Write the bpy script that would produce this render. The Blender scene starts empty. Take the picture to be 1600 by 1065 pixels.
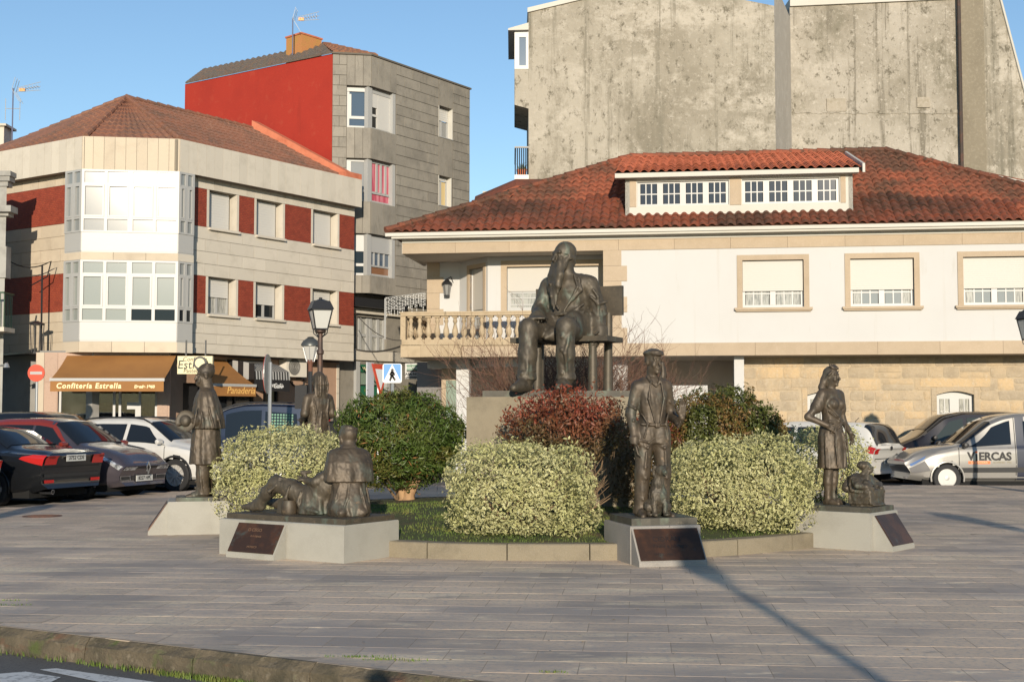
import bpy, bmesh, math, random
import numpy as np
from mathutils import Vector, Matrix, noise as mnoise

random.seed(7)
RNG = np.random.default_rng(11)
sc = bpy.context.scene
COL = sc.collection
PI = math.pi

# ---------------------------------------------------------------- camera
FPX = 2044.0                     # focal length in pixels of a 1600 px wide picture
HORIZON = 647.0
EYE = 1.6
PITCH = math.atan((HORIZON - 532.5) / FPX)
cam_d = bpy.data.cameras.new('camera')
cam_d.sensor_width = 36.0
cam_d.lens = 36.0 * FPX / 1600.0
cam_d.clip_start = 0.1
cam_d.clip_end = 3000.0
cam = bpy.data.objects.new('camera', cam_d)
cam.location = (0, 0, EYE)
cam.rotation_euler = (PI / 2 + PITCH, 0, 0)
COL.objects.link(cam)
sc.camera = cam

# ---------------------------------------------------------------- light
SUN_EL = math.radians(12.0)
SUN_AZ = math.radians(2.6)       # the sun stands behind the camera, a little to its right
w = bpy.data.worlds.new('World')
sc.world = w
w.use_nodes = True
wn = w.node_tree.nodes
bg = wn['Background']
sky = wn.new('ShaderNodeTexSky')
sky.sky_type = 'NISHITA'
sky.sun_disc = False
sky.sun_elevation = SUN_EL
sky.sun_rotation = PI - SUN_AZ   # measured clockwise from +Y: behind the camera
sky.altitude = 20
sky.air_density = 1.0
sky.dust_density = 0.0
sky.ozone_density = 2.6
w.node_tree.links.new(sky.outputs['Color'], bg.inputs['Color'])
bg.inputs['Strength'].default_value = 0.15
sun_d = bpy.data.lights.new('sun', 'SUN')
sun_d.energy = 5.0
sun_d.angle = math.radians(0.55)
sun_d.color = (1.0, 0.875, 0.70)
sun = bpy.data.objects.new('sun', sun_d)
to_sun = Vector((math.sin(SUN_AZ) * math.cos(SUN_EL), -math.cos(SUN_AZ) * math.cos(SUN_EL), math.sin(SUN_EL)))
sun.rotation_euler = to_sun.to_track_quat('Z', 'Y').to_euler()
sun.location = (10, -30, 30)
COL.objects.link(sun)
vs = sc.view_settings
vs.view_transform = 'Standard'
vs.look = 'None'
vs.gamma = 1.0
vs.use_curve_mapping = False
vs.exposure = 0.1

# ---------------------------------------------------------------- measuring (survey of the place from the photograph)
_cp, _sp = math.cos(PITCH), math.sin(PITCH)
def P(px, py, Y):
    dx, dy = px - 800.0, 532.5 - py
    s = Y / (FPX * _cp - dy * _sp)
    return Vector((dx * s, Y, EYE + s * (FPX * _sp + dy * _cp)))
def G(px, py, z=0.0):
    dx, dy = px - 800.0, 532.5 - py
    dz = FPX * _sp + dy * _cp
    s = (z - EYE) / dz
    return Vector((dx * s, s * (FPX * _cp - dy * _sp), z))

class Frame:
    """vertical wall frame: s runs along the wall, d outward from it, z up"""
    def __init__(self, o, d):
        self.o = Vector((o[0], o[1])); dd = Vector((d[0], d[1])); dd.normalize()
        self.d = dd; self.n = Vector((dd.y, -dd.x)); self.ang = math.atan2(dd.y, dd.x)
    def p(self, s, d, z):
        q = self.o + self.d * s + self.n * d
        return Vector((q.x, q.y, z))
    def s_at(self, px, d=0.0):
        k = (px - 800.0) / (FPX * _cp)      # near enough to the horizon line
        q = self.o + self.n * d
        return (k * q.y - q.x) / (self.d.x - k * self.d.y)
    def z_at(self, py, s, d=0.0):
        q = self.p(s, d, 0)
        return P(800, py, q.y).z

# ---------------------------------------------------------------- materials
MATS = {}
ALB = dict(white_frame=.53, glass_over_white_blind=.41, glass_over_blind=.60, glass_over_curtain=.7, roller_shutter=.70, cream_render=.68, warm_white_render=.63, house_stone=.74,
           balcony_stone=.76, stone_panel=1.05, stone_panel_warm=.86, panel_joint=.8, grey_granite_panel=.74, rubble_stone=.86, lime_mortar=.95, ochre_stone=.8, granite=.70, pale_granite=.80,
           plinth_granite_grey=.82, weathered_render=.86, weathered_render_pale=.80, return_render=.8, smooth_plaster=.85, patch_render=.8, house_roof_tile=.98, pink_stone=.8, salmon_wall=.8,
           house_shutter=.60, brown_awning_cloth=.85, old_roof_tile=1.0, opal_lamp_glass=.8, number_plate=.7)
def _mix(nt, a, b, fac, mode='MIX'):
    m = nt.nodes.new('ShaderNodeMix'); m.data_type = 'RGBA'; m.blend_type = mode
    for sock, v in ((m.inputs['Factor'], fac), (m.inputs['A'], a), (m.inputs['B'], b)):
        if hasattr(v, 'is_linked') or hasattr(v, 'node'):
            nt.links.new(v, sock)
        elif isinstance(v, (tuple, list)):
            sock.default_value = (*v[:3], 1)
        else:
            sock.default_value = v
    return m.outputs['Result']
def _math(nt, op, a, b=0.0, clamp=False):
    m = nt.nodes.new('ShaderNodeMath'); m.operation = op; m.use_clamp = clamp
    for i, v in enumerate((a, b)):
        if hasattr(v, 'node'): nt.links.new(v, m.inputs[i])
        else: m.inputs[i].default_value = v
    return m.outputs[0]
def _vec(nt, coord, stretch):
    if coord == 'obj':
        t = nt.nodes.new('ShaderNodeTexCoord'); out = t.outputs['Object']
    else:
        t = nt.nodes.new('ShaderNodeNewGeometry'); out = t.outputs['Position']
    mp = nt.nodes.new('ShaderNodeMapping')
    mp.inputs['Scale'].default_value = stretch
    nt.links.new(out, mp.inputs['Vector'])
    return mp.outputs['Vector']
def _noise(nt, v, scale, detail=6, rough=.6, lo=.4, hi=.6):  # clamped noise mask
    n = nt.nodes.new('ShaderNodeTexNoise')
    n.inputs['Scale'].default_value = scale; n.inputs['Detail'].default_value = detail
    n.inputs['Roughness'].default_value = rough
    nt.links.new(v, n.inputs['Vector'])
    r = nt.nodes.new('ShaderNodeMapRange'); r.clamp = True
    r.inputs['From Min'].default_value = lo; r.inputs['From Max'].default_value = hi
    nt.links.new(n.outputs['Fac'], r.inputs['Value'])
    return r.outputs['Result']
def mat(name, col, rough=.75, metal=0., mixes=(), bump=None, rnd=0., coord='pos', spec=.5, coat=0., brick=None, hue=None, sheen=0., trans=0.):
    """mixes: (colour, scale, lo, hi[, stretch, detail]) noise blends over the base; bump: (scale, strength, distance[, stretch])"""
    if name in MATS: return MATS[name]
    k_ = ALB.get(name, 1.0); col = tuple(c * k_ for c in col); mixes = [(tuple(c * k_ for c in m_[0]), *m_[1:]) for m_ in mixes]
    if hue: hue = tuple(c * k_ for c in hue)
    m = bpy.data.materials.new(name); m.use_nodes = True
    nt = m.node_tree; b = nt.nodes['Principled BSDF']
    rgb = nt.nodes.new('ShaderNodeRGB'); rgb.outputs[0].default_value = (*col, 1)
    c = rgb.outputs[0]
    hgt = None
    if hue:                              # second colour chosen per object
        oi = nt.nodes.new('ShaderNodeObjectInfo')
        c = _mix(nt, c, hue, _math(nt, 'POWER', oi.outputs['Random'], 1.6))
    if brick:                            # (wall direction, colour2, mortar, width, height)
        (dx, dy), c2, mo, bw, bh = brick
        g = nt.nodes.new('ShaderNodeNewGeometry')
        dp = nt.nodes.new('ShaderNodeVectorMath'); dp.operation = 'DOT_PRODUCT'
        nt.links.new(g.outputs['Position'], dp.inputs[0]); dp.inputs[1].default_value = (dx, dy, 0)
        sx = nt.nodes.new('ShaderNodeSeparateXYZ'); nt.links.new(g.outputs['Position'], sx.inputs[0])
        cb = nt.nodes.new('ShaderNodeCombineXYZ')
        nt.links.new(dp.outputs['Value'], cb.inputs[0]); nt.links.new(sx.outputs[2], cb.inputs[1])
        bt = nt.nodes.new('ShaderNodeTexBrick')
        bt.inputs['Scale'].default_value = 1.0
        bt.inputs['Brick Width'].default_value = bw; bt.inputs['Row Height'].default_value = bh
        bt.inputs['Mortar Size'].default_value = .008
        bt.inputs['Color1'].default_value = (*col, 1); bt.inputs['Color2'].default_value = (*c2, 1)
        bt.inputs['Mortar'].default_value = (*mo, 1)
        nt.links.new(cb.outputs[0], bt.inputs['Vector'])
        c = bt.outputs['Color']; hgt = _math(nt, 'SUBTRACT', 1.0, bt.outputs['Fac'])
    for mx in mixes:
        st = mx[4] if len(mx) > 4 else (1, 1, 1)
        det = mx[5] if len(mx) > 5 else 6
        f = _noise(nt, _vec(nt, coord, st), mx[1], det, mx[6] if len(mx) > 6 else .62, mx[2], mx[3])
        c = _mix(nt, c, mx[0], f)
    if rnd:
        oi = nt.nodes.new('ShaderNodeObjectInfo')
        tn = nt.nodes.new('ShaderNodeAttribute'); tn.attribute_name = 'tone'
        v = _math(nt, 'ADD', _math(nt, 'ADD', _math(nt, 'MULTIPLY', oi.outputs['Random'], 2 * rnd), 1 - rnd), tn.outputs['Fac'])
        hs = nt.nodes.new('ShaderNodeHueSaturation')
        nt.links.new(v, hs.inputs['Value']); nt.links.new(c, hs.inputs['Color'])
        c = hs.outputs['Color']
    nt.links.new(c, b.inputs['Base Color'])
    b.inputs['Roughness'].default_value = rough
    b.inputs['Metallic'].default_value = metal
    b.inputs['Specular IOR Level'].default_value = spec
    b.inputs['Coat Weight'].default_value = coat
    b.inputs['Coat Roughness'].default_value = .04
    if trans: b.inputs['Transmission Weight'].default_value = trans
    if bump or hgt is not None:
        bp = nt.nodes.new('ShaderNodeBump')
        if bump:
            f = _noise(nt, _vec(nt, coord, bump[3] if len(bump) > 3 else (1, 1, 1)), bump[0], 8, .65, 0, 1)
            if hgt is not None: f = _math(nt, 'ADD', _math(nt, 'MULTIPLY', f, .6), hgt)
            bp.inputs['Strength'].default_value = bump[1]; bp.inputs['Distance'].default_value = bump[2]
        else:
            f = hgt; bp.inputs['Strength'].default_value = .6; bp.inputs['Distance'].default_value = .01
        nt.links.new(f, bp.inputs['Height'])
        nt.links.new(bp.outputs['Normal'], b.inputs['Normal'])
    MATS[name] = m
    return m

# ---------------------------------------------------------------- mesh collecting
class MB:
    def __init__(self): self.v = []; self.f = []
    def add(self, vs_, fs_):
        o = len(self.v); self.v.extend(tuple(v) for v in vs_)
        self.f.extend(tuple(i + o for i in f) for f in fs_); return self
    def hexa(self, b, t):
        self.add(list(b) + list(t), [(3, 2, 1, 0), (4, 5, 6, 7), (0, 1, 5, 4), (1, 2, 6, 5), (2, 3, 7, 6), (3, 0, 4, 7)]); return self
    def box(self, x0, x1, y0, y1, z0, z1):
        return self.hexa([(x0, y0, z0), (x1, y0, z0), (x1, y1, z0), (x0, y1, z0)], [(x0, y0, z1), (x1, y0, z1), (x1, y1, z1), (x0, y1, z1)])
    def fbox(self, F, s0, s1, d0, d1, z0, z1):
        q = [(s0, d1), (s1, d1), (s1, d0), (s0, d0)]
        return self.hexa([F.p(s, d, z0) for s, d in q], [F.p(s, d, z1) for s, d in q])
    def prism(self, poly, z0, z1):
        """poly: list of (x, y) or (x, y, ztop)"""
        n = len(poly)
        b = [(p[0], p[1], z0) for p in poly]; t = [(p[0], p[1], p[2] if len(p) > 2 else z1) for p in poly]
        self.add(b + t, [tuple(range(n - 1, -1, -1)), tuple(range(n, 2 * n))] + [(i, (i + 1) % n, n + (i + 1) % n, n + i) for i in range(n)]); return self
    def extr(self, pts, vec):
        n = len(pts); vec = Vector(vec)
        a = [Vector(p) for p in pts]; b = [p + vec for p in a]
        self.add(a + b, [tuple(range(n - 1, -1, -1)), tuple(range(n, 2 * n))] + [(i, (i + 1) % n, n + (i + 1) % n, n + i) for i in range(n)]); return self
    def tube(self, pts, r, n=8, caps=True):
        pts = [Vector(p) for p in pts]; rs = r if isinstance(r, (list, tuple)) else [r] * len(pts)
        rings = []
        for i, p in enumerate(pts):
            t = (pts[min(i + 1, len(pts) - 1)] - pts[max(i - 1, 0)])
            if t.length < 1e-9: t = Vector((0, 0, 1))
            t.normalize()
            a = t.orthogonal() if i == 0 else (pa - t * pa.dot(t))
            if a.length < 1e-6: a = t.orthogonal()
            a.normalize(); pa = a; b = t.cross(a)
            rings.append([p + (a * math.cos(2 * PI * k / n) + b * math.sin(2 * PI * k / n)) * rs[i] for k in range(n)])
        vs_ = [v for ring in rings for v in ring]
        fs_ = [(i * n + k, i * n + (k + 1) % n, (i + 1) * n + (k + 1) % n, (i + 1) * n + k) for i in range(len(pts) - 1) for k in range(n)]
        if caps: fs_ += [tuple(range(n - 1, -1, -1)), tuple(range((len(pts) - 1) * n, len(pts) * n))]
        return self.add(vs_, fs_)
    def lathe(self, prof, c=(0, 0, 0), n=16, axis='z'):
        """prof: list of (radius, height)"""
        c = Vector(c); vs_ = []
        for r, h in prof:
            for k in range(n):
                a = 2 * PI * k / n
                if axis == 'z': v = Vector((r * math.cos(a), r * math.sin(a), h))
                elif axis == 'y': v = Vector((r * math.cos(a), h, r * math.sin(a)))
                else: v = Vector((h, r * math.cos(a), r * math.sin(a)))
                vs_.append(c + v)
        m = len(prof)
        fs_ = [(i * n + k, i * n + (k + 1) % n, (i + 1) * n + (k + 1) % n, (i + 1) * n + k) for i in range(m - 1) for k in range(n)]
        fs_ += [tuple(range(n - 1, -1, -1)), tuple(range((m - 1) * n, m * n))]
        return self.add(vs_, fs_)
    def mesh(self, name, m=None, off=(0, 0, 0), smooth=False, fix=True):
        me = bpy.data.meshes.new(name)
        o = Vector(off)
        me.from_pydata([tuple(Vector(v) - o) for v in self.v], [], self.f)
        if fix:
            bm = bmesh.new(); bm.from_mesh(me); bmesh.ops.recalc_face_normals(bm, faces=bm.faces); bm.to_mesh(me); bm.free()
        if m: me.materials.append(m)
        if smooth:
            me.polygons.foreach_set('use_smooth', [True] * len(me.polygons))
            try: me.set_sharp_from_angle(angle=math.radians(smooth if smooth is not True else 40))
            except Exception: pass
        return me

def wpos(o):
    """world location of an object's frame (only unrotated parents are used with world-built meshes)"""
    v = Vector(o.location)
    while o.parent: o = o.parent; v += Vector(o.location)
    return v
def link(o, parent=None):
    COL.objects.link(o)
    if parent: o.parent = parent
    return o
def obj(name, mb, m, parent=None, smooth=False, local=False, fix=True):
    off = (0, 0, 0) if (local or not parent) else wpos(parent)
    me = mb.mesh(name, m, off, smooth, fix)
    return link(bpy.data.objects.new(name, me), parent)
def tag(o, label=None, cat=None, group=None, kind=None):
    if label: o['label'] = label
    if cat: o['category'] = cat
    if group: o['group'] = group
    if kind: o['kind'] = kind
    return o
def thing(name, loc, label, cat, group=None, rotz=0.):
    o = bpy.data.objects.new(name, None); o.empty_display_size = .2
    o.location = loc; o.rotation_euler = (0, 0, rotz)
    COL.objects.link(o)
    return tag(o, label, cat, group)
def single(name, mb, m, label, cat, base, group=None, smooth=False):
    me = mb.mesh(name, m, base, smooth)
    o = bpy.data.objects.new(name, me); o.location = base
    COL.objects.link(o)
    return tag(o, label, cat, group)
UNIT = {}
def unit_mesh(m, bev=0.0):
    k = m.name
    if k not in UNIT:
        UNIT[k] = MB().box(-.5, .5, -.5, .5, -.5, .5).mesh('block_' + k, m)
    return UNIT[k]
def piece(name, parent, F, s0, s1, d0, d1, z0, z1, m):
    """one block of a wall: shares its mesh with its like"""
    o = bpy.data.objects.new(name, unit_mesh(m))
    o.location = F.p((s0 + s1) / 2, (d0 + d1) / 2, (z0 + z1) / 2) - (wpos(parent) if parent else Vector((0, 0, 0)))
    o.rotation_euler = (0, 0, F.ang); o.scale = (abs(s1 - s0), abs(d1 - d0), abs(z1 - z0))
    return link(o, parent)
def holes_wall(mb, F, s0, s1, d0, d1, z0, z1, holes):
    """wall slab with rectangular openings (sa, sb, za, zb)"""
    cuts = sorted({s0, s1, *[h[0] for h in holes], *[h[1] for h in holes]})
    cuts = [c for c in cuts if s0 <= c <= s1]
    for a, b in zip(cuts, cuts[1:]):
        if b - a < 1e-4: continue
        mid = (a + b) / 2
        hs = sorted([(h[2], h[3]) for h in holes if h[0] <= mid <= h[1]])
        z = z0
        for za, zb in hs:
            if za > z: mb.fbox(F, a, b, d0, d1, z, za)
            z = zb
        if z < z1: mb.fbox(F, a, b, d0, d1, z, z1)
def text(name, body, size, loc, xdir, normal, m, parent=None, shear=0., ext=.003, align='CENTER', bold=0., spacing=1.0, updir=None, rootrot=False):
    cu = bpy.data.curves.new(name, 'FONT')
    cu.body = body; cu.size = size; cu.extrude = ext; cu.shear = shear; cu.offset = bold
    cu.align_x = align; cu.align_y = 'CENTER'; cu.space_character = spacing; cu.resolution_u = 3
    cu.materials.append(m)
    o = bpy.data.objects.new(name, cu)
    x = Vector(xdir).normalized(); n = Vector(normal).normalized(); y = n.cross(x).normalized()
    M = Matrix((x, y, n)).transposed().to_4x4()
    l = Vector(loc) - (wpos(parent) if (parent and not rootrot) else Vector((0, 0, 0)))
    M.translation = l
    o.matrix_basis = M
    return link(o, parent)
def np_mesh(name, V, Fq, m=None, smooth=False):
    """V (n,3) float array, Fq (k,3|4) int array"""
    me = bpy.data.meshes.new(name)
    n, k = len(Fq), Fq.shape[1]
    me.vertices.add(len(V)); me.vertices.foreach_set('co', np.ascontiguousarray(V, dtype=np.float32).ravel())
    me.loops.add(n * k); me.loops.foreach_set('vertex_index', np.ascontiguousarray(Fq, dtype=np.int32).ravel())
    me.polygons.add(n); me.polygons.foreach_set('loop_start', np.arange(0, n * k, k, dtype=np.int32))
    try: me.polygons.foreach_set('loop_total', np.full(n, k, dtype=np.int32))
    except Exception: pass
    if smooth: me.polygons.foreach_set('use_smooth', np.ones(n, dtype=bool))
    me.update(calc_edges=True)
    if m: me.materials.append(m)
    return me

# ---------------------------------------------------------------- shared materials
M_white = mat('white_frame', (.70, .70, .68), .4)
M_cream = mat('cream_render', (.80, .77, .69), .85, mixes=[((.74, .70, .61), .5, .45, .75)], bump=(60, .15, .01))
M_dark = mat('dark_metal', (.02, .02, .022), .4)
M_black = mat('black_rubber', (.018, .018, .019), .75)
M_steel = mat('grey_steel', (.38, .39, .40), .4, .7)
M_glass_dark = mat('dark_glass', (.012, .015, .018), .04, spec=.4)
M_glass_blind = mat('glass_over_blind', (.40, .43, .40), .10, spec=.7)
M_glass_white = mat('glass_over_white_blind', (.56, .565, .55), .10, spec=.6)
M_glass_cloth = mat('glass_over_curtain', (.55, .54, .49), .10, spec=.6, mixes=[((.30, .30, .28), 9, .45, .62, (3, 3, .4))])
M_shutter = mat('roller_shutter', (.76, .74, .69), .5)
M_text_cream = mat('cream_lettering', (.85, .72, .42), .7)
M_text_black = mat('black_lettering', (.015, .015, .015), .6)
M_text_white = mat('white_lettering', (.8, .8, .78), .6)
# ================================================================ ground
ROAD_Z = -0.18
M_asphalt = mat('asphalt', (.115, .110, .103), .9, mixes=[((.16, .15, .135), .6, .45, .7), ((.05, .05, .05), 45, .5, .7)], bump=(160, .5, .01))
M_paint = mat('road_paint', (.62, .61, .58), .7, mixes=[((.16, .155, .15), 14, .52, .68)])
M_slab = mat('paving_stone', (.67, .515, .37), .62, rnd=.10, spec=.3,
             mixes=[((.40, .33, .27), .40, .44, .60, (1, 1.8, 1)), ((.76, .61, .42), .75, .55, .68, (.6, 2.4, 1)), ((.82, .66, .46), 2.6, .60, .68, (.6, 2, 1)), ((.36, .33, .30), 22, .5, .72), ((.30, .26, .22), 1.7, .62, .72, (.7, 1.6, 1))],
             bump=(55, .35, .012))
M_joint = mat('paving_joint', (.36, .29, .22), .95, mixes=[((.27, .22, .17), 2.0, .5, .7), ((.50, .41, .30), .9, .56, .7)])
M_kerb = mat('old_kerb_stone', (.125, .10, .065), .9, rnd=.12, mixes=[((.055, .048, .030), 3.5, .42, .64), ((.21, .175, .125), 9, .56, .7), ((.12, .06, .035), 1.6, .60, .70, (1, 1, 3)), ((.07, .085, .025), 4.5, .58, .68)], bump=(30, .8, .03))
M_granite = mat('granite', (.31, .26, .175), .8, rnd=.06, mixes=[((.215, .18, .12), 2.5, .48, .7), ((.40, .35, .28), 120, .5, .75), ((.14, .12, .085), 90, .56, .8)], bump=(90, .3, .006))

road = MB()
NX = 24
xs = np.linspace(-400, 400, 5); ys = np.array([-60, 0, 60, 200, 900])
road.add([(x, y, ROAD_Z) for y in ys for x in xs], [(j * 5 + i, j * 5 + i + 1, (j + 1) * 5 + i + 1, (j + 1) * 5 + i) for j in range(4) for i in range(4)])
o = obj('road', road, M_asphalt); tag(o, 'worn grey asphalt road round the paved square', None, None, 'structure')

KA, KB = Vector((-3.90, 9.97)), Vector((-0.66, 8.17))       # top edge of the front kerb
kd = (KB - KA).normalized(); kn = Vector((-kd.y, kd.x))      # kn points into the square
def kerb_pt(t, off=0.): q = KA + kd * t + kn * off; return (q.x, q.y)
# front edge bends to run across in front of the camera
K0 = KA + kd * -9.0; K1 = KA + kd * 16.0
plaza_poly = [tuple(K0 + kn * .06), tuple(K1 + kn * .06), (16.0, 6.0), (22, 29.7), (-5.9, 29.7), (-6.55, 28.2), (-7.30, 26.6), (-8.40, 23.0), (-11.9, 15.0)]
if plaza_poly[1][1] < 5: pass
pl = MB().prism(plaza_poly, ROAD_Z, -.0012)
o = obj('plaza_bed', pl, M_joint); tag(o, 'sandy bed under the paving slabs of the square', None, None, 'structure')
plaza = o
PARK_Z = -.07
o = obj('parking_lane', MB().prism([(-11.95, 14.9), (-8.45, 23.0), (-7.35, 26.62), (-6.6, 28.25), (-5.95, 29.75), (-5.9, 33.4), (-24, 36), (-24, 15)], ROAD_Z + .004, PARK_Z), M_asphalt); tag(o, 'asphalt parking lane along the left side of the square', None, None, 'structure')

def inside(poly, x, y):
    c = False; n = len(poly)
    for i in range(n):
        (xa, ya), (xb, yb) = poly[i][:2], poly[(i + 1) % n][:2]
        if (ya > y) != (yb > y) and x < (xb - xa) * (y - ya) / (yb - ya) + xa: c = not c
    return c
IC, IR = Vector((.4, 18.8)), 4.35            # planted island
SL, SW, JT = .60, .40, .007
rot = math.radians(-5.5); cr, sr = math.cos(rot), math.sin(rot)
cells = []
for j in range(-10, 90):
    for i in range(-60, 60):
        u = (i + (.5 if j % 2 else 0)) * SL; v = j * SW
        x = u * cr - v * sr; y = u * sr + v * cr + 4
        if not inside(plaza_poly, x, y): continue
        if (Vector((x, y)) - IC).length < IR - .05: continue
        dist_k = kn.dot(Vector((x, y)) - KA)
        if dist_k < -.35: continue
        k = x / max(y, 1)
        if y < 6.5 or abs(k) > .47: continue
        cells.append((y, x, y, j))
cells.sort(key=lambda c: c[0])
kdist = lambda x, y: kn.dot(Vector((x, y)) - KA)
near = [c for c in cells if abs(c[1] / c[2]) < .405 and kdist(c[1], c[2]) > .45][:300]; nearset = set((c[1], c[2]) for c in near)
slab_me = None
def slab_mesh():
    mb = MB(); a, b, e, h = SL / 2 - JT / 2, SW / 2 - JT / 2, .002, .030
    e = .004       # edges undercut, as the joints are filled almost flush
    mb.add([(-a + e, -b + e, -h), (a - e, -b + e, -h), (a - e, b - e, -h), (-a + e, b - e, -h), (-a, -b, 0), (a, -b, 0), (a, b, 0), (-a, b, 0)],
           [(0, 1, 5, 4), (1, 2, 6, 5), (2, 3, 7, 6), (3, 0, 4, 7), (4, 5, 6, 7)])
    return mb
me = slab_mesh().mesh('paving_slab', M_slab)
for (_, x, y, j) in near:
    o = bpy.data.objects.new('paving_slab', me)
    o.location = (x, y, random.uniform(-.0003, .0003)); o.rotation_euler = (random.uniform(-.001, .001), random.uniform(-.0008, .0008), rot + random.uniform(-.004, .004))
    link(o, plaza)
tones = []; far = MB(); a, b = SL / 2 - JT / 2, SW / 2 - JT / 2
for (_, x, y, j) in cells:
    if (x, y) in nearset: continue
    z = random.uniform(-.0003, .0003); t1, t2 = random.uniform(-.001, .001), random.uniform(-.001, .001)
    q = [(x + sx * a * cr - sy * b * sr, y + sx * a * sr + sy * b * cr, z + sx * t1 + sy * t2) for sx, sy in ((-1, -1), (1, -1), (1, 1), (-1, 1))]
    if kdist(x, y) < .45:                    # slabs cut along the kerb
        out = []
        for i in range(4):
            A, B = Vector(q[i]), Vector(q[(i + 1) % 4]); da, db = kdist(A.x, A.y) - .082, kdist(B.x, B.y) - .082
            if da >= 0: out.append(tuple(A))
            if (da < 0) != (db < 0): out.append(tuple(A.lerp(B, da / (da - db))))
        q = out
        if len(q) < 3: continue
    far.add(q, [tuple(range(len(q)))]); tones += [random.uniform(-.11, .11)] * len(q)
o = obj('paving', far, M_slab, plaza, fix=False)
at_ = o.data.attributes.new('tone', 'FLOAT', 'POINT'); at_.data.foreach_set('value', np.array(tones, np.float32)); tag(o, None, None, None, 'stuff')

# front kerb stones, each its own piece
kr = thing('kerb', (*kerb_pt(0), ROAD_Z), 'old concrete kerb with broken reddish top edge along the square', None); tag(kr, kind='structure')
kF = Frame(kerb_pt(0), kd)
t = -8.8
while t < 14:
    L = random.uniform(.92, 1.06)
    mb = MB(); h = random.uniform(-.003, .004)
    n = 9
    # irregular worn section lofted along the stone
    vs_, fs_ = [], []
    for i in range(n + 1):
        s = t + .006 + (L - .012) * i / n
        r1, r2, r3 = (random.uniform(0, .012) for _ in range(3))
        chip = random.choice([0, 0, 0, .015, .03])
        prof = [(-.02 - r1 * .4, ROAD_Z), (-.018 - r2 * .5, -.11), (-.012 - r3, -.055), (.000 + chip + r1, -.022 - r2), (.028 + chip + r3, h), (.075, h - .001), (.085, ROAD_Z)]
        vs_ += [kF.p(s, -d, z) for d, z in prof]
    m = len(prof)
    for i in range(n):
        for k in range(m - 1): fs_.append((i * m + k, (i + 1) * m + k, (i + 1) * m + k + 1, i * m + k + 1))
    fs_ += [tuple(range(m)), tuple(range(n * m + m - 1, n * m - 1, -1))]
    mb.add(vs_, fs_); obj('kerb_stone', mb, M_kerb, kr)
    t += L

o = obj('pavement', MB().box(-9, 9, -9, 1.6, ROAD_Z, 0), M_slab); tag(o, 'paved pavement under the viewer, across the road from the square', None, None, 'structure')
# painted crossing marks on the road
mk = MB()
def road_quad(mb, pts, z=ROAD_Z + .004): mb.add([(p[0], p[1], z) for p in (G(a, b, ROAD_Z) for a, b in pts)], [tuple(range(len(pts)))])
road_quad(mk, [(-40, 1056), (40, 1049), (95, 1058), (60, 1075), (-40, 1085)])
o = obj('road_marking', mk, M_paint, fix=False); tag(o, 'white block of a zebra crossing on the asphalt', None, None, 'structure')
mk = MB(); road_quad(mk, [(62, 1046), (88, 1044), (260, 1068), (300, 1085), (250, 1085)])
o = obj('road_marking', mk, M_paint, fix=False); tag(o, 'thin white line painted beside the kerb', None, None, 'structure')

# weeds along the kerb foot and between slabs
M_grass = mat('grass_blade', (.105, .16, .022), .7, mixes=[((.20, .17, .05), 2.5, .50, .7), ((.06, .115, .014), 6, .5, .7)])
def blades(name, pts, hgt, wid, m, parent=None, lean=.5, base=(0, 0, 0)):
    pts = np.asarray(pts, dtype=float); n = len(pts)
    ang = RNG.uniform(0, 2 * PI, n); h = hgt * RNG.uniform(.45, 1.2, n); ww = wid * RNG.uniform(.6, 1.2, n)
    la = RNG.uniform(0, 2 * PI, n); ll = h * RNG.uniform(0, lean, n)
    dx, dy = np.cos(ang) * ww, np.sin(ang) * ww
    lx, ly = np.cos(la) * ll, np.sin(la) * ll
    z = np.zeros(n)
    V = np.stack([pts + np.stack([-dx, -dy, z], 1), pts + np.stack([dx, dy, z], 1),
                  pts + np.stack([lx * .4 + dx * .7, ly * .4 + dy * .7, h * .6], 1), pts + np.stack([lx * .4 - dx * .7, ly * .4 - dy * .7, h * .6], 1),
                  pts + np.stack([lx, ly, h], 1), pts + np.stack([lx + dx * .1, ly + dy * .1, h], 1)], 1).reshape(-1, 3) - np.array(base)
    i = np.arange(n)[:, None] * 6
    F = np.concatenate([i + np.array([[0, 1, 2, 3]]), i + np.array([[3, 2, 5, 4]])], 0)
    o = bpy.data.objects.new(name, np_mesh(name, V, F, m)); o.location = base if not parent else (0, 0, 0)
    return link(o, parent)
pts = []
for c, n, wd in ((.4, 30, .25), (1.3, 110, .3), (1.95, 260, .25), (2.3, 300, .14), (3.1, 30, .3), (4.1, 40, .3), (5.2, 25, .3), (-.4, 60, .4), (-1.2, 30, .3)):
    for _ in range(n):
        t = random.gauss(c, wd); q = kerb_pt(t, -.03 - abs(random.gauss(0, .03)))
        pts.append((q[0], q[1], ROAD_Z))
tag(blades('weeds', pts, .042, .0035, M_grass), 'small green weeds growing at the foot of the old kerb', None, None, 'stuff')
pts = []
for px, py, n, wd in ((560, 1026, 90, .1), (600, 1030, 70, .07), (640, 1032, 40, .06), (862, 1050, 40, .05), (20, 945, 60, .1), (12, 938, 30, .08)):
    g = G(px, py)
    for _ in range(n): pts.append((g.x + random.gauss(0, wd), g.y + random.gauss(0, .012), 0))
tag(blades('moss', pts, .018, .003, M_grass), 'thin green moss in the joints of the paving slabs', None, None, 'stuff')
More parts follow.
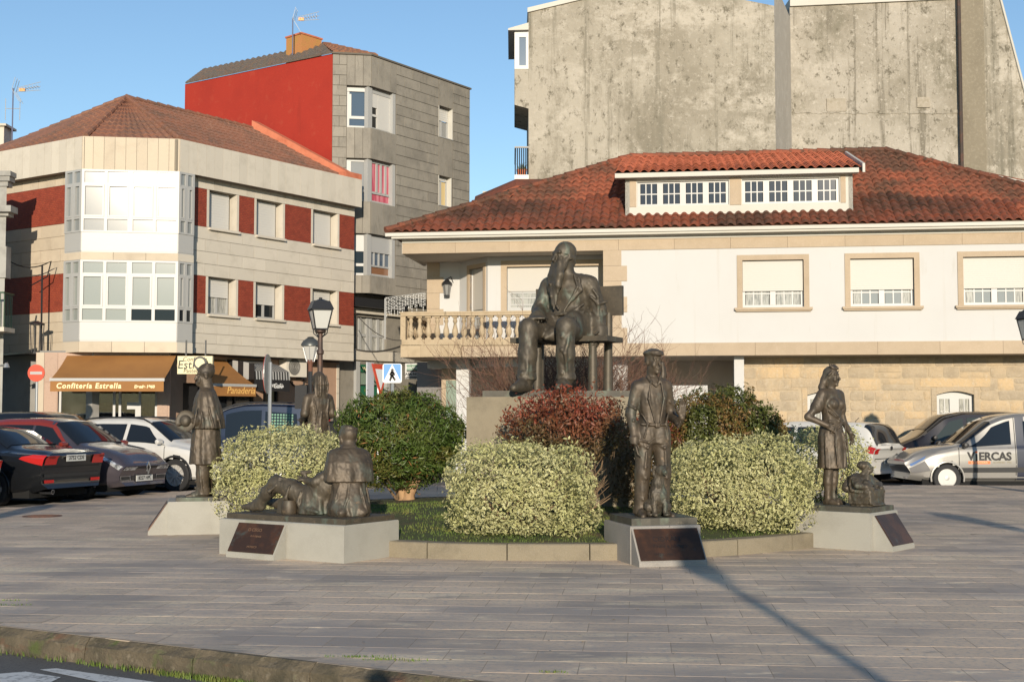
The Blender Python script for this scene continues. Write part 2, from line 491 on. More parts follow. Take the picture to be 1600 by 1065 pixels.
# manhole cover
g = G(66, 806)
mh = MB().lathe([(.02, .0), (.30, .0), (.30, .006), (.27, .007), (.26, .003), (.02, .003)], (g.x, g.y, .001), 28)
for k in range(-4, 5): mh.box(g.x - .2, g.x + .2, g.y + k * .05 - .012, g.y + k * .05 + .012, .0045, .0085)
tag(obj('manhole_cover', mh, mat('rusty_iron', (.16, .075, .05), .8, .3, mixes=[((.08, .06, .05), 8, .45, .6)])), 'rusty round manhole cover let into the paving by the parked saloon', 'manhole cover')

# ================================================================ planted island
il = thing('planting_bed', (IC.x, IC.y, 0), 'round raised bed with pale granite kerb and mown grass in the middle of the square', None); tag(il, kind='structure')
nst = 30
for k in range(nst):
    a0 = 2 * PI * k / nst + .0015; a1 = 2 * PI * (k + 1) / nst - .0015
    mb = MB(); vs_, fs_ = [], []; N = 5; h = .178 + random.uniform(-.003, .003)
    for i in range(N + 1):
        a = a0 + (a1 - a0) * i / N
        for r, z in ((IR, -.02), (IR, h - .012), (IR - .012, h), (IR - .2, h), (IR - .2, -.02)):
            vs_.append((IC.x + r * math.cos(a), IC.y + r * math.sin(a), z))
    for i in range(N):
        for q in range(4): fs_.append((i * 5 + q, (i + 1) * 5 + q, (i + 1) * 5 + q + 1, i * 5 + q + 1))
    fs_ += [(0, 1, 2, 3, 4), tuple(N * 5 + q for q in (4, 3, 2, 1, 0))]
    mb.add(vs_, fs_); obj('kerb_stone', mb, M_granite, il)
M_soil = mat('grassy_soil', (.06, .075, .02), .95, mixes=[((.13, .075, .04), 1.1, .5, .66), ((.04, .065, .012), 3, .5, .7)], bump=(40, .8, .03))
mb = MB(); rings = 10; seg = 40; vs_ = [(IC.x, IC.y, .36)]; fs_ = []
def lawn_z(r): return .15 + .21 * (1 - (r / (IR - .19)) ** 2)
for i in range(1, rings + 1):
    r = (IR - .19) * i / rings
    for k in range(seg):
        a = 2 * PI * k / seg; vs_.append((IC.x + r * math.cos(a), IC.y + r * math.sin(a), lawn_z(r) + (random.uniform(-.012, .012) if i < rings else 0)))
fs_ += [(0, 1 + k, 1 + (k + 1) % seg) for k in range(seg)]
for i in range(rings - 1):
    for k in range(seg): fs_.append((1 + i * seg + k, 1 + (i + 1) * seg + k, 1 + (i + 1) * seg + (k + 1) % seg, 1 + i * seg + (k + 1) % seg))
mb.add(vs_, fs_); obj('lawn_soil', mb, M_soil, il, smooth=True)
pts = []
while len(pts) < 26000:
    r = (IR - .22) * math.sqrt(random.random()); a = random.uniform(-PI * 1.05, PI * .05)
    x, y = IC.x + r * math.cos(a), IC.y + r * math.sin(a)
    if mnoise.noise((x * 1.1, y * 1.1, 3.)) < random.uniform(-.55, .0): continue
    pts.append((x, y, lawn_z(r) - .01))
tag(blades('grass', pts, .038, .004, M_grass), 'short mown grass with bare brown patches inside the round bed', None, None, 'stuff')
# fallen leaves: large ones lie singly, joined as litter
M_litter = mat('dry_leaf', (.42, .30, .16), .8, rnd=.3, mixes=[((.55, .50, .40), 5, .5, .6)])
n = 260; V = []; F = []
for k in range(n):
    if k < 150:
        x, y = IC.x + random.gauss(-.2, 3.2), random.uniform(8.2, 24.)
        if (Vector((x, y)) - IC).length < IR + .1 or not inside(plaza_poly, x, y) or kn.dot(Vector((x, y)) - KA) < .25: continue
        z = .007
    else:
        r = IR * math.sqrt(random.random()) * .93; a = random.uniform(-PI, 0); x, y = IC.x + r * math.cos(a), IC.y + r * math.sin(a); z = lawn_z(r) + .035
    a = random.uniform(0, 6.28); l = random.uniform(.010, .022); o_ = len(V)
    for dx, dy, dz in ((-l, 0, .0), (0, -l * .45, .004), (l, 0, .002), (0, l * .45, .006)):
        V.append((x + dx * math.cos(a) - dy * math.sin(a), y + dx * math.sin(a) + dy * math.cos(a), z + dz))
    F.append((o_, o_ + 1, o_ + 2, o_ + 3))
o = bpy.data.objects.new('fallen_leaves', np_mesh('fallen_leaves', np.array(V), np.array(F), M_litter)); link(o)
tag(o, 'small dry leaves scattered over the paving and the grass bed', None, None, 'stuff')
# ================================================================ corner building with the confectioner's (left)
e1 = Vector((.564, .826)); e2 = Vector((-.826, .564))
M_panel = mat('stone_panel', (.52, .475, .40), .8, rnd=.05, mixes=[((.44, .40, .33), 2.2, .5, .75), ((.58, .54, .47), 60, .55, .8)], bump=(70, .12, .004))
M_panel_warm = mat('stone_panel_warm', (.60, .51, .39), .8, rnd=.06, mixes=[((.50, .42, .32), 1.5, .5, .75)], bump=(70, .12, .004))
M_wallcore = mat('panel_joint', (.33, .285, .22), .9)
M_brick_r = mat('red_facing', (.25, .036, .017), .7, brick=((.564, .826), (.31, .055, .024), (.17, .035, .02), .12, .055), mixes=[((.16, .028, .014), 5, .48, .72)])
M_brick_l = mat('red_facing_side', (.26, .040, .018), .7, brick=((-.826, .564), (.32, .058, .024), (.19, .04, .022), .12, .055), mixes=[((.19, .034, .016), 5, .48, .72)])
M_rooftile = mat('old_roof_tile', (.255, .112, .068), .85, rnd=.1, mixes=[((.14, .085, .060), 1.2, .45, .7), ((.32, .17, .11), 9, .52, .72)], bump=(30, .4, .01))
M_pinkstone = mat('pink_stone', (.52, .36, .27), .7, rnd=.05, mixes=[((.42, .29, .22), 25, .5, .7)])
M_stuccoL = mat('side_wall_render', (.34, .33, .31), .9, mixes=[((.26, .25, .23), 1.5, .45, .7)])
M_soffit = mat('soffit_paint', (.45, .41, .35), .85)
A2 = P(121, 647, 37.6).xy; B2 = P(275, 647, 38.0).xy
FB = Frame(B2, e1)               # right wing, fascia plane
FC = Frame(A2, B2 - A2)          # chamfered front
FL = Frame(A2 + e2 * 9.0, -e2)   # left wing, s = 9 at the chamfer corner
CL = (B2 - A2).length
WT = .35                          # wall lies this far behind the fascia
LEN1 = 8.12
corner = thing('corner_building', (*(A2 + (B2 - A2) / 2), ROAD_Z), 'three storey beige corner building with red bands and white glazed corner bays', 'building')
z_soff, z_b1, z_t1, z_b2, z_t2, z_f0, z_f1 = 3.42, 4.63, 5.76, 7.25, 8.40, 8.70, 9.66
# right wing: core, wall strips
core = MB()
core.fbox(FB, -.2, LEN1, -WT - .34, -WT - .30, z_soff, z_f0)
core.fbox(FL, 0, 9.2, -WT - .10, -WT - .02, z_soff, z_f0)
obj('wall', core, M_panel_warm, corner)
ww = [(323.5, 367), (398, 439.5), (487, 525.5)]
wins = [(FB.s_at(a, -WT), FB.s_at(b, -WT)) for a, b in ww]
s_bay = FB.s_at(301, 0)
mb = MB()
for za, zb in ((z_soff, z_b1), (z_t1, z_b2), (z_t2, z_f0)):
    mb.fbox(FB, s_bay - .3, LEN1, -WT - .30, -WT, za, zb)
obj('wall', mb, M_wallcore, corner)
# red facing between the windows
segs = [(s_bay - .1, wins[0][0]), (wins[0][1], wins[1][0]), (wins[1][1], wins[2][0]), (wins[2][1], LEN1)]
for za, zb in ((z_b1, z_t1), (z_b2, z_t2)):
    for i, (a, b) in enumerate(segs):
        l = a + (.09 if i else 0); r = b - (.09 if i < 3 else 0)
        mb = MB(); mb.fbox(FB, l, r, -WT - .298, -WT + .012, za + .003, zb - .003); obj('red_panel', mb, M_brick_r, corner)
        for c0, c1 in (([(a, a + .09)] if i else []) + ([(b - .09, b)] if i < 3 else [])):
            mb = MB(); mb.fbox(FB, c0, c1, -WT - .296, -WT + .02, za + .004, zb - .004); obj('window_jamb', mb, M_panel, corner)
# stone panels in courses
def courses(F, parent, s0, s1, d, z0, z1, rows, length, m, th=.022, jt=.012, name='stone_panel', shift=.5):
    h = (z1 - z0) / rows
    for r in range(rows):
        s = s0 - (length * shift if r % 2 else 0)
        while s < s1 - .02:
            a, b = max(s, s0), min(s + length, s1)
            if b - a > .06:
                piece(name, parent, F, a + jt / 2, b - jt / 2, d, d + th + random.uniform(-.003, .003), z0 + r * h + jt / 2, z0 + (r + 1) * h - jt / 2, m)
            s += length
courses(FB, corner, s_bay - .28, LEN1, -WT, z_soff, z_b1, 4, 1.02, M_panel)
courses(FB, corner, s_bay - .28, LEN1, -WT, z_t1, z_b2, 4, 1.02, M_panel)
courses(FB, corner, s_bay - .28, LEN1, -WT, z_t2, z_f0 + .05, 1, .34, M_panel, shift=0)
# left wing
sL = 9 - .757
courses(FL, corner, .5, sL + .1, -WT - .02, z_soff, z_b1, 4, .95, M_panel_warm)
courses(FL, corner, .5, sL + .1, -WT - .02, z_t1, z_b2, 4, .95, M_panel_warm)
courses(FL, corner, .5, sL + .1, -WT - .02, z_t2, z_f0 + .05, 1, .40, M_panel_warm, shift=0)
for za, zb in ((z_b1, z_t1), (z_b2, z_t2)):
    mb = MB(); mb.fbox(FL, .5, sL + .05, -WT - .02, -WT + .004, za + .004, zb - .004); obj('red_panel', mb, M_brick_l, corner)

def blind_window(parent, F, s0, s1, z0, z1, d, drop, label=None, sill=True, curtain=None, bars=2, frame=.055, name='window'):
    """roller-shutter window: shutter comes down over `drop` of the height"""
    W = MB(); fw = frame
    zs = z1 - (z1 - z0) * drop
    W.fbox(F, s0, s0 + fw, d, d + .06, z0, z1 ); W.fbox(F, s1 - fw, s1, d, d + .06, z0, z1)
    W.fbox(F, s0 + fw, s1 - fw, d, d + .06, z0, z0 + fw)
    if drop < .95:
        for k in range(1, bars):
            c = s0 + (s1 - s0) * k / bars; W.fbox(F, c - fw * .8, c + fw * .8, d, d + .055, z0 + fw, zs)
    win = obj(name, W, M_white, parent)
    if label: win['label'] = label
    if drop < .95:
        for k in range(bars):
            a = s0 + (s1 - s0) * k / bars; b = s0 + (s1 - s0) * (k + 1) / bars
            g = MB().fbox(F, a + fw * .8, b - fw * .8, d + .012, d + .024, z0 + fw, zs)
            obj('pane', g, curtain or M_glass_cloth, win)
    sh = MB(); n = max(3, int((z1 - zs) / .075))
    for k in range(n):                       # slats of the shutter
        a = zs + (z1 - zs) * k / n; b = zs + (z1 - zs) * (k + 1) / n
        sh.hexa([F.p(s0 + fw * .6, d + .085, a), F.p(s1 - fw * .6, d + .085, a), F.p(s1 - fw * .6, d + .065, a), F.p(s0 + fw * .6, d + .065, a)],
                [F.p(s0 + fw * .6, d + .078, b), F.p(s1 - fw * .6, d + .078, b), F.p(s1 - fw * .6, d + .065, b), F.p(s0 + fw * .6, d + .065, b)])
    s_ = obj('shutter', sh, M_shutter, win); s_['kind'] = 'stuff'
    return win
drops = [(1.0, 1.0, 1.0), (.52, .60, .45)]
for (za, zb), dr in zip(((z_b2, z_t2), (z_b1, z_t1)), drops):
    for (a, b), d in zip(wins, dr):
        lab = 'window with its shutter half down' if d < 1 else 'window with its shutter closed'
        wn_ = blind_window(corner, FB, a + .09, b - .09, za + .02, zb - .02, -WT - .29, d, lab, curtain=M_glass_cloth if d != .60 else M_glass_dark)
        sl = MB(); sl.fbox(FB, a - .04, b + .06, -WT - .28, -WT + .13, za - .075, za - .005); obj('sill', sl, M_panel, wn_)
# fascia: upright panels all round
M_fascia = M_panel
def fascia(F, s0, s1, n, m):
    L = (s1 - s0) / n
    for k in range(n):
        piece('fascia_panel', corner, F, s0 + k * L + .004, s0 + (k + 1) * L - .004, -.03, random.uniform(-.003, .003), z_f0, z_f1, m)
fascia(FB, .02, LEN1, 24, M_panel); fascia(FC, .0, CL, 9, M_panel_warm); fascia(FL, .6, 8.98, 24, M_panel)
fb = MB()
fb.fbox(FB, -.1, LEN1, -1.2, -.032, z_f0 + .02, z_f1 - .02); fb.fbox(FL, .5, 9.05, -1.2, -.032, z_f0 + .02, z_f1 - .02)
c0 = [FC.p(0, -.032, 0), FC.p(CL, -.032, 0), FC.p(CL - .5, -1.4, 0), FC.p(.5, -1.4, 0)]
fb.prism([(p.x, p.y) for p in c0], z_f0 + .021, z_f1 - .021)
obj('cornice', fb, M_wallcore, corner)

# glazed bays at the corner
bay_poly = [FL.p(sL, -WT - .05, 0), FL.p(sL, -.03, 0), FL.p(9 - .02, -.03, 0), FC.p(.02, -.03, 0), FC.p(CL - .02, -.03, 0), FB.p(.02, -.03, 0), FB.p(s_bay, -.03, 0), FB.p(s_bay, -WT - .05, 0)]
def bay(z0, z1, mats_front, mats_right, mats_left, label):
    by = MB()
    bw = obj('bay_window', by.prism([(p.x, p.y) for p in bay_poly[1:7]], z0 + .0, z0 + .03), M_white, corner); bw['label'] = label
    zp = z0 + (z1 - z0) * .24; zl = z0 + (z1 - z0) * .40; zt = z0 + (z1 - z0) * .815
    fr = MB()
    def side(F, s0, s1, n, mats, pair):
        fr.fbox(F, s0, s1, -.10, -.02, z0 + .031, zp)                            # solid apron
        for zz, hh in ((zp, .05), (zl, .06), (zt, .06), (z1 - .06, .06)): fr.fbox(F, s0, s1, -.09, 0, zz, zz + hh)
        L = (s1 - s0) / n
        for k in range(n + 1):
            wd = .075 if (k in (0, n) or (pair and k == n // 2)) else .045
            c = s0 + k * L; a, b = max(s0, c - wd), min(s1, c + wd)
            fr.fbox(F, a, b, -.088, .003, zp + .001, z1 - .001)
        for k in range(n):
            a, b = s0 + k * L + .05, s0 + (k + 1) * L - .05
            for j, (u, v_) in enumerate(((zp + .05, zl), (zl + .06, zt), (zt + .06, z1 - .06))):
                # casement rails stand proud of the glass in the tall row
                if j == 1:
                    for q in ((a, a + .05, u, v_), (b - .05, b, u, v_), (a + .05, b - .05, u, u + .05), (a + .05, b - .05, v_ - .05, v_)):
                        fr.fbox(F, q[0], q[1], -.07, .012, q[2], q[3])
                obj('pane', MB().fbox(F, a, b, -.055, -.045, u, v_), mats[k][j], bw)
    side(FC, .0, CL, 4, mats_front, True); side(FB, .0, s_bay, 2, mats_right, False); side(FL, sL, 9.0, 2, mats_left, False)
    obj('frame', fr, M_white, bw)
W_, B_, D_, G_ = M_glass_white, M_glass_blind, M_glass_dark, mat('glass_grey', (.22, .235, .235), .08, spec=.7)
bay(6.29, 8.70, [[W_] * 3] * 4, [[G_, G_, G_]] * 2, [[G_, G_, G_]] * 2, 'upper glazed bay with all its white blinds down')
bay(3.70, 6.06, [[B_, B_, B_], [B_, B_, B_], [D_, B_, B_], [D_, B_, B_]], [[D_, G_, G_], [D_, G_, G_]], [[B_, B_, B_]] * 2, 'lower glazed bay with two dark lower panes')
band = MB()
for za, zb in ((3.39, 3.695), (6.065, 6.285)): band.prism([(p.x, p.y) for p in bay_poly], za, zb)
obj('bay_band', band, M_wallcore, corner)
for za, zb in ((3.39, 3.695), (6.065, 6.285)):
    for k in range(3): piece('stone_panel', corner, FC, k * CL / 3 + .006, (k + 1) * CL / 3 - .006, -.03, .0, za, zb, M_panel_warm)
    piece('stone_panel', corner, FB, .01, s_bay, -.03, 0, za, zb, M_panel); piece('stone_panel', corner, FL, sL, 8.99, -.03, 0, za, zb, M_panel_warm)

# ground floor
gf = MB()
gC0, gC1 = FC.s_at(62, -.35), FC.s_at(266, -.35)
q = [FC.p(gC0, -.4, 0), FC.p(gC1, -.4, 0), FB.p(LEN1, -1.0, 0), FB.p(LEN1, -5, 0), FC.p(-5, -6, 0)]
gf.prism([(p.x, p.y) for p in q], z_soff - .03, z_soff + .02)
soff = obj('soffit', gf, M_dark, corner)
# stone faced street wall of the right wing
GD = -1.0
M_pinkwall = mat('salmon_wall', (.46, .30, .21), .8, mixes=[((.40, .26, .18), 3, .45, .7)])
g2 = MB()
sd0, sd1 = FB.s_at(287, GD), FB.s_at(330, GD)
holes_wall(g2, FB, .3, LEN1, GD - .2, GD, ROAD_Z, z_soff - .03, [(sd0, sd1, ROAD_Z, 2.55), (FB.s_at(341, GD), FB.s_at(398, GD), .5, 2.5), (FB.s_at(412, GD), FB.s_at(436, GD), ROAD_Z, 2.4), (FB.s_at(478, GD), FB.s_at(500, GD), ROAD_Z, 2.6)])
obj('street_wall', g2, M_pinkwall, corner)
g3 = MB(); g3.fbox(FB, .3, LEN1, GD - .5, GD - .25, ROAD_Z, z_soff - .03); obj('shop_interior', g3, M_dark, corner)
for k in range(7):
    piece('stone_panel', corner, FB, FB.s_at(526, GD), LEN1 - .01, GD, GD + .03, ROAD_Z + k * .5 + .006, ROAD_Z + (k + 1) * .5 - .006, M_panel)
for a, b in ((341, 398), (412, 436), (478, 500)):
    w_ = MB(); s0, s1 = FB.s_at(a, GD), FB.s_at(b, GD); zt = 2.5 if a == 341 else 2.4
    for x0, x1 in ((s0, s0 + .06), (s1 - .06, s1), ((s0 + s1) / 2 - .03, (s0 + s1) / 2 + .03)): w_.fbox(FB, x0, x1, GD - .15, GD - .05, ROAD_Z if a != 341 else .5, zt)
    dw = obj('shop_window', w_, M_dark, corner); obj('pane', MB().fbox(FB, s0, s1, GD - .12, GD - .10, ROAD_Z if a != 341 else .5, zt), M_glass_dark, dw)
obj('street_wall', MB().fbox(FL, .3, 9.0, -.75, -.5, ROAD_Z, z_soff), M_stuccoL, corner)
# shop front in the chamfer
GC = -.4
g4 = MB()
sh0, sh1 = FC.s_at(92, GC), FC.s_at(247, GC)
holes_wall(g4, FC, FC.s_at(57, GC), gC1, GC - .3, GC, ROAD_Z, z_soff - .03, [(sh0, sh1, ROAD_Z, 2.75)])
obj('street_wall', g4, M_pinkstone, corner)
piece('pillar_facing', corner, FC, FC.s_at(58, GC), FC.s_at(70, GC), GC, GC + .03, ROAD_Z, z_soff - .03, M_panel_warm)
for a, b in ((71, 91), (248, 263)):
    for k in range(4): piece('pink_block', corner, FC, FC.s_at(a, GC), FC.s_at(b, GC), GC, GC + .02 + .004 * (k % 2), ROAD_Z + .9 * k + .006, ROAD_Z + .9 * (k + 1) - .006 if k < 3 else z_soff - .04, M_pinkstone)
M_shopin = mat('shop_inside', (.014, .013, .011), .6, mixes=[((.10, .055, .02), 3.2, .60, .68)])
g5 = MB(); g5.fbox(FC, sh0 - .3, sh1 + .3, GC - 1.3, GC - 1.25, ROAD_Z, 3.1)
for zz in (.9, 1.35, 1.8, 2.2): g5.fbox(FC, sh0 + .1, sh0 + 1.6, GC - 1.24, GC - .9, zz, zz + .04)
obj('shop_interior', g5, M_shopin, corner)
goods = MB()
for k in range(60):
    s = random.uniform(sh0 + .15, sh0 + 1.55); zz = random.choice((.94, 1.39, 1.84)); r = random.uniform(.03, .07)
    goods.fbox(FC, s - r, s + r, GC - 1.1, GC - 1.0, zz, zz + r * 1.6)
tag(obj('pastry', goods, mat('pastry', (.11, .05, .018), .7, mixes=[((.3, .22, .12), 9, .55, .62)]), corner), kind='stuff')
fr = MB()
for c in (sh0 + .04, FC.s_at(179, GC), FC.s_at(188, GC), FC.s_at(219, GC), sh1 - .04): fr.fbox(FC, c - .035, c + .035, GC - .2, GC - .12, ROAD_Z, 2.74)
fr.fbox(FC, sh0, sh1, GC - .2, GC - .121, 2.35, 2.42); fr.fbox(FC, FC.s_at(188, GC), FC.s_at(219, GC), GC - .2, GC - .122, ROAD_Z, .3)
sf = obj('shop_front', fr, M_white, corner)
obj('pane', MB().fbox(FC, sh0, sh1, GC - .165, GC - .155, ROAD_Z + .3, 2.73), mat('clear_shop_glass', (.45, .47, .46), .02, trans=1.0, spec=.15), sf)
nt_ = MB(); nt_.fbox(FC, FC.s_at(199, GC), FC.s_at(218, GC), GC - .15, GC - .14, 1.75, 1.95); nt_.fbox(FC, FC.s_at(212, GC), FC.s_at(220, GC), GC - .15, GC - .14, .9, 1.75)
obj('door_notice', nt_, M_white, sf)

# tiled hip roof
ap = P(197, 155, 41.2); n1 = Vector((FB.n.x, FB.n.y, 0))
def corrugated(mb, p00, p10, p01, p11, cols, rows, amp=.045, seg=4):
    """rows of curved tiles between the eave p00-p10 and the top p01-p11; courses step over each other"""
    p00, p10, p01, p11 = map(Vector, (p00, p10, p01, p11))
    nrm = (p10 - p00).cross(p01 - p00).normalized()
    if nrm.z < 0: nrm = -nrm
    N = cols * seg
    for r in range(rows):
        v0, v1 = r / rows, (r + 1.12) / rows
        vs_ = []
        for v, lift in ((v0, .03), (min(v1, 1.0), .0)):
            a = p00.lerp(p01, v); b = p10.lerp(p11, v)
            for i in range(N + 1):
                u = i / N; vs_.append(a.lerp(b, u) + nrm * (amp * (.5 - .5 * math.cos(2 * PI * u * cols)) + lift + .02))
        a = p00.lerp(p01, v0); b = p10.lerp(p11, v0)
        for i in range(N + 1):
            u = i / N; vs_.append(a.lerp(b, u) + nrm * -.005)
        n_ = N + 1
        fs_ = [(i, i + 1, n_ + i + 1, n_ + i) for i in range(N)] + [(i, 2 * n_ + i, 2 * n_ + i + 1, i + 1) for i in range(N)]
        mb.add(vs_, fs_)
zt = z_f1 - .02
aB = FB.p(.15, -.35, zt); aA = FL.p(8.85, -.35, zt)
endR = FB.p(LEN1, -.35, zt); ridgeR = Vector((ap.x, ap.y, 0)) + Vector((e1.x, e1.y, 0)) * 5.5; ridgeR.z = P(400, 203, ridgeR.y).z
endL = FL.p(1.2, -.35, zt); ridgeL = FL.p(1.8, -1.4, zt + .35)
roof = MB()
corrugated(roof, FC.p(.1, -.25, zt), FC.p(CL - .1, -.25, zt), ap - Vector((.04, 0, 0)), ap + Vector((.04, 0, 0)), 11, 11)
corrugated(roof, aB, endR, ap, ridgeR, 30, 11)
corrugated(roof, endL, aA, ridgeL, ap, 28, 11)
ro = obj('roof', MB().add([aA, aB, ap, endR, ridgeR, endL, ridgeL], [(0, 1, 2), (1, 3, 4, 2), (5, 0, 2, 6)]), M_rooftile, corner, fix=False)
t_ = obj('roof_tiles', roof, M_rooftile, ro, fix=False); tag(t_, kind='stuff')
hips = MB()
def ridge_tiles(mb, a, b, r=.09, L=.40):
    a, b = Vector(a), Vector(b); n = max(1, int((b - a).length / L)); d = (b - a) / n
    for k in range(n):
        p = a + d * k; mb.tube([p + Vector((0, 0, .02)), p + d * 1.1 + Vector((0, 0, .0))], [r, r * .82], 7)
for a, b in ((FC.p(.05, -.2, zt), ap), (FC.p(CL - .05, -.2, zt), ap), (ap, ridgeR), (ridgeL, ap)): ridge_tiles(hips, a + Vector((0, 0, .06)), b + Vector((0, 0, .06)))
tag(obj('ridge_tiles', hips, M_rooftile, ro), kind='stuff')
# coping of the party wall on the right end
cp = MB(); cR = Vector(ridgeR)
pts = [FB.p(LEN1 - .35, -.3, zt - .05), FB.p(LEN1 - .35, -.3, zt + .24), Vector((cR.x, cR.y, cR.z + .34)), Vector((cR.x, cR.y, cR.z - .4))]
M_coping = mat('orange_coping', (.52, .17, .09), .8, mixes=[((.42, .12, .06), 4, .45, .7)])
cp.extr(pts, (e1.x * .35, e1.y * .35, 0)); obj('coping', cp, M_coping, corner)
cp = MB(); cp.fbox(FB, LEN1 - .75, LEN1 + .05, -.40, -.06, zt - .02, z_f1 + .20); obj('coping', cp, M_coping, corner)
# awnings
def awning(F, s0, s1, d0, d1, z0, z1, val, label, body, m, stripes=None, valm=None):
    """fabric from the wall (d0, z1) out to the front bar (d1, z0), valance hanging below"""
    base = F.p((s0 + s1) / 2, d0, z1)
    t = thing('awning', base, label, 'awning')
    if not stripes:
        mb = MB(); nseg = 12; vs_ = []; fs_ = []
        for j in range(nseg + 1):
            u = j / nseg; sag = .05 * math.sin(PI * u)
            for s in (s0, s1): vs_ += [F.p(s, d0 + (d1 - d0) * u, z1 + (z0 - z1) * u - sag)]
        for j in range(nseg): fs_.append((2 * j, 2 * j + 1, 2 * j + 3, 2 * j + 2))
        mb.add(vs_, fs_); obj('canopy', mb, m, t, fix=False)
        obj('valance', MB().fbox(F, s0, s1, d1 + .01, d1 + .016, z0 - val, z0 - .03), m, t)
        obj('front_bar', MB().fbox(F, s0 - .02, s1 + .02, d1 - .05, d1 + .03, z0 - .05, z0 + .03), M_white, t)
    else:
        n = stripes; L = (s1 - s0) / n; a_ = MB(); b_ = MB()
        for k in range(n):
            mb = a_ if k % 2 else b_
            prev = None
            q = [(d0, z1), (d0 + (d1 - d0) * .6, z1 - (z1 - z0) * .25), (d1, z0 + (z1 - z0) * .40), (d1 + .02, z0)]
            for (da, za), (db, zb) in zip(q, q[1:]):
                mb.add([F.p(s0 + k * L, da, za), F.p(s0 + (k + 1) * L, da, za), F.p(s0 + (k + 1) * L, db, zb), F.p(s0 + k * L, db, zb)], [(0, 1, 2, 3)])
        for k in range(5):      # striped end
            a0, a1 = k / 5, (k + 1) / 5; mb = a_ if k % 2 else b_
            mb.add([F.p(s0, d0 + (d1 - d0) * a0, z1 - (z1 - z0) * .25 * a0), F.p(s0, d0 + (d1 - d0) * a1, z1 - (z1 - z0) * .25 * a1), F.p(s0, d0 + (d1 - d0) * a1, z0), F.p(s0, d0 + (d1 - d0) * a0, z0)], [(0, 1, 2, 3)])
        obj('canopy', a_, M_white, t, fix=False); obj('stripes', b_, M_dark, t, fix=False)
        obj('valance', MB().fbox(F, s0, s1, d1 + .0, d1 + .012, z0 - val, z0), M_dark, t)
    arms = MB()
    for s in (s0 + .15, s1 - .15): arms.tube([F.p(s, d0, z1 - .25), F.p(s, d1, z0 - .02)], .018, 6)
    obj('arm', arms, M_white, t)
    return t
M_awn = mat('brown_awning_cloth', (.36, .165, .045), .8, mixes=[((.31, .14, .04), 1.5, .4, .7)])
FA = Frame(FC.p(0, 0, 0).xy, (1, .03))
dA = 1.1
s0, s1 = FA.s_at(80, dA), FA.s_at(257, dA)
aw1 = awning(FA, s0, s1, -.35, dA, FA.z_at(595, 1, dA) + .05, 3.30, .34, 'brown awning of the confectioner over the shop front, with cream lettering', 'x', M_awn)
zc = FA.z_at(600, 1, dA)
for body, pxc, size in (('Confitería Estrella', 140, .205), ('Desde 1960', 227, .115)):
    s = FA.s_at(pxc, dA); text('lettering', body, size, FA.p(s, dA + .02, zc - .05 if size > .2 else zc - .07), (*FA.d, 0), (*FA.n, 0), M_text_cream, aw1, shear=.15, bold=.006, spacing=1.16 if size > .2 else 1.0)
s0 = FB.s_at(334, .35); s1 = FB.s_at(400, .35)
aw2 = awning(FB, s0, s1, GD, .35, FB.z_at(601, (s0 + s1) / 2, .35), 3.30, .34, 'brown awning with orange lettering and white bar beside the striped awning', 'x', M_awn)
M_text_or = mat('orange_lettering', (.75, .45, .14), .7)
text('lettering', 'Panadería', .30, FB.p((s0 + s1) / 2 + .25, .37, FB.z_at(610, (s0 + s1) / 2, .35)), (*FB.d, 0), (*FB.n, 0), M_text_or, aw2, shear=.2)
s0 = FB.s_at(398, .2); s1 = FB.s_at(453, .2)
aw3 = awning(FB, s0, s1, GD, .2, FB.z_at(593, (s0 + s1) / 2, .2), 3.32, .36, 'black and white striped awning with a black valance', 'x', M_white, stripes=26)
text('lettering', 'Café', .22, FB.p(s0 + 1.0, .225, FB.z_at(603, s0 + 1, .2)), (*FB.d, 0), (*FB.n, 0), M_text_white, aw3, shear=.2)
text('lettering', 'Vinoteca', .15, FB.p(s1 - .55, .225, FB.z_at(603, s1, .2)), (*FB.d, 0), (*FB.n, 0), M_text_white, aw3)
# hanging sign box
b0 = P(277, 584, 37.3); b1 = P(332, 556, 37.3)
FS = Frame((b0.x, b0.y), (1, 0))
sg = thing('shop_sign', (b0.x, b0.y, b0.z), 'cream box sign of the confectioner hanging under the bay, behind the cloaked statue', 'sign')
W_s = b1.x - b0.x
obj('sign_box', MB().fbox(FS, 0, W_s, -.18, 0, b0.z, b1.z), mat('cream_sign', (.70, .62, .38), .5), sg)
for body, dz, size in (('Confitería', .82, .17), ('Estrella', .50, .34), ('Pastelería', .17, .17)):
    text('lettering', body, size, FS.p(W_s / 2, .006, b0.z + (b1.z - b0.z) * dz), (1, 0, 0), (0, -1, 0), M_text_black, sg, shear=.12)
obj('bracket', MB().fbox(FS, .2, .24, -.12, -.08, b1.z, z_soff + .3).fbox(FS, W_s - .24, W_s - .2, -.12, -.08, b1.z, z_soff + .3), M_dark, sg)
# round clock-like hanging logo on the sign
lg = thing('round_sign', P(313, 567, 37.0), 'small round black and cream sign hanging beside the cream box sign', 'sign')
c = P(313, 567, 37.0)
obj('rim', MB().lathe([(.14, .03), (.19, .03), (.19, -.05), (.14, -.05)], c, 20, 'y'), M_dark, lg)
obj('face', MB().lathe([(.02, -.06), (.135, -.06), (.135, .02), (.02, .02)], c, 20, 'y'), mat('cream_sign', (.70, .62, .38), .5), lg)
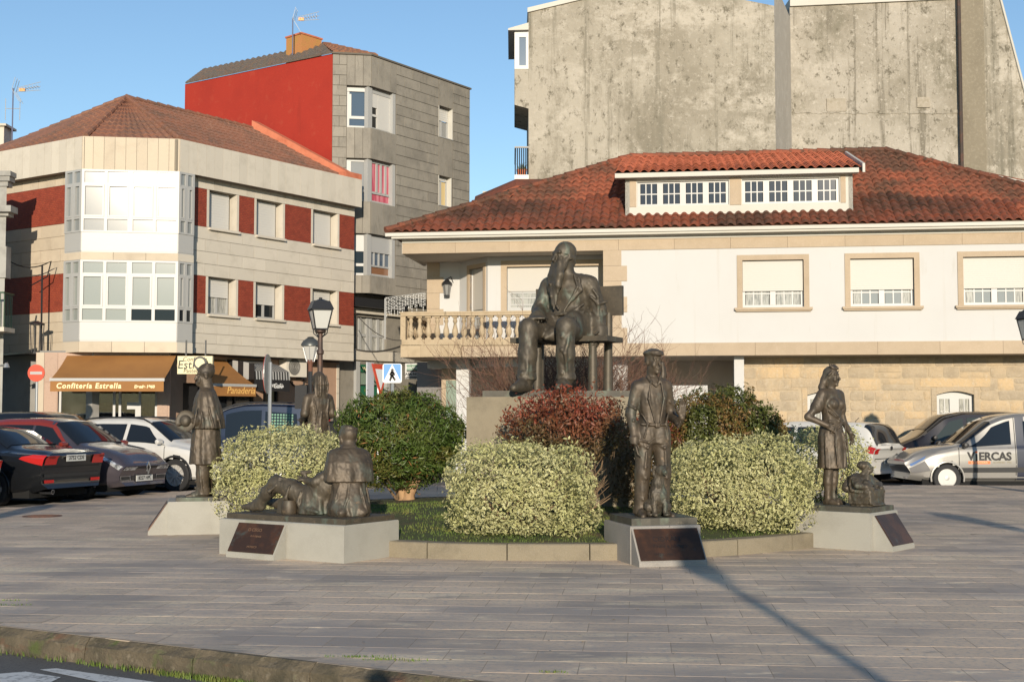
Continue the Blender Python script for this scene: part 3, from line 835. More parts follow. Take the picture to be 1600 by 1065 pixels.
# air conditioner
s0 = FB.s_at(452, -.55)
acz = FB.z_at(588, s0, -.6)
ac = thing('air_conditioner', FB.p(s0 + .4, GD, acz), 'cream air conditioner box with round fan grille beside the striped awning', 'air conditioner')
obj('casing', MB().fbox(FB, s0, s0 + .95, GD, GD + .34, acz, acz + .66), mat('ac_casing', (.66, .62, .54), .5), ac)
c = FB.p(s0 + .36, GD + .345, acz + .33)
g_ = MB()
for r in (.27, .2, .13, .06):
    ring = [c + Vector((e1.x, e1.y, 0)) * (r * math.cos(a)) + Vector((0, 0, r * math.sin(a))) for a in np.linspace(0, 2 * PI, 19)]
    g_.tube(ring, .012, 5, False)
obj('fan_grille', g_, mat('fan_grille', (.25, .24, .22), .5), ac)
obj('fan_disc', MB().add([c - Vector((*FB.n, 0)) * .003 + Vector((e1.x, e1.y, 0)) * (.27 * math.cos(a)) + Vector((0, 0, .27 * math.sin(a))) for a in np.linspace(0, 2 * PI, 20)[:-1]], [tuple(range(19))]), mat('fan_dark', (.14, .135, .125), .6), ac)
obj('bracket', MB().fbox(FB, s0 + .1, s0 + .14, GD, GD + .4, acz - .06, acz).fbox(FB, s0 + .8, s0 + .84, GD, GD + .4, acz - .06, acz), M_dark, ac)
obj('hose', MB().tube([FB.p(s0 + .96, GD + .1, acz + .2), FB.p(s0 + 1.1, GD + .1, acz + .1), FB.p(s0 + 1.1, GD + .06, acz - .25), FB.p(s0 + .7, GD + .05, acz - .3), FB.p(s0 + .5, GD + .02, acz - .15)], .025, 6), M_dark, ac)
# roof aerial at the far left
def aerial(loc, h, label, tilt=.12, up=True):
    t = thing('tv_aerial', loc, label, 'aerial'); x, y, z = loc
    obj('mast', MB().tube([(x, y, z - .3), (x, y, z + h)], .025, 6), mat('aerial_mast', (.12, .13, .20), .5), t)
    mb = MB(); top = Vector((x, y, z + h - .08)); d = Vector((1, -.1, tilt)).normalized()
    for k, off in enumerate((-.06, 0, .07)): mb.tube([top + Vector((0, 0, off)) + d * .15, top + Vector((0, 0, off * 2.2)) + d * 1.0], .010, 5)
    for k in range(7):
        c = top + d * (.3 + .1 * k); mb.tube([c + Vector((0, -.16, 0)), c + Vector((0, .16, 0))], .007, 4); mb.tube([c + Vector((0, 0, -.1)), c + Vector((0, 0, .1))], .006, 4)
    obj('yagi', mb, M_white, t)
    rf = MB()
    for sgn in (1, -1):
        for yy in (-.2, 0, .2): rf.tube([top + Vector((.03, yy, 0)), top + Vector((.28 if sgn < 0 else .14, yy, .42 * sgn))], .009, 4)
    obj('reflector', rf, M_white, t)
    obj('junction_box', MB().box(x + .22, x + .42, y - .05, y + .05, z + h - .11, z + h - .01), mat('orange_box', (.75, .36, .12), .5), t)
    return t
aerial(P(19, 212, 45), P(19, 138, 45).z - P(19, 212, 45).z, 'white television aerial on a thin mast left of the tiled roof')
vh = MB()
t = bpy.data.objects['tv_aerial']; l = t.location
for dx in (-.25, .25): vh.tube([l + Vector((dx, 0, .55)), l + Vector((dx, 0, 1.3))], .012, 5)
vh.tube([l + Vector((-.25, 0, .95)), l + Vector((.25, 0, .95))], .012, 5)
obj('side_element', vh, M_white, t)
# chimney stub far left
c = P(2, 212, 46)
single('chimney', MB().box(c.x - .6, c.x + .25, c.y - .4, c.y + .4, c.z - 1.2, c.z + .25).box(c.x - .7, c.x + .35, c.y - .5, c.y + .5, c.z + .25, c.z + .33), M_panel, 'grey chimney at the left edge behind the tiled roof', 'chimney', (c.x, c.y, c.z - 1.2))
# drain pipe, meter lamp and cables on the left wing
cb = thing('cable', FL.p(7.0, -.3, 5.9), 'black cables looping across the shaded side wall to a pipe', 'cable')
cab = MB()
pA = P(2, 398, 38.9); pB = P(72, 412, 38.35)
cab.tube([pA.lerp(pB, t) + Vector((0, 0, -.45 * 4 * t * (1 - t) * .5)) for t in np.linspace(0, 1, 9)], .018, 5)
pC = P(50, 445, 38.5); cab.tube([pB, P(80, 408, 38.2), P(74, 432, 38.3), pC], .02, 5)
obj('wire', cab, M_dark, cb)
obj('conduit', MB().tube([P(66, 415, 38.25), P(64, 560, 38.25)], .03, 6), M_dark, cb)
wl = thing('wall_lamp', P(58, 525, 38.0), 'wire cage wall lamp on the shaded side wall above the no entry sign', 'lamp')
mb = MB(); c = P(58, 528, 38.0)
for k in range(8):
    a = k * PI / 4; mb.tube([c + Vector((.2 * math.cos(a), .2 * math.sin(a), .4)), c + Vector((.16 * math.cos(a), .16 * math.sin(a), -.42))], .012, 4)
mb.lathe([(.21, .38), (.22, .42), (.1, .46), (.02, .5)], c, 10); mb.lathe([(.17, -.45), (.17, -.40)], c, 10)
obj('cage', mb, M_dark, wl)
# ---- neighbouring house at the picture's left edge
Yn = 37.2
xe = P(6, 500, Yn).x
FN = Frame((xe - 6, Yn), (1, 0))
nb = thing('corner_house', (xe - 3, Yn, ROAD_Z), 'grey stucco house corner with a green balcony at the left edge', 'building')
M_stucco = mat('grey_stucco', (.36, .35, .32), .9, mixes=[((.22, .21, .19), 1.4, .45, .7)], bump=(20, .4, .02))
zN = P(0, 276, Yn).z
obj('wall', MB().prism([(xe - 6, Yn), (xe, Yn), (xe - .9, Yn + 1.9), (xe - 6, Yn + 1.9)], ROAD_Z, zN), M_stucco, nb)
mb = MB()
for dz, ex in ((0, .16), (-.14, .12), (-.28, .05)): mb.fbox(FN, 0, 6 + ex, -.3, ex, zN + dz, zN + dz + .14)
zl_ = P(0, 327, Yn).z
mb.fbox(FN, 0, 6.22, -.3, .24, zl_ - .10, zl_ + .08).fbox(FN, 0, 6.10, -.3, .1, zl_ - .2, zl_ - .1)
zl_ = P(0, 385, Yn).z; mb.fbox(FN, 0, 6.05, -.3, .06, zl_ - .9, zl_)
obj('cornice', mb, M_stucco, nb)
zb = P(0, 512, Yn - .4).z; ztop = P(0, 460, Yn - .4).z
bal = obj('balcony', MB().fbox(FN, 4, 6.32, .001, .8, zb - .12, zb), M_panel, nb)
rl = MB()
for s in np.arange(4.2, 6.32, .11): rl.tube([FN.p(s, .74, zb), FN.p(s, .74, ztop)], .014, 5)
for d in np.arange(.1, .74, .11): rl.tube([FN.p(6.26, d, zb), FN.p(6.26, d, ztop)], .014, 5)
rl.fbox(FN, 4, 6.29, .71, .77, ztop, ztop + .05).fbox(FN, 6.23, 6.29, .01, .71, ztop, ztop + .05)
obj('railing', rl, mat('green_paint', (.03, .075, .04), .5), bal)
lt = thing('bracket_lamp', P(6, 572, Yn), 'small bright spotlight bracket low at the left edge', 'lamp')
c = P(6, 572, Yn); obj('arm', MB().tube([c + Vector((-.2, 0, 0)), c + Vector((.12, -.1, .06))], .02, 6), M_steel, lt)
obj('shade', MB().lathe([(.02, .08), (.05, .06), (.10, -.06), (.08, -.06)], c + Vector((.12, -.12, .02)), 10), M_steel, lt)
# ================================================================ grey apartment block with the red side wall
M_granite_t = mat('grey_granite_panel', (.335, .305, .255), .8, rnd=.09, mixes=[((.24, .22, .185), 1.6, .45, .72), ((.40, .37, .31), 40, .52, .8), ((.22, .20, .165), 9, .56, .75, (1, 1, .25))], bump=(60, .2, .006))
M_granite_j = mat('grey_panel_joint', (.12, .105, .085), .9)
M_redwall = mat('red_render', (.35, .026, .012), .85, mixes=[((.30, .021, .010), .5, .45, .7), ((.37, .045, .022), 2.5, .58, .75), ((.38, .06, .03), 9, .63, .74, (1, 1, .5)), ((.26, .02, .009), .9, .6, .8, (3, 3, .3))], bump=(14, .25, .02))
R0 = Vector((-6.316, 45.47)); R1 = Vector((P(577, 647, 45.7).x, 45.7))
FT = Frame(R1, e1); FK = Frame(R0, R1 - R0); FR = Frame(R0 + e2 * 7.6, -e2)
LT = FT.s_at(733); LK = (R1 - R0).length; ZT = 14.28
tower = thing('apartment_block', (*(R0 + (R1 - R0) / 2), ROAD_Z), 'grey granite apartment block with a blank red side wall and orange chimney', 'building')
DW = .30                          # window recess
def zt_(py): return FT.z_at(py, 0)
cw = [(zt_(200), zt_(135)), (zt_(315), zt_(248)), (zt_(430), zt_(365))]    # corner windows
sk0 = FK.s_at(539); st1 = FT.s_at(617)
zov = zt_(458)
rw = [(FT.s_at(684), FT.s_at(706), FT.z_at(217, FT.s_at(695)), FT.z_at(168, FT.s_at(695))), (FT.s_at(684), FT.s_at(704.5), FT.z_at(323, FT.s_at(694)), FT.z_at(276, FT.s_at(694)))]
wall = MB()
holes_wall(wall, FT, 0, LT, -DW, 0, zov, ZT, [(0, st1, a, b) for a, b in cw] + list(rw))
holes_wall(wall, FK, 0, LK, -DW, 0, zov, ZT - .003, [(sk0, LK, a, b) for a, b in cw])
# plugs closing the wedge where the two faces meet, below and above the corner windows
zz = [zov] + [z for c in reversed(cw) for z in c] + [ZT]
pa, pb, pc = FT.p(0, -DW, 0), FK.p(LK, -DW, 0), R1
for a, b in zip(zz[::2], zz[1::2]): wall.prism([(pc.x, pc.y), (pa.x, pa.y), (pb.x, pb.y)], a + .002, b - .002)
# floor and back of the corner recesses
for a, b in cw:
    q = [FK.p(sk0, -DW, 0), FK.p(LK - .1, -DW - .02, 0), FT.p(.1, -DW - .02, 0), FT.p(st1, -DW, 0), FT.p(st1, -1.5, 0), FK.p(sk0, -1.5, 0)]
    wall.prism([(p.x, p.y) for p in q], a - .2, a + .002); wall.prism([(p.x, p.y) for p in q], b - .002, b + .2)
obj('wall', wall, M_granite_j, tower)
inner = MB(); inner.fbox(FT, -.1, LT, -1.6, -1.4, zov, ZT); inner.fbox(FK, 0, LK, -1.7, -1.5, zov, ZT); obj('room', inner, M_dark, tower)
mb = MB(); mb.fbox(FR, 0, 7.6 - .006, -.4, 0, ROAD_Z, ZT + .0)
red = obj('side_wall', mb, M_redwall, tower)
# cladding panels
def clad(F, s0, s1, z0, z1, rows, length, shift=.5):
    h = (z1 - z0) / rows
    for r in range(rows):
        s = s0 - length * (shift if r % 2 else 0)
        while s < s1 - .03:
            a, b = max(s, s0), min(s + length, s1)
            if b - a > .08: piece('granite_panel', tower, F, a + .009, b - .009, 0, .022 + random.uniform(-.004, .004), z0 + r * h + .009, z0 + (r + 1) * h - .009, M_granite_t)
            s += length
NR = 23
clad(FT, st1 + .002, rw[0][0] - .02, zov, ZT - .02, NR, .92)
clad(FT, rw[0][1] + .02, LT - .01, zov, ZT - .02, NR, .92)
for r in range(NR):
    h = (ZT - .02 - zov) / NR
    for a, b in (((0, sk0),) if r % 2 else ((0, sk0 * .48), (sk0 * .48, sk0))): piece('granite_panel', tower, FK, a + .008, b - .008, 0, .022 + random.uniform(-.004, .004), zov + r * h + .009, zov + (r + 1) * h - .009, M_granite_t)
def upright(F, s0, s1, z0, z1, n):
    L = (s1 - s0) / n
    for k in range(n): piece('granite_panel', tower, F, s0 + k * L + .008, s0 + (k + 1) * L - .008, 0, .025 + random.uniform(-.004, .004), z0 + .006, z1 - .006, M_granite_t)
zz2 = [zov] + [z for c in reversed(cw) for z in c] + [ZT - .02]
for a, b in zip(zz2[::2], zz2[1::2]):
    upright(FT, 0.0, st1, a, b, 4); upright(FK, sk0, LK, a, b, 3)
upright(FT, rw[0][0], rw[0][1], rw[0][3], ZT - .02, 3); upright(FT, rw[0][0], rw[0][1], rw[1][3], rw[0][2], 2); upright(FT, rw[0][0], rw[0][1], zov, rw[1][2], 2)
obj('roof_edge', MB().fbox(FT, -.03, LT + .04, -.3, .07, ZT - .012, ZT + .05).fbox(FK, -.03, LK, -.3, .072, ZT - .013, ZT + .049), M_granite_j, tower)
# windows
M_pink = mat('pink_curtain_glass', (.42, .06, .10), .15, mixes=[((.60, .22, .26), 3, .45, .6, (8, 8, .3))])
M_skyglass = mat('sky_glass', (.07, .10, .14), .05, spec=.5)
M_brickin = mat('brown_glass', (.22, .11, .06), .2)
def corner_window(z0, z1, mk, mt, label, box=.0, mt2=None):
    fr = MB(); dd = -.16
    zb = z1 - (z1 - z0) * box
    for F, a, b in ((FK, sk0, LK), (FT, 0, st1)):
        fr.fbox(F, a, b, dd - .08, dd, z0 + .001, z0 + .09); fr.fbox(F, a, b, dd - .08, dd, z1 - .09, z1 - .001)
        if box: fr.fbox(F, a + .001, b - .001, dd - .07, dd + .03, zb, z1 - .09)
        fr.fbox(F, a, a + .10, dd - .079, dd + .001, z0 + .09, zb); fr.fbox(F, b - .10, b, dd - .079, dd + .001, z0 + .09, zb)
    fr.fbox(FT, -.06, .16, dd - .1, dd + .07, z0, z1)
    fr.fbox(FT, st1 - .16, st1 - .002, dd - .077, -.02, z0 + .001, z1 - .001)
    zm = z0 + (z1 - z0) * .26
    k0, k1 = sk0 + .10, LK - .1
    fr.fbox(FK, k0, k1, dd - .07, dd + .004, zm - .05, zm + .05)
    fr.fbox(FK, k0, k0 + .07, dd - .07, dd + .006, zm + .05, zb - .09); fr.fbox(FK, k1 - .07, k1, dd - .07, dd + .006, zm + .05, zb - .09)
    w_ = obj('corner_window', fr, M_white, tower); w_['label'] = label
    for a, b in ((z0 + .09, zm - .05), (zm + .05, zb)): obj('pane', MB().fbox(FK, k0, k1, dd - .05, dd - .035, a, b), mk, w_)
    return w_, dd, zm, zb
w_, dd, zm, zb = corner_window(*cw[0], M_skyglass, None, 'corner window with its shutter half open', .12)
f2 = MB(); c = st1 * .36
f2.fbox(FT, c, c + .05, dd - .07, dd + .004, cw[0][0] + .09, zb); f2.fbox(FT, .16, c, dd - .07, dd + .004, zm + .1, zm + .18); f2.fbox(FT, c + .05, st1 - .16, dd - .06, dd + .01, cw[0][0] + .08, zb)
f2.fbox(FT, .16, c, dd - .06, dd + .01, zb - .5, zb)
obj('shutter', f2, M_shutter, w_)
obj('pane', MB().fbox(FT, .16, c, dd - .05, dd - .04, cw[0][0] + .09, zb - .5), M_glass_dark, w_)
w_, dd, zm, zb = corner_window(*cw[1], M_glass_white, None, 'corner window with pink curtains', .0)
f2 = MB()
for u in (.30, .52, .76): f2.fbox(FT, .16 + (st1 - .32) * u, .16 + (st1 - .32) * u + .08, dd - .07, dd + .004, zm, zb - .09)
f2.fbox(FT, .16, st1 - .16, dd - .07, dd + .004, zm - .06, zm + .02); obj('mullion', f2, M_white, w_)
obj('pane', MB().fbox(FT, .16, st1 - .16, dd - .05, dd - .04, cw[1][0] + .09, zb - .09), M_pink, w_)
w_, dd, zm, zb = corner_window(*cw[2], M_glass_dark, None, 'corner window with white shutter box and plants', .42)
f2 = MB()
for u in (.2, .45, .72): f2.fbox(FT, .16 + (st1 - .32) * u, .16 + (st1 - .32) * u + .06, dd - .07, dd + .004, zm, zb)
f2.fbox(FT, .16, st1 - .16, dd - .07, dd + .004, zm - .04, zm + .02); obj('mullion', f2, M_white, w_)
obj('pane', MB().fbox(FT, .16, st1 - .16, dd - .05, dd - .04, zm, zb), M_skyglass, w_); obj('pane', MB().fbox(FT, .16, st1 - .16, dd - .05, dd - .04, cw[2][0] + .09, zm - .04), M_brickin, w_)
for (a, b, z0, z1), lab, dr, cu in ((rw[0], 'small window with half shutter and white curtain', .42, M_glass_white), (rw[1], 'small window with yellow blind', .12, mat('yellow_blind_glass', (.55, .42, .20), .15))):
    w_ = blind_window(tower, FT, a + .03, b - .03, z0 + .03, z1 - .02, -.26, dr, lab, curtain=cu)
    obj('sill', MB().fbox(FT, a + .002, b - .002, -.2, .05, z0 - .0, z0 + .028), M_white, w_)
    obj('reveal', MB().fbox(FT, b - .03, b - .001, -.24, .015, z0 + .03, z1), M_cream, w_); obj('reveal', MB().fbox(FT, a + .001, a + .03, -.24, .015, z0 + .03, z1), M_cream, w_)
# lower storeys, set back
SB = -.75
z1f = zt_(545); z1w0, z1w1 = zt_(545), zt_(492)
low = MB()
holes_wall(low, FT, -1.2, LT, SB - .3, SB, ROAD_Z, zov + .05, [(FT.s_at(558, SB), FT.s_at(604, SB), z1w0, z1w1), (FT.s_at(561, SB), FT.s_at(602, SB), ROAD_Z, zt_(570))])
obj('lower_wall', low, M_granite_t, tower)
obj('lower_room', MB().fbox(FT, -1.2, LT, SB - .9, SB - .7, ROAD_Z, zov), M_dark, tower)
fr = MB(); a, b = FT.s_at(558, SB), FT.s_at(604, SB)
for u in (0, .17, .42, .53, .78, 1): c = a + (b - a) * u; fr.fbox(FT, max(a, c - .06), min(b, c + .06), SB - .2, SB - .1, z1w0, z1w1)
fr.fbox(FT, a, b, SB - .19, SB - .11, z1w0 + (z1w1 - z1w0) * .42, z1w0 + (z1w1 - z1w0) * .5)
w_ = obj('window', fr, M_white, tower); obj('pane', MB().fbox(FT, a, b, SB - .17, SB - .155, z1w0, z1w1), M_glass_cloth, w_)
ex = MB()
for k in range(5): piece('granite_panel', tower, FT, a - .6 + k * .75, a - .6 + (k + 1) * .75 - .02, SB, SB + .1, z1w0 - .36, z1w0 - .02, M_panel)
obj('ledge', MB().fbox(FT, -1.2, LT, SB, SB + .18, z1w1 + .1, z1w1 + .28), M_panel, tower)
obj('shadow_gap_box', MB().fbox(FT, -.8, 2.4, SB + .02, SB + .5, z1w1 + .3, z1w1 + .62), M_dark, tower)  # added dark box stands for the shadowed gap under the overhang
# green shop at street level
M_green = mat('green_sign', (.02, .12, .06), .4); M_greygreen = mat('grey_green_blind', (.19, .25, .20), .6)
gs = MB(); a, b = FT.s_at(559, SB), FT.s_at(604, SB)
z0, z1, z2, z3 = zt_(622), zt_(602), zt_(588), zt_(568)
shop = thing('estate_agency', FT.p((a + b) / 2, SB, ROAD_Z), 'green estate agency shop front with property cards beside the crossing sign', 'shop front')
obj('fascia_board', MB().fbox(FT, a, b, SB + .01, SB + .08, z2 + .18, z3), M_green, shop)
obj('blind', MB().fbox(FT, a, b, SB - .06, SB + .0, z1 + .05, z2 + .18), M_greygreen, shop)
text('lettering', 'WWW.CASA-NOVA.ES', .21, FT.p(a + 1.25, SB + .085, (z2 + z3) / 2 + .06), (*FT.d, 0), (*FT.n, 0), M_text_cream, shop)
obj('green_rail', MB().fbox(FT, a, b, SB - .05, SB + .01, z0 + .1, z0 + .45), M_green, shop)
obj('pane', MB().fbox(FT, a, b, SB - .10, SB - .09, ROAD_Z, z1 + .05), M_glass_dark, shop)
cards = MB()
for r in range(3):
    for k in range(4): cards.fbox(FT, a + .15 + k * .36, a + .15 + k * .36 + .24, SB - .085, SB - .08, z0 - .45 - r * .6, z0 - .05 - r * .6)
tag(obj('property_card', cards, M_white, shop), kind='stuff')
obj('white_post', MB().fbox(FT, a - .22, a - .02, SB + .01, SB + .14, ROAD_Z, z3 + .1), M_white, shop)
obj('white_post', MB().fbox(FT, FT.s_at(600, SB), FT.s_at(605, SB), SB + .01, SB + .14, ROAD_Z, zt_(592)), M_white, shop)
# projecting sign box
c0_, c1_ = P(633, 591.5, 45.5), P(660.5, 567.5, 45.5)
FS2 = Frame((c0_.x, 45.5), (1, .02))
L = c1_.x - c0_.x
sg = thing('sign_box', (c0_.x + L / 2, 45.5, c0_.z), 'white box sign with green panel and black lettering projecting beside the crossing sign', 'sign')
obj('box', MB().fbox(FS2, 0, L, -.5, 0, c0_.z, c1_.z), M_white, sg)
H = c1_.z - c0_.z
obj('green_panel', MB().fbox(FS2, .05, L - .12, .001, .012, c0_.z + H * .55, c1_.z - .04), M_green, sg)
obj('black_bar', MB().fbox(FS2, .05, L - .12, .001, .012, c0_.z + H * .46, c0_.z + H * .54).fbox(FS2, .05, L - .12, .001, .012, c0_.z + .03, c0_.z + H * .14), M_text_black, sg)
text('lettering', 'CASA-NOVA', .125, FS2.p(L / 2 - .03, .006, c0_.z + H * .30), (*FS2.d, 0), (*FS2.n, 0), M_text_black, sg, bold=.004)
text('lettering', 'inmobiliaria', .10, FS2.p(L / 2 - .03, .015, c0_.z + H * .72), (*FS2.d, 0), (*FS2.n, 0), M_text_white, sg)
obj('arm', MB().fbox(FS2, L * .4, L * .4 + .06, -2.0, -.5, c0_.z + .3, c0_.z + .36), M_dark, sg)
# roof, chimney and aerial
M_oldroof = mat('grey_old_tiles', (.17, .14, .115), .9, mixes=[((.24, .13, .08), 2.5, .5, .7), ((.10, .09, .08), 8, .5, .7)], bump=(12, .6, .04))
a = FR.p(.1, .06, ZT); b = FR.p(7.6, .06, ZT); c = FT.p(LT, -.1, ZT + .05)
rz = P(500, 68, 49).z
apx = P(505, 69, 49.2); ap2 = P(318, 110, 52.0); ap3 = FT.p(LT - .6, -1.5, ZT + .25)
mb = MB(); mb.add([a, b, FK.p(LK, .0, ZT + .04), c, apx, ap2, ap3], [(0, 1, 4, 5), (1, 2, 4), (2, 3, 6, 4)])
rf = obj('roof', mb, M_oldroof, tower, fix=False)
rt = MB(); corrugated(rt, a, b, ap2, apx, 22, 7, .06, 4); tag(obj('roof_tiles', rt, M_oldroof, rf, fix=False), kind='stuff')
rt = MB(); corrugated(rt, FK.p(0, .05, ZT + .04), FT.p(.3, .05, ZT + .04), apx - Vector((.05, 0, 0)), apx + Vector((.05, 0, 0)), 7, 7, .06, 4); tag(obj('roof_tiles', rt, mat('roof_tile_far', (.30, .13, .07), .85, mixes=[((.17, .10, .06), 4, .45, .65)]), rf, fix=False), kind='stuff')
g_ = MB()
for k in range(24):
    u0 = k / 24; p = a.lerp(b, u0 + .005); q = a.lerp(b, u0 + .036)
    g_.add([p + Vector((0, 0, .02)), q + Vector((0, 0, .02)), q + Vector((-.0, .25, .14)), p + Vector((0, .25, .14))], [(0, 1, 2, 3)])
obj('verge_flashing', g_, mat('lead_flashing', (.30, .29, .28), .5), rf, fix=False)
M_orange = mat('ochre_render', (.46, .20, .07), .85, mixes=[((.40, .22, .06), 2, .45, .65)], bump=(20, .2, .01))
cx0, cx1, Yc = P(447, 80, 48.6), P(503, 80, 48.6), 48.6
zc0, zc1 = P(447, 90, Yc).z, P(447, 55.5, Yc).z
FH = Frame((P(472, 80, 47.9).x, 47.9), (.80, .60)); FH2 = Frame((P(447, 80, 48.6).x, 48.6), (.75, -.66))
mb = MB()
pA_, pB_, pC_ = P(447, 80, 48.5), P(471, 80, 47.9), P(502.5, 80, 48.7)
zt1 = P(471, 53, 47.9).z
poly = [(pA_.x, pA_.y), (pB_.x, pB_.y), (pC_.x, pC_.y), (pA_.x + pC_.x - pB_.x, pA_.y + pC_.y - pB_.y)]
mb.prism(poly, zc0 - .3, zt1)
ch = obj('chimney', mb, M_orange, rf)
cxx, cyy = sum(p[0] for p in poly) / 4, sum(p[1] for p in poly) / 4
obj('cap', MB().prism([(cxx + (p[0] - cxx) * 1.07, cyy + (p[1] - cyy) * 1.07) for p in poly], zt1, zt1 + .06), M_coping, ch)
la = P(457, 82, 47.7)
aerial((la.x, la.y, la.z), P(457, 28, 47.7).z - la.z, 'white television aerial on a mast in front of the orange chimney')
# ================================================================ white house with the tiled roof
hd = Vector((math.cos(math.radians(7.7)), -math.sin(math.radians(7.7))))
HX = P(972, 647, 37.3)
FH = Frame((HX.x, HX.y), hd)      # s = 0 at the inner edge of the loggia
HS = FH.s_at
M_hwall = mat('warm_white_render', (.83, .82, .80), .9, mixes=[((.79, .775, .75), .35, .45, .75), ((.74, .72, .67), 4, .62, .8, (1, 1, .2)), ((.76, .73, .68), 1.6, .60, .75, (2.5, 2.5, .12), 10)], bump=(80, .12, .006))
M_hstone = mat('house_stone', (.56, .44, .31), .8, rnd=.05, mixes=[((.50, .39, .27), 2, .45, .7), ((.62, .50, .37), 30, .52, .75)], bump=(50, .15, .004))
M_hstone_dirty = mat('balcony_stone', (.56, .44, .29), .85, rnd=.06, mixes=[((.46, .35, .22), 3, .45, .7), ((.20, .16, .10), 5, .60, .72, (1, 1, .35))], bump=(50, .2, .005))
M_htile = mat('house_roof_tile', (.30, .088, .046), .85, rnd=.24, hue=(.20, .066, .040), spec=.25, mixes=[((.10, .050, .033), .55, .42, .60), ((.075, .048, .032), 6, .52, .66), ((.40, .15, .08), 22, .6, .75), ((.055, .042, .032), 14, .60, .70)], bump=(40, .3, .008))
def hz(py, px=1150, d=0.): return FH.z_at(py, HS(px, d), d)
z_band0, z_band1, z_w1, z_st1, z_eave = hz(555), hz(535), hz(388), hz(371), hz(357)
s_rt = 20.5; s_bal = HS(627)
house = thing('white_house', FH.p(5, 0, ROAD_Z), 'white two storey house with a red tiled hip roof, long dormer and balustraded balcony', 'building')
uw = [(1161, 1257), (1330, 1430), (1507, 1607)]
wins_h = [(HS(a), HS(b)) for a, b in uw]
zw0, zw1 = hz(480), hz(407)
mb = MB()
holes_wall(mb, FH, .0, s_rt, -.35, 0, z_band1, z_w1, [(a, b, zw0, zw1) for a, b in wins_h] + [(HS(1676), HS(1776), zw0, zw1)])
obj('wall', mb, M_hwall, house)
obj('back_room', MB().fbox(FH, -6, s_rt, -.9, -.8, z_band1, z_w1) if False else MB().fbox(FH, .5, s_rt, -.9, -.8, z_band1, z_w1), M_dark, house)
# stone bands in long blocks
def hband(z0, z1, s0, s1, d, n, m=M_hstone):
    L = (s1 - s0) / n
    for k in range(n): piece('band_stone', house, FH, s0 + k * L + .003, s0 + (k + 1) * L - .003, -.3, d + random.uniform(-.0015, .0015), z0, z1, m)
hband(z_band0, z_band1, HS(722), s_rt, .035, 15); hband(z_w1, z_st1, HS(628), s_rt, .03, 17)
obj('cornice', MB().fbox(FH, HS(628), s_rt, -.3, .06, z_st1 + .002, z_eave - .12).fbox(FH, HS(615), s_rt, .05, .36, z_eave - .16, z_eave - .02), M_cream, house)
# upper windows
for i, (a, b) in enumerate(wins_h + [(HS(1676), HS(1776))]):
    fr = MB(); t_ = .15
    for q in ((a - t_, a, zw0 - .02, zw1 + t_), (b, b + t_, zw0 - .02, zw1 + t_), (a, b, zw1, zw1 + t_)): fr.fbox(FH, q[0], q[1], -.10, .03, q[2], q[3])
    w_ = obj('window', fr, M_hstone, house)
    obj('sill', MB().fbox(FH, a - t_ - .08, b + t_ + .08, -.2, .12, zw0 - .09, zw0 - .021).fbox(FH, a - t_ - .04, b + t_ + .04, -.1, .08, zw0 - .13, zw0 - .09), M_hstone, w_)
    D = -.14; zs = zw0 + (zw1 - zw0) * .345
    sash = MB()
    sash.fbox(FH, a, b, D - .06, D, zw0, zw0 + .07); sash.fbox(FH, a, a + .08, D - .06, D, zw0 + .07, zs + .05); sash.fbox(FH, b - .08, b, D - .06, D, zw0 + .07, zs + .05)
    m_ = (a + b) / 2; sash.fbox(FH, m_ - .08, m_ + .08, D - .06, D + .01, zw0 + .07, zs + .05)
    for l, r in ((a + .08, m_ - .08), (m_ + .08, b - .08)):
        for k in (1, 2): c = l + (r - l) * k / 3; sash.fbox(FH, c - .018, c + .018, D - .05, D - .005, zw0 + .07, zs + .05)
        sash.fbox(FH, l, r, D - .049, D - .006, zs - .085, zs - .05)
        for k in range(3):
            c0, c1 = l + (r - l) * k / 3 + .018, l + (r - l) * (k + 1) / 3 - .018
            mm = M_glass_cloth if (i == 0 or (k == 0 and l < m_) or (k == 2 and l > m_)) else mat('glass_grey', (.2, .2, .2))
            obj('pane', MB().fbox(FH, c0, c1, D - .035, D - .025, zw0 + .07, zs + .05), mm, w_)
    obj('sash', sash, M_white, w_)
    sh = MB()
    n = 15
    for k in range(n):
        u, v_ = zs + (zw1 - zs) * k / n, zs + (zw1 - zs) * (k + 1) / n
        sh.hexa([FH.p(a + .01, D + .055, u), FH.p(b - .01, D + .055, u), FH.p(b - .01, D + .03, u), FH.p(a + .01, D + .03, u)], [FH.p(a + .01, D + .05, v_), FH.p(b - .01, D + .05, v_), FH.p(b - .01, D + .03, v_), FH.p(a + .01, D + .03, v_)])
    tag(obj('shutter', sh, mat('house_shutter', (.74, .70, .63), .5), w_), kind='stuff')
# quoin pier between loggia and wall
for k in range(6):
    h = (z_w1 - z_band1) / 6; wd = .50 if k % 2 else .66
    piece('quoin', house, FH, -.52, -.52 + wd + .02, -.32, .03, z_band1 + k * h + .003, z_band1 + (k + 1) * h - .003, M_hstone)
obj('pier', MB().fbox(FH, -.5, 0, -1.2, -.33, z_band1, z_w1), M_hwall, house)
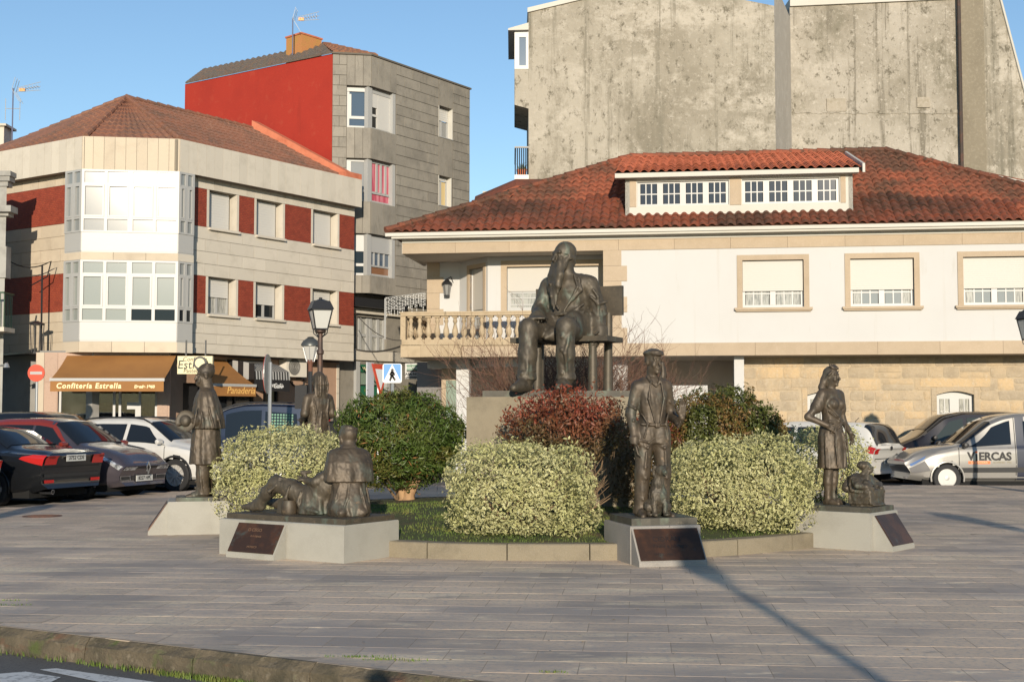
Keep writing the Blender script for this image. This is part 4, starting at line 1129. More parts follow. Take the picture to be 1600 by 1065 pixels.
# loggia: back walls in three planes
LB = -1.15
sA, sB, sC = HS(668, -2.4), HS(718, -2.4), HS(762, LB)
FL1 = Frame(FH.p(sA, -2.4, 0).xy, hd); FL2 = Frame(FH.p(sB, -2.4, 0).xy, FH.p(sC, LB, 0).xy - FH.p(sB, -2.4, 0).xy); FL3 = Frame(FH.p(sC, LB, 0).xy, hd)
L1 = sB - sA; L2 = (FH.p(sC, LB, 0) - FH.p(sB, -2.4, 0)).xy.length; L3 = -sC - .5
lw = MB()
w2 = (L2 * .36, L2 * .86, z_band1, hz(420, 740, -1.8)); w3 = (FL3.s_at(792), FL3.s_at(936), hz(480, 850, LB) - .1, hz(416, 850, LB))
lw.fbox(FL1, 0, L1, -.3, 0, z_band1 - .6, z_w1 + .3)
holes_wall(lw, FL2, 0, L2, -.3, -.001, z_band1 - .6, z_w1 + .3, [w2]); holes_wall(lw, FL3, 0, L3, -.3, 0, z_band1 - .6, z_w1 + .3, [w3])
obj('loggia_wall', lw, M_hwall, house)
obj('loggia_return', MB().fbox(Frame(FH.p(sA, -2.4, 0).xy, FH.d), 0, .25, -5, -.301, z_band1 - .6, z_w1 + .3), M_hwall, house)
for k in range(6):
    h = (z_w1 - z_band1 + .3) / 6; wd = .38 if k % 2 else .50
    piece('quoin', house, FL1, -.02, wd, -.25, .025, z_band1 - .25 + k * h + .003, z_band1 - .25 + (k + 1) * h - .003, M_hstone)
def lwin(F, q, label, grid, drop, t_=.16):
    a, b, z0, z1 = q
    fr = MB()
    fr.fbox(F, a - t_, a, -.08, .03, z0, z1 + t_); fr.fbox(F, b, b + t_, -.08, .03, z0, z1 + t_); fr.fbox(F, a, b, -.08, .03, z1, z1 + t_)
    w_ = obj('window', fr, M_hstone, house); w_['label'] = label
    zs = z1 - (z1 - z0) * drop; D = -.16
    s_ = MB(); s_.fbox(F, a, a + .1, D - .05, D, z0, zs); s_.fbox(F, b - .1, b, D - .05, D, z0, zs); s_.fbox(F, a, b, D - .049, D - .001, z0, z0 + .12); s_.fbox(F, a, b, D - .049, D - .001, zs - .06, zs)
    nx, nz = grid
    for k in range(1, nx): c = a + (b - a) * k / nx; wd = .07 if (nx > 4 and k == nx // 2) else .02; s_.fbox(F, c - wd, c + wd, D - .045, D + .002, z0 + .12, zs - .06)
    for k in range(1, nz): c = z0 + (zs - z0) * k / nz; s_.fbox(F, a + .1, b - .1, D - .043, D - .003, c - .02, c + .02)
    obj('sash', s_, M_white, w_)
    for k in range(nx):
        obj('pane', MB().fbox(F, a + (b - a) * k / nx + .02, a + (b - a) * (k + 1) / nx - .02, D - .03, D - .02, z0 + .1, zs - .03), M_glass_cloth, w_)
    obj('shutter', MB().fbox(F, a + .005, b - .005, D - .02, D + .04, zs, z1), mat('house_shutter', (.7, .7, .6)), w_)
lwin(FL2, w2, 'narrow loggia window with its shutter half down', (2, 5), .52, .12); lwin(FL3, w3, 'wide loggia window with small panes', (6, 3), .55, .18)
obj('loggia_room', MB().fbox(FL3, .35, L3, -1.2, -1.0, z_band1 - .5, z_w1 + .3).fbox(FL2, .3, L2 - .2, -.75, -.6, z_band1 - .5, z_w1), M_dark, house)
cl = MB(); q = [FH.p(HS(628), .0, 0), FH.p(-.5, 0, 0), FH.p(-.5, -3, 0), FH.p(HS(628), -3, 0)]
cl.prism([(p.x, p.y) for p in q], z_w1 + .01, z_w1 + .06); obj('loggia_ceiling', cl, M_soffit, house)
obj('cornice', MB().fbox(Frame(FH.p(HS(628), 0, 0).xy, FH.n * -1), .03, 3.2, -.02, .06, z_w1, z_eave - .12), M_cream, house)
# balcony slab and balustrade
zr0, zr1 = hz(533, 700), hz(487, 700)
bs = MB(); bs.fbox(FH, s_bal, HS(722) - .004, -3.2, .08, z_band0, z_band1 - .03); bs.fbox(FH, HS(722), -.5, -2.6, -.31, z_band0, z_band1 - .03)
balc = obj('balcony', bs, M_hstone_dirty, house)
for k in range(3):
    L = (HS(722) - s_bal) / 3; piece('band_stone', balc, FH, s_bal + k * L + .003, s_bal + (k + 1) * L - .003, .081, .10, z_band0, z_band1, M_hstone_dirty)
rb = MB(); rb.fbox(FH, s_bal + .03, -.53, -.16, .10, z_band1 - .03 + .001, zr0 + .05); obj('plinth_rail', rb, M_hstone_dirty, balc)
rb = MB(); rb.fbox(FH, s_bal + .0, -.53, -.18, .12, zr1 - .12, zr1 - .05); rb.fbox(FH, s_bal - .02, -.53, -.20, .14, zr1 - .05, zr1); obj('hand_rail', rb, M_hstone_dirty, balc)
obj('plinth_rail', MB().fbox(FH, s_bal + .03, s_bal + .28, -3.0, -.165, z_band1 - .03 + .001, zr0 + .05).fbox(FH, s_bal - .02, s_bal + .32, -3, -.21, zr1 - .12, zr1), M_hstone_dirty, balc)
zb0, zb1 = zr0 + .05, zr1 - .12; hb = zb1 - zb0
bm_ = MB().box(-.085, .085, -.085, .085, 0, hb * .07).box(-.085, .085, -.085, .085, hb * .93, hb)
bm_.lathe([(.06, hb * .07), (.045, hb * .12), (.075, hb * .20), (.092, hb * .30), (.085, hb * .40), (.05, hb * .58), (.04, hb * .68), (.06, hb * .74), (.07, hb * .80), (.05, hb * .86), (.05, hb * .93)], (0, 0, 0), 10)
bme = bm_.mesh('baluster', M_hstone_dirty, smooth=35)
def balu(s, d):
    o = bpy.data.objects.new('baluster', bme); p = FH.p(s, d, zb0); o.location = p - wpos(balc); o.rotation_euler = (0, 0, FH.ang); link(o, balc)
s = s_bal + .28
while s < -.6: balu(s, -.03); s += .262
d = -.35
while d > -2.9: balu(s_bal + .15, d); d -= .262
for s in (s_bal + .12,): obj('corner_post', MB().fbox(FH, s - .13, s + .02, -.14, .08, zb0, zb1), M_hstone_dirty, balc)
# wall lantern in the loggia
c = FL1.p(FL1.s_at(699.5), .16, hz(453, 700, -2.4))
wl = thing('wall_lantern', tuple(c), 'black iron wall lantern beside the loggia window', 'lamp')
mb = MB()
for k in range(6):
    a = k * PI / 3; mb.tube([c + Vector((.13 * math.cos(a), .13 * math.sin(a), .16)), c + Vector((.08 * math.cos(a), .08 * math.sin(a), -.18))], .012, 4)
mb.lathe([(.16, .15), (.17, .19), (.06, .30), (.02, .34)], c, 8); mb.lathe([(.09, -.22), (.09, -.17)], c, 8); mb.tube([c + Vector((0, 0, .32)), c + Vector((.12, .05, .40)), c + Vector((.2, .16, .2))], .016, 5)
obj('cage', mb, M_dark, wl); obj('glass', MB().lathe([(.07, -.17), (.115, .15)], c, 6), M_glass_white, wl)
# ground floor
GS = -1.0
s_st = HS(1161, GS)
zg1 = z_band0 - .0
obj('soffit', MB().fbox(FH, HS(722), s_rt, -5.6, -.31, z_band0 + .05, z_band0 + .1).fbox(FH, HS(722), s_rt, -1.3, -.305, z_band0 + .001, z_band0 + .045), M_soffit, house)
M_grey = mat('porch_grey_render', (.74, .68, .62), .9, mixes=[((.68, .62, .56), 1, .45, .7)])
pr = MB(); pr.fbox(FH, HS(700, -5), s_st, -5.6, -5.3, ROAD_Z, z_band0 + .05); obj('porch_wall', pr, M_grey, house)
obj('porch_return', MB().fbox(Frame(FH.p(s_st, -5.3, 0).xy, FH.n), .0, 4.2, -.3, 0, ROAD_Z, z_band0 + .05), M_grey, house)
obj('porch_parapet', MB().fbox(FH, HS(1012, GS), HS(1105, GS), GS - .3, GS, ROAD_Z, hz(602, 1050, GS)), M_hwall, house)
obj('porch_column', MB().fbox(FH, HS(1146.5, -.6), s_st - .004, -1.05, -.42, ROAD_Z, z_band0 + .0), M_hwall, house)
obj('porch_column', MB().fbox(FH, HS(958, GS), HS(980, GS), GS - .35, GS, ROAD_Z, z_band0 + .0), M_hwall, house)
# walls under the balcony, the grey one coloured dark for its shade
ub = MB(); ub.fbox(FH, HS(652, -3.6), HS(692, -3.6), -3.9, -3.6, ROAD_Z, z_band0); obj('under_wall', ub, mat('grey_wall_painted_shade', (.20, .19, .185), .9), house)
ub = MB(); ub.fbox(FH, HS(690, -2.6), HS(714, -2.6), -3.0, -2.6, ROAD_Z, z_band0); obj('under_wall', ub, M_hstone, house)
obj('glass_door', MB().fbox(FH, HS(697, -2.55), HS(713, -2.55), -2.6, -2.55, ROAD_Z, hz(594, 700, -2.55)), M_greygreen, house)
obj('porch_column', MB().fbox(FH, HS(713, -1.4), HS(733, -1.4), -1.8, -1.4, ROAD_Z, z_band0), M_hwall, house)
# rubble stone wall of the ground floor
M_mortar = mat('lime_mortar', (.46, .375, .26), .95, mixes=[((.42, .33, .22), 6, .45, .7)], bump=(40, .4, .01))
M_rubble = mat('rubble_stone', (.50, .41, .295), .88, rnd=.10, hue=(.56, .41, .24), mixes=[((.40, .325, .23), 2.6, .45, .7), ((.54, .45, .33), 9, .53, .7), ((.40, .31, .2), 24, .56, .72)], bump=(16, .9, .03))
M_rubble_o = mat('ochre_stone', (.50, .27, .10), .85, rnd=.1, mixes=[((.64, .42, .2), 3, .45, .7)], bump=(22, .6, .02))
gw = [(HS(1283, GS), HS(1317, GS)), (HS(1462, GS), HS(1520, GS))]
gw[0] = (gw[0][1] - (gw[1][1] - gw[1][0]), gw[0][1])
zgw = hz(611, 1400, GS); zg0 = .35
mb = MB(); holes_wall(mb, FH, s_st, s_rt, GS - .4, GS, ROAD_Z, z_band0 + .04, [(a, b, zg0, zgw) for a, b in gw])
obj('stone_wall', mb, M_mortar, house)
def stone(s0, s1, z0, z1, m):
    """irregular rubble stone: jittered outline, pillowed face"""
    n = 12; cs, cz = (s0 + s1) / 2, (z0 + z1) / 2; hw, hh = (s1 - s0) / 2, (z1 - z0) / 2
    pts = []; q = lambda: random.uniform(-.016, .010)
    for sx, sz in ((1, 1), (-1, 1), (-1, -1), (1, -1)):
        e1_, e2_ = random.uniform(.02, .07), random.uniform(.02, .06); a_ = (cs + sx * (hw + q()), cz + sz * (hh - e2_)); b_ = (cs + sx * (hw - e1_), cz + sz * (hh + q()))
        m_ = (cs + q() * 2, cz + sz * (hh + q()))
        pts += [a_, b_, m_] if sx * sz > 0 else [(cs + sx * (hw - e1_), cz + sz * (hh + q())), (cs + sx * (hw + q()), cz + sz * (hh - e2_)), (cs + sx * (hw + q()), cz + q())]
    d = GS + random.uniform(.006, .016)
    mb = MB(); o_ = []
    mb.add([FH.p(s, GS - .02, z) for s, z in pts] + [FH.p(cs + (s - cs) * .99, d - .004, cz + (z - cz) * .98) for s, z in pts] + [FH.p(cs + (s - cs) * .955, d, cz + (z - cz) * .93) for s, z in pts],
           [(k, (k + 1) % n, n + (k + 1) % n, n + k) for k in range(n)] + [(n + k, n + (k + 1) % n, 2 * n + (k + 1) % n, 2 * n + k) for k in range(n)] + [tuple(range(2 * n, 3 * n))])
    return obj('rubble_stone', mb, m, house, smooth=60)
z = -.1; row = 0
arch_h = .36
while z < z_band0 - .12:
    h = random.uniform(.26, .44); h = min(h, z_band0 - .03 - z)
    s = s_st + .02
    while s < HS(1640, GS):
        L = random.choice((random.uniform(.3, .5), random.uniform(.5, .95))); e = s + L
        blocked = False
        for a, b in gw:
            top = zgw + arch_h
            if z < top and e > a - .16 and s < b + .16: blocked = True; nx = b + .17; pa_ = a - .16
        if blocked:
            if pa_ - s > .14: stone(s + .006, pa_ - .006, z + .006, z + h - .006, M_rubble)
            s = nx; continue
        if L > .5 and random.random() < .18 and h > .3:
            stone(s + .006, e - .006, z + .006, z + h * .5 - .005, M_rubble); stone(s + .006, e - .006, z + h * .5 + .005, z + h - .006, M_rubble)
        else: stone(s + .006, e - .006, z + .006, z + h - .006, M_rubble_o if random.random() < .09 else M_rubble)
        s = e
    z += h
for a, b in gw:
    # lintel stones, jambs and an arched white window
    piece('lintel_stone', house, FH, a - .45, b + .45, GS - .02, GS + .03, zgw + .12, zgw + arch_h, M_rubble)
    for k in range(3):
        for q0, q1 in ((a - .15, a - .003), (b + .003, b + .15)): piece('jamb_stone', house, FH, q0, q1, GS - .1, GS + .028, zg0 + k * (zgw + .1 - zg0) / 3 + .005, zg0 + (k + 1) * (zgw + .1 - zg0) / 3 - .005, M_rubble)
    mb = MB(); n = 14; vs_ = []
    zc_ = zgw - .10
    for k in range(n + 1):
        u = k / n; s = a + (b - a) * u; za = zc_ + .10 * math.sin(PI * u)
        vs_.append((s, za))
    # spandrel between the arch and the square opening
    for (sa, za), (sb, zb_) in zip(vs_, vs_[1:]):
        mb.hexa([FH.p(sa, GS + .02, za), FH.p(sb, GS + .02, zb_), FH.p(sb, GS - .3, zb_), FH.p(sa, GS - .3, za)], [FH.p(sa, GS + .02, zgw + .13), FH.p(sb, GS + .02, zgw + .13), FH.p(sb, GS - .3, zgw + .13), FH.p(sa, GS - .3, zgw + .13)])
    obj('arch_stone', mb, M_rubble, house)
    fr = MB(); D = GS - .16; m_ = (a + b) / 2
    for q in ((a, a + .10), (b - .10, b), (m_ - .13, m_ + .13)): fr.fbox(FH, q[0], q[1], D - .06, D, zg0, zgw)
    fr.fbox(FH, a + .1, m_ - .13, D - .058, D - .002, zgw - .22, zgw); fr.fbox(FH, m_ + .13, b - .1, D - .058, D - .002, zgw - .22, zgw)
    for l, r in ((a + .1, m_ - .13), (m_ + .13, b - .1)):
        c = (l + r) / 2; fr.fbox(FH, c - .015, c + .015, D - .05, D - .004, zg0, zgw - .22)
        for zz_ in (.9, 1.4): fr.fbox(FH, l, r, D - .049, D - .005, zz_, zz_ + .03)
    w_ = obj('arched_window', fr, M_white, house)
    for l, r in ((a + .1, m_ - .13), (m_ + .13, b - .1)):
        for k in range(2): obj('pane', MB().fbox(FH, l + (r - l) * k / 2 + .015, l + (r - l) * (k + 1) / 2 - .015, D - .03, D - .02, zg0, zgw - .2), M_glass_cloth, w_)

# ---- tiled roof
EV = .42                                     # eaves overhang
RUN = 4.9
zE = z_eave; zRg = FH.z_at(243, HS(1180, -RUN + 0), -RUN)
sEL = HS(601, EV); sRL = HS(985, -RUN); sRR = HS(1388, -RUN); sER = HS(1790, EV)
pEL, pER = FH.p(sEL, EV, zE), FH.p(sER, EV, zE); pRL, pRR = FH.p(sRL, -RUN, zRg), FH.p(sRR, -RUN, zRg)
rf = MB(); rf.add([pEL, pER, pRR, pRL, FH.p(sEL, -11, zE), FH.p(sER, -11, zE)], [(0, 1, 2, 3), (0, 3, 4), (1, 5, 2), (3, 2, 5, 4)])
M_under = mat('roof_deck', (.10, .05, .03), .9)
roofH = obj('roof', rf, M_under, house, fix=False)
mb = MB(); mb.add([pEL, pEL + Vector((0, 0, -.10)), pER + Vector((0, 0, -.10)), pER, FH.p(sEL, -.2, zE - .10), FH.p(sER, -.2, zE - .10)], [(0, 1, 2, 3), (1, 4, 5, 2)])
obj('eaves_board', mb, M_cream, house, fix=False)
sl = math.hypot(RUN + EV, zRg - zE); TW, TX = .258, .385
def tile_mesh(w, L, m, name):
    mb = MB(); n = 6; prof = [(-.5, .0), (-.30, .052), (-.10, .068), (.10, .052), (.27, .008), (.40, -.004), (.52, .0)]
    vs_ = []
    for v, lift, sc_ in ((0, .030, 1.0), (L, .0, .94)):
        for x, z in prof: vs_.append((x * w * sc_, v, z * (1.0 if v == 0 else .9) + lift))
    for x, z in prof: vs_.append((x * w, .006, z + .030 - .022))
    k = len(prof)
    fs_ = [(i, i + 1, k + i + 1, k + i) for i in range(k - 1)] + [(i, 2 * k + i, 2 * k + i + 1, i + 1) for i in range(k - 1)]
    return mb.add(vs_, fs_)
def lay_tiles(root, poly_fn, o, u, v, cols, rows, tw, tx, m, single_quota, jit=1.0):
    """tiles on the plane o + u*i*tw + v*j*tx wherever poly_fn(i*tw, j*tx) is true"""
    u = Vector(u).normalized(); v = Vector(v).normalized(); n = u.cross(v).normalized()
    tmb = tile_mesh(tw, tx * 1.16, m, 'roof_tile'); tme = tmb.mesh('roof_tile', m, smooth=50, fix=False)
    base = Matrix((u, v, n)).transposed()
    lst = []
    for j in range(rows):
        for i in range(cols):
            a, b = (i + .5) * tw, j * tx
            if poly_fn(a, b + tx * .4): lst.append((a, b))
    eye = Vector((0, 0, EYE))
    pts = []
    for a, b in lst:
        p = Vector(o) + u * a + v * b; k = p.x / p.y
        pts.append(((p - eye).length + (1000 if abs(k) > .392 else 0), p))
    pts.sort(key=lambda q: q[0])
    rest = []
    for idx, (_, p) in enumerate(pts):
        R = Matrix.Rotation(random.gauss(0, .018) * jit, 3, 'Z')
        sc_ = random.uniform(.98, 1.03)
        M = base @ R
        if idx < single_quota:
            ob = bpy.data.objects.new('roof_tile', tme)
            M4 = M.to_4x4(); M4.translation = p + n * random.uniform(0, .010) - wpos(root); ob.matrix_basis = M4
            link(ob, root)
        else: rest.append((M, p + n * random.uniform(0, .010)))
    if rest:
        tv = np.array([tuple(q) for q in tmb.v]); tf = np.array(tmb.f)
        V = np.concatenate([tv @ np.array(M).T + np.array(p) for M, p in rest]) - np.array(wpos(root))
        F = np.concatenate([tf + k * len(tv) for k in range(len(rest))])
        ob = bpy.data.objects.new('roof_tiles', np_mesh('roof_tiles', V, F, m, True)); ob['kind'] = 'stuff'; link(ob, root)
vup = (FH.p(0, -RUN, zRg) - FH.p(0, EV, zE)).normalized(); u3 = Vector((hd.x, hd.y, 0))
lenE = sER - sEL
# dormer footprint on the roof plane (in s, distance up the slope)
dz0 = HS(976, -.5); dz1 = HS(1338, -.5)
rD = .80                                     # inward distance of the dormer front from the eaves line
cosr = (RUN + EV) / sl
def main_roof(a, b):
    t = b / sl
    l = (sRL - sEL) * t; r = lenE - (sER - sRR) * t
    if not (l - .02 < a < r + .02 and b < sl - .1): return False
    s = sEL + a
    if dz0 < s < dz1 and b * cosr > rD + .08: return False
    return True
ncol, nrow = int(lenE / TW) + 1, int(sl / TX) + 1
lay_tiles(roofH, main_roof, pEL + Vector((0, 0, .01)), u3, vup, ncol, nrow, TW, TX, M_htile, 300)
rd = MB()
for a, b in ((pEL, pRL), (pRL, pRR), (pRR, pER)): ridge_tiles(rd, a + Vector((0, 0, .07)), b + Vector((0, 0, .07)), .10, .42)
tag(obj('ridge_tiles', rd, M_htile, roofH), kind='stuff')
# dormer
DD = -(rD - EV)                              # d of the dormer front plane
zD0 = zE + rD * (zRg - zE) / (RUN + EV); zDE = FH.z_at(273, HS(1150, DD), DD)
s0, s1 = HS(978, DD), HS(1336, DD)
dorm = obj('dormer', MB().fbox(FH, s0, s1, DD - .6, DD - .45, zD0 - .2, zDE + .1), M_dark, house)
pn = [(HS(997, DD), HS(1141, DD)), (HS(1162, DD), HS(1315, DD))]
zp0, zp1 = FH.z_at(319, HS(1150, DD), DD), FH.z_at(281, HS(1150, DD), DD)
mb = MB(); holes_wall(mb, FH, s0, s1, DD - .3, DD, zD0 - .15, zDE, [(a, b, zp0, zp1) for a, b in pn]); obj('front_wall', mb, M_cream, dorm)
for c0, c1 in ((s0 + .13, pn[0][0] - .03), (pn[0][1] + .03, pn[1][0] - .03), (pn[1][1] + .03, s1 - .2)): obj('stone_pier', MB().fbox(FH, c0, c1, DD + .001, DD + .025, zp0 - .02, zp1 + .06), M_hstone, dorm)
# cheeks
for s_, sg_ in ((s0, 1), (s1 - .12, 1)):
    mb = MB(); pts = [FH.p(s_, DD, zD0 - .15), FH.p(s_, DD, zDE + .02), FH.p(s_, -RUN + .5, zRg - .15), FH.p(s_, -RUN + .5, zRg - .6)]
    mb.extr(pts, (hd.x * .12, hd.y * .12, 0)); obj('cheek', mb, M_cream, dorm)
M_dglass = mat('dormer_glass', (.035, .04, .05), .08, spec=.5)
for a, b in pn:
    n = 4; L = (b - a) / n
    for k in range(n):
        l, r = a + k * L, a + (k + 1) * L; D = DD - .08
        fr = MB(); fw = .085
        fr.fbox(FH, l, l + fw, D - .06, D, zp0, zp1); fr.fbox(FH, r - fw, r, D - .06, D, zp0, zp1); fr.fbox(FH, l + fw, r - fw, D - .06, D, zp0, zp0 + .06); fr.fbox(FH, l + fw, r - fw, D - .06, D, zp1 - .05, zp1)
        for q in (1, 2): c = l + fw + (r - l - 2 * fw) * q / 3; fr.fbox(FH, c - .016, c + .016, D - .05, D - .005, zp0 + .06, zp1 - .05)
        c = (zp0 + zp1) / 2; fr.fbox(FH, l + fw, r - fw, D - .049, D - .006, c - .016, c + .016)
        w_ = obj('dormer_sash', fr, M_white, dorm)
        if True:
            mb = MB()
            for q in range(3):
                for h_ in range(2):
                    c0 = l + fw + (r - l - 2 * fw) * q / 3 + .016; c1 = l + fw + (r - l - 2 * fw) * (q + 1) / 3 - .016
                    e0, e1_ = (zp0 + .06, c - .016) if h_ == 0 else (c + .016, zp1 - .05)
                    # three levels are enough: the sash itself hangs under the dormer, its panes are children of the dormer
                    obj('pane', MB().fbox(FH, c0, c1, D - .035, D - .025, e0, e1_), M_dglass, dorm)
sD0, sD1 = HS(962, DD + .3), HS(1346, DD + .3)
de = FH.p(sD0, DD + .32, zDE + .06); dlen = sD1 - sD0
dv = FH.p(0, -RUN, zRg) - FH.p(0, DD + .32, zDE + .06); dsl = dv.length
nc = int(dlen / .247)
mb = MB(); mb.add([de, de + u3 * dlen, de + u3 * dlen + dv, de + dv], [(0, 1, 2, 3)]); obj('dormer_deck', mb, M_under, dorm, fix=False)
lay_tiles(dorm, lambda a, b: a < dlen + .1 and b < dsl - .05 and sD0 + a > sRL - (dsl - b) / dsl * 1.2 - 0 * a, de + Vector((0, 0, .01)), u3, dv, nc + 1, int(dsl / TX) + 1, .247, TX, mat('dormer_roof_tile', (.38, .105, .052), .8, rnd=.18, hue=(.30, .085, .046), mixes=[((.24, .07, .035), 2.0, .48, .68), ((.5, .2, .11), 22, .6, .75)], bump=(40, .3, .008)), 120)
mb = MB(); mb.add([de, de + u3 * dlen, de + u3 * dlen + Vector((0, 0, -.13)), de + Vector((0, 0, -.13)), FH.p(sD0, DD - .05, zDE - .05), FH.p(sD1, DD - .05, zDE - .05)], [(0, 1, 2, 3), (3, 2, 5, 4)])
obj('dormer_eaves', mb, M_cream, dorm, fix=False)
mb = MB(); q = de + u3 * (dlen + .1)
mb.extr([q + Vector((0, 0, .12)), q + Vector((0, 0, -.13)), q + dv * .85 + Vector((0, 0, -.13)), q + dv * .85 + Vector((0, 0, .12))], u3 * .07); obj('verge_board', mb, M_cream, dorm)
# white verge of the rear wing, right of the hip
mb = MB(); a, b = P(1440, 253, 44.0), P(1640, 304, 42.0)
mb.extr([a, a + Vector((0, 0, .10)), b + Vector((0, 0, .27)), b + Vector((0, 0, -.05))], (.1, .5, 0)); obj('rear_verge', mb, M_cream, house)
mb = MB(); mb.extr([a + Vector((-.1, .1, .1)), a + Vector((-.1, .1, .16)), b + Vector((0, .1, .34)), b + Vector((0, .1, .27))], (.1, .6, 0)); obj('rear_tiles', mb, M_htile, house)
# little chimney behind the left hip
c = P(772, 306, 52.0)
single('chimney', MB().box(c.x - .35, c.x + .35, c.y - .3, c.y + .3, c.z - 1.5, c.z + .05).box(c.x - .45, c.x + .45, c.y - .4, c.y + .4, c.z + .05, c.z + .12), M_panel, 'small grey chimney peeping over the left slope of the tiled roof', 'chimney', (c.x, c.y, c.z - 1.5))
c0 = P(783, 303, 47); c1 = P(835, 291, 47)
mb = MB(); mb.extr([P(740, 318, 47), P(806, 290, 47), P(850, 290, 47), P(850, 330, 47), P(740, 330, 47)], (0, 2, .6)); single('rear_roof', mb, M_htile, 'red tiled roof slope showing behind the left hip of the house', 'roof', tuple(P(800, 325, 47)))

# ================================================================ bare concrete block behind
M_conc = mat('weathered_render', (.43, .39, .32), .95,
             mixes=[((.29, .258, .20), .12, .44, .60), ((.235, .21, .16), .40, .48, .60, (1.2, 1.2, .4), 14, .78), ((.50, .455, .38), .45, .50, .60, (1, 1, 1.4), 14, .80), ((.215, .195, .15), 1.0, .55, .64, (2.2, 2.2, .07), 10, .7), ((.52, .475, .40), 5.0, .54, .64, (1, 1, 1), 14, .8), ((.16, .142, .105), 3.2, .535, .60, (1, 1, .7), 14, .82)], bump=(6, .6, .05))
M_conc2 = mat('weathered_render_pale', (.48, .435, .365), .95,
              mixes=[((.31, .275, .215), .14, .45, .60), ((.25, .225, .17), .5, .50, .60, (1, 1, .6), 14, .8), ((.55, .50, .42), .30, .50, .60, (1, 1, 1), 14, .8), ((.225, .20, .155), 1.1, .56, .64, (2, 2, .09), 10, .7), ((.58, .53, .45), 6, .54, .64, (1, 1, 1), 14, .8), ((.175, .155, .115), 3.4, .54, .60, (1, 1, .8), 14, .82)], bump=(7, .6, .05))
YC = 50.0
xL, xM, xN = P(826, 300, YC).x, P(1213, 300, YC).x, P(1238, 300, 51.6).x
xP = P(1504, 300, 51.6).x; xQ = P(1541, 300, 51.6).x
blk = thing('concrete_block', ((xL + xN) / 2 + 5, YC, ROAD_Z), 'tall bare weathered concrete block rising behind the tiled roof', 'building')
zL0 = P(826, 14, YC).z; zL1 = P(880, 1, YC).z
sl_ = (zL1 - zL0) / (P(880, 1, YC).x - xL)
zM = zL0 + sl_ * (xM - xL) * .55
def wall_xz(mb, pts, y, dep): mb.extr([(x, y, z) for x, z in pts], (0, dep, 0))
mb = MB(); xA = P(1010, 0, YC).x; zA = zL0 + sl_ * (xA - xL)
wall_xz(mb, [(xL, ROAD_Z), (xL, zL0), (xA, zA), (xM, zA - 1.0), (xM, ROAD_Z)], YC, 6); obj('wall', mb, M_conc, blk)
mb = MB(); wall_xz(mb, [(xL - .04, zL0 - .16), (xL - .04, zL0 + .02), (xA, zA + .02), (xA, zA - .16)], YC - .08, 6.1); obj('coping', mb, M_cream, blk)
zR0 = P(1238, 11, 51.6).z; zR1 = P(1500, -1, 51.6).z
mb = MB(); mb.prism([(xM + .003, YC + .01), (xN, 51.6), (xN, 55.9), (xM + .003, 55.9)], ROAD_Z, zA - 1.0)
# the return falls to the lower roof
mb = MB(); mb.add([(xM + .003, YC + .01, ROAD_Z), (xN, 51.6, ROAD_Z), (xN, 51.6, P(1238, 28, 51.6).z), (xM + .003, YC + .01, P(1213, -30, YC).z)], [(0, 1, 2, 3)])
obj('return_wall', mb, mat('return_render', (.40, .37, .325), .95, mixes=[((.32, .295, .255), .7, .45, .7, (1, 1, .3)), ((.46, .43, .38), 5, .5, .7, (1, 1, .5))], bump=(6, .4, .04)), blk, fix=False)
xS0, zS0 = P(1563, 0, 51.6).x, P(1563, -2, 51.6).z; xS1, zS1 = P(1640, 290, 51.6).x, P(1640, 290, 51.6).z
mb = MB(); wall_xz(mb, [(xN - .02, ROAD_Z), (xN - .02, zR0), (xP, zR1), (xP, ROAD_Z)], 51.6, 4); obj('wall', mb, M_conc2, blk)
mb = MB(); wall_xz(mb, [(xQ, ROAD_Z), (xQ, zS0 + .1), (xS0, zS0), (xS1, zS1), (xS1 + 3, zS1 - 3), (xS1 + 3, ROAD_Z)], 51.62, 4); obj('wall', mb, M_conc, blk)
mb = MB(); wall_xz(mb, [(xP, ROAD_Z), (xP, zR1 + 1), (xQ, zR1 + 1), (xQ, ROAD_Z)], 51.5, 4); obj('plaster_strip', mb, mat('smooth_plaster', (.26, .225, .165), .95, mixes=[((.21, .18, .13), .6, .45, .7), ((.32, .28, .21), 8, .5, .7)], bump=(12, .4, .03)), blk)
mb = MB(); wall_xz(mb, [(xN - .02, zR0), (xN - .02, zR0 + .32), (xP, zR1 + .32), (xP, zR1)], 51.5, 4); obj('coping', mb, M_cream, blk)
mb = MB(); mb.tube([(xS0, 51.58, zS0), (xS1, 51.58, zS1)], .05, 6); obj('verge', mb, M_cream, blk)
xpipe = P(1500, 100, 51.4).x
obj('drain_pipe', MB().tube([(xpipe, 51.4, ROAD_Z), (xpipe, 51.4, zR1 + 1)], .075, 8), mat('rusty_pipe', (.05, .035, .028), .7, mixes=[((.12, .05, .03), 2, .5, .7)]), blk)
for i, (xx, zz_, w1, h1) in enumerate(((1307, 164, 30, 20), (1443, 160, 20, 16))):
    p0, p1 = P(xx - w1 / 2, zz_ + h1 / 2, 51.55 if xx > 1240 else YC - .02), P(xx + w1 / 2, zz_ - h1 / 2, 51.55 if xx > 1240 else YC - .02)
    obj('render_patch', MB().box(p0.x, p1.x, p0.y - .01, p0.y + .1, p0.z, p1.z), mat('patch_render', (.45, .395, .315), .95, mixes=[((.36, .315, .24), 5, .45, .65), ((.5, .45, .37), 14, .5, .7)]), blk)
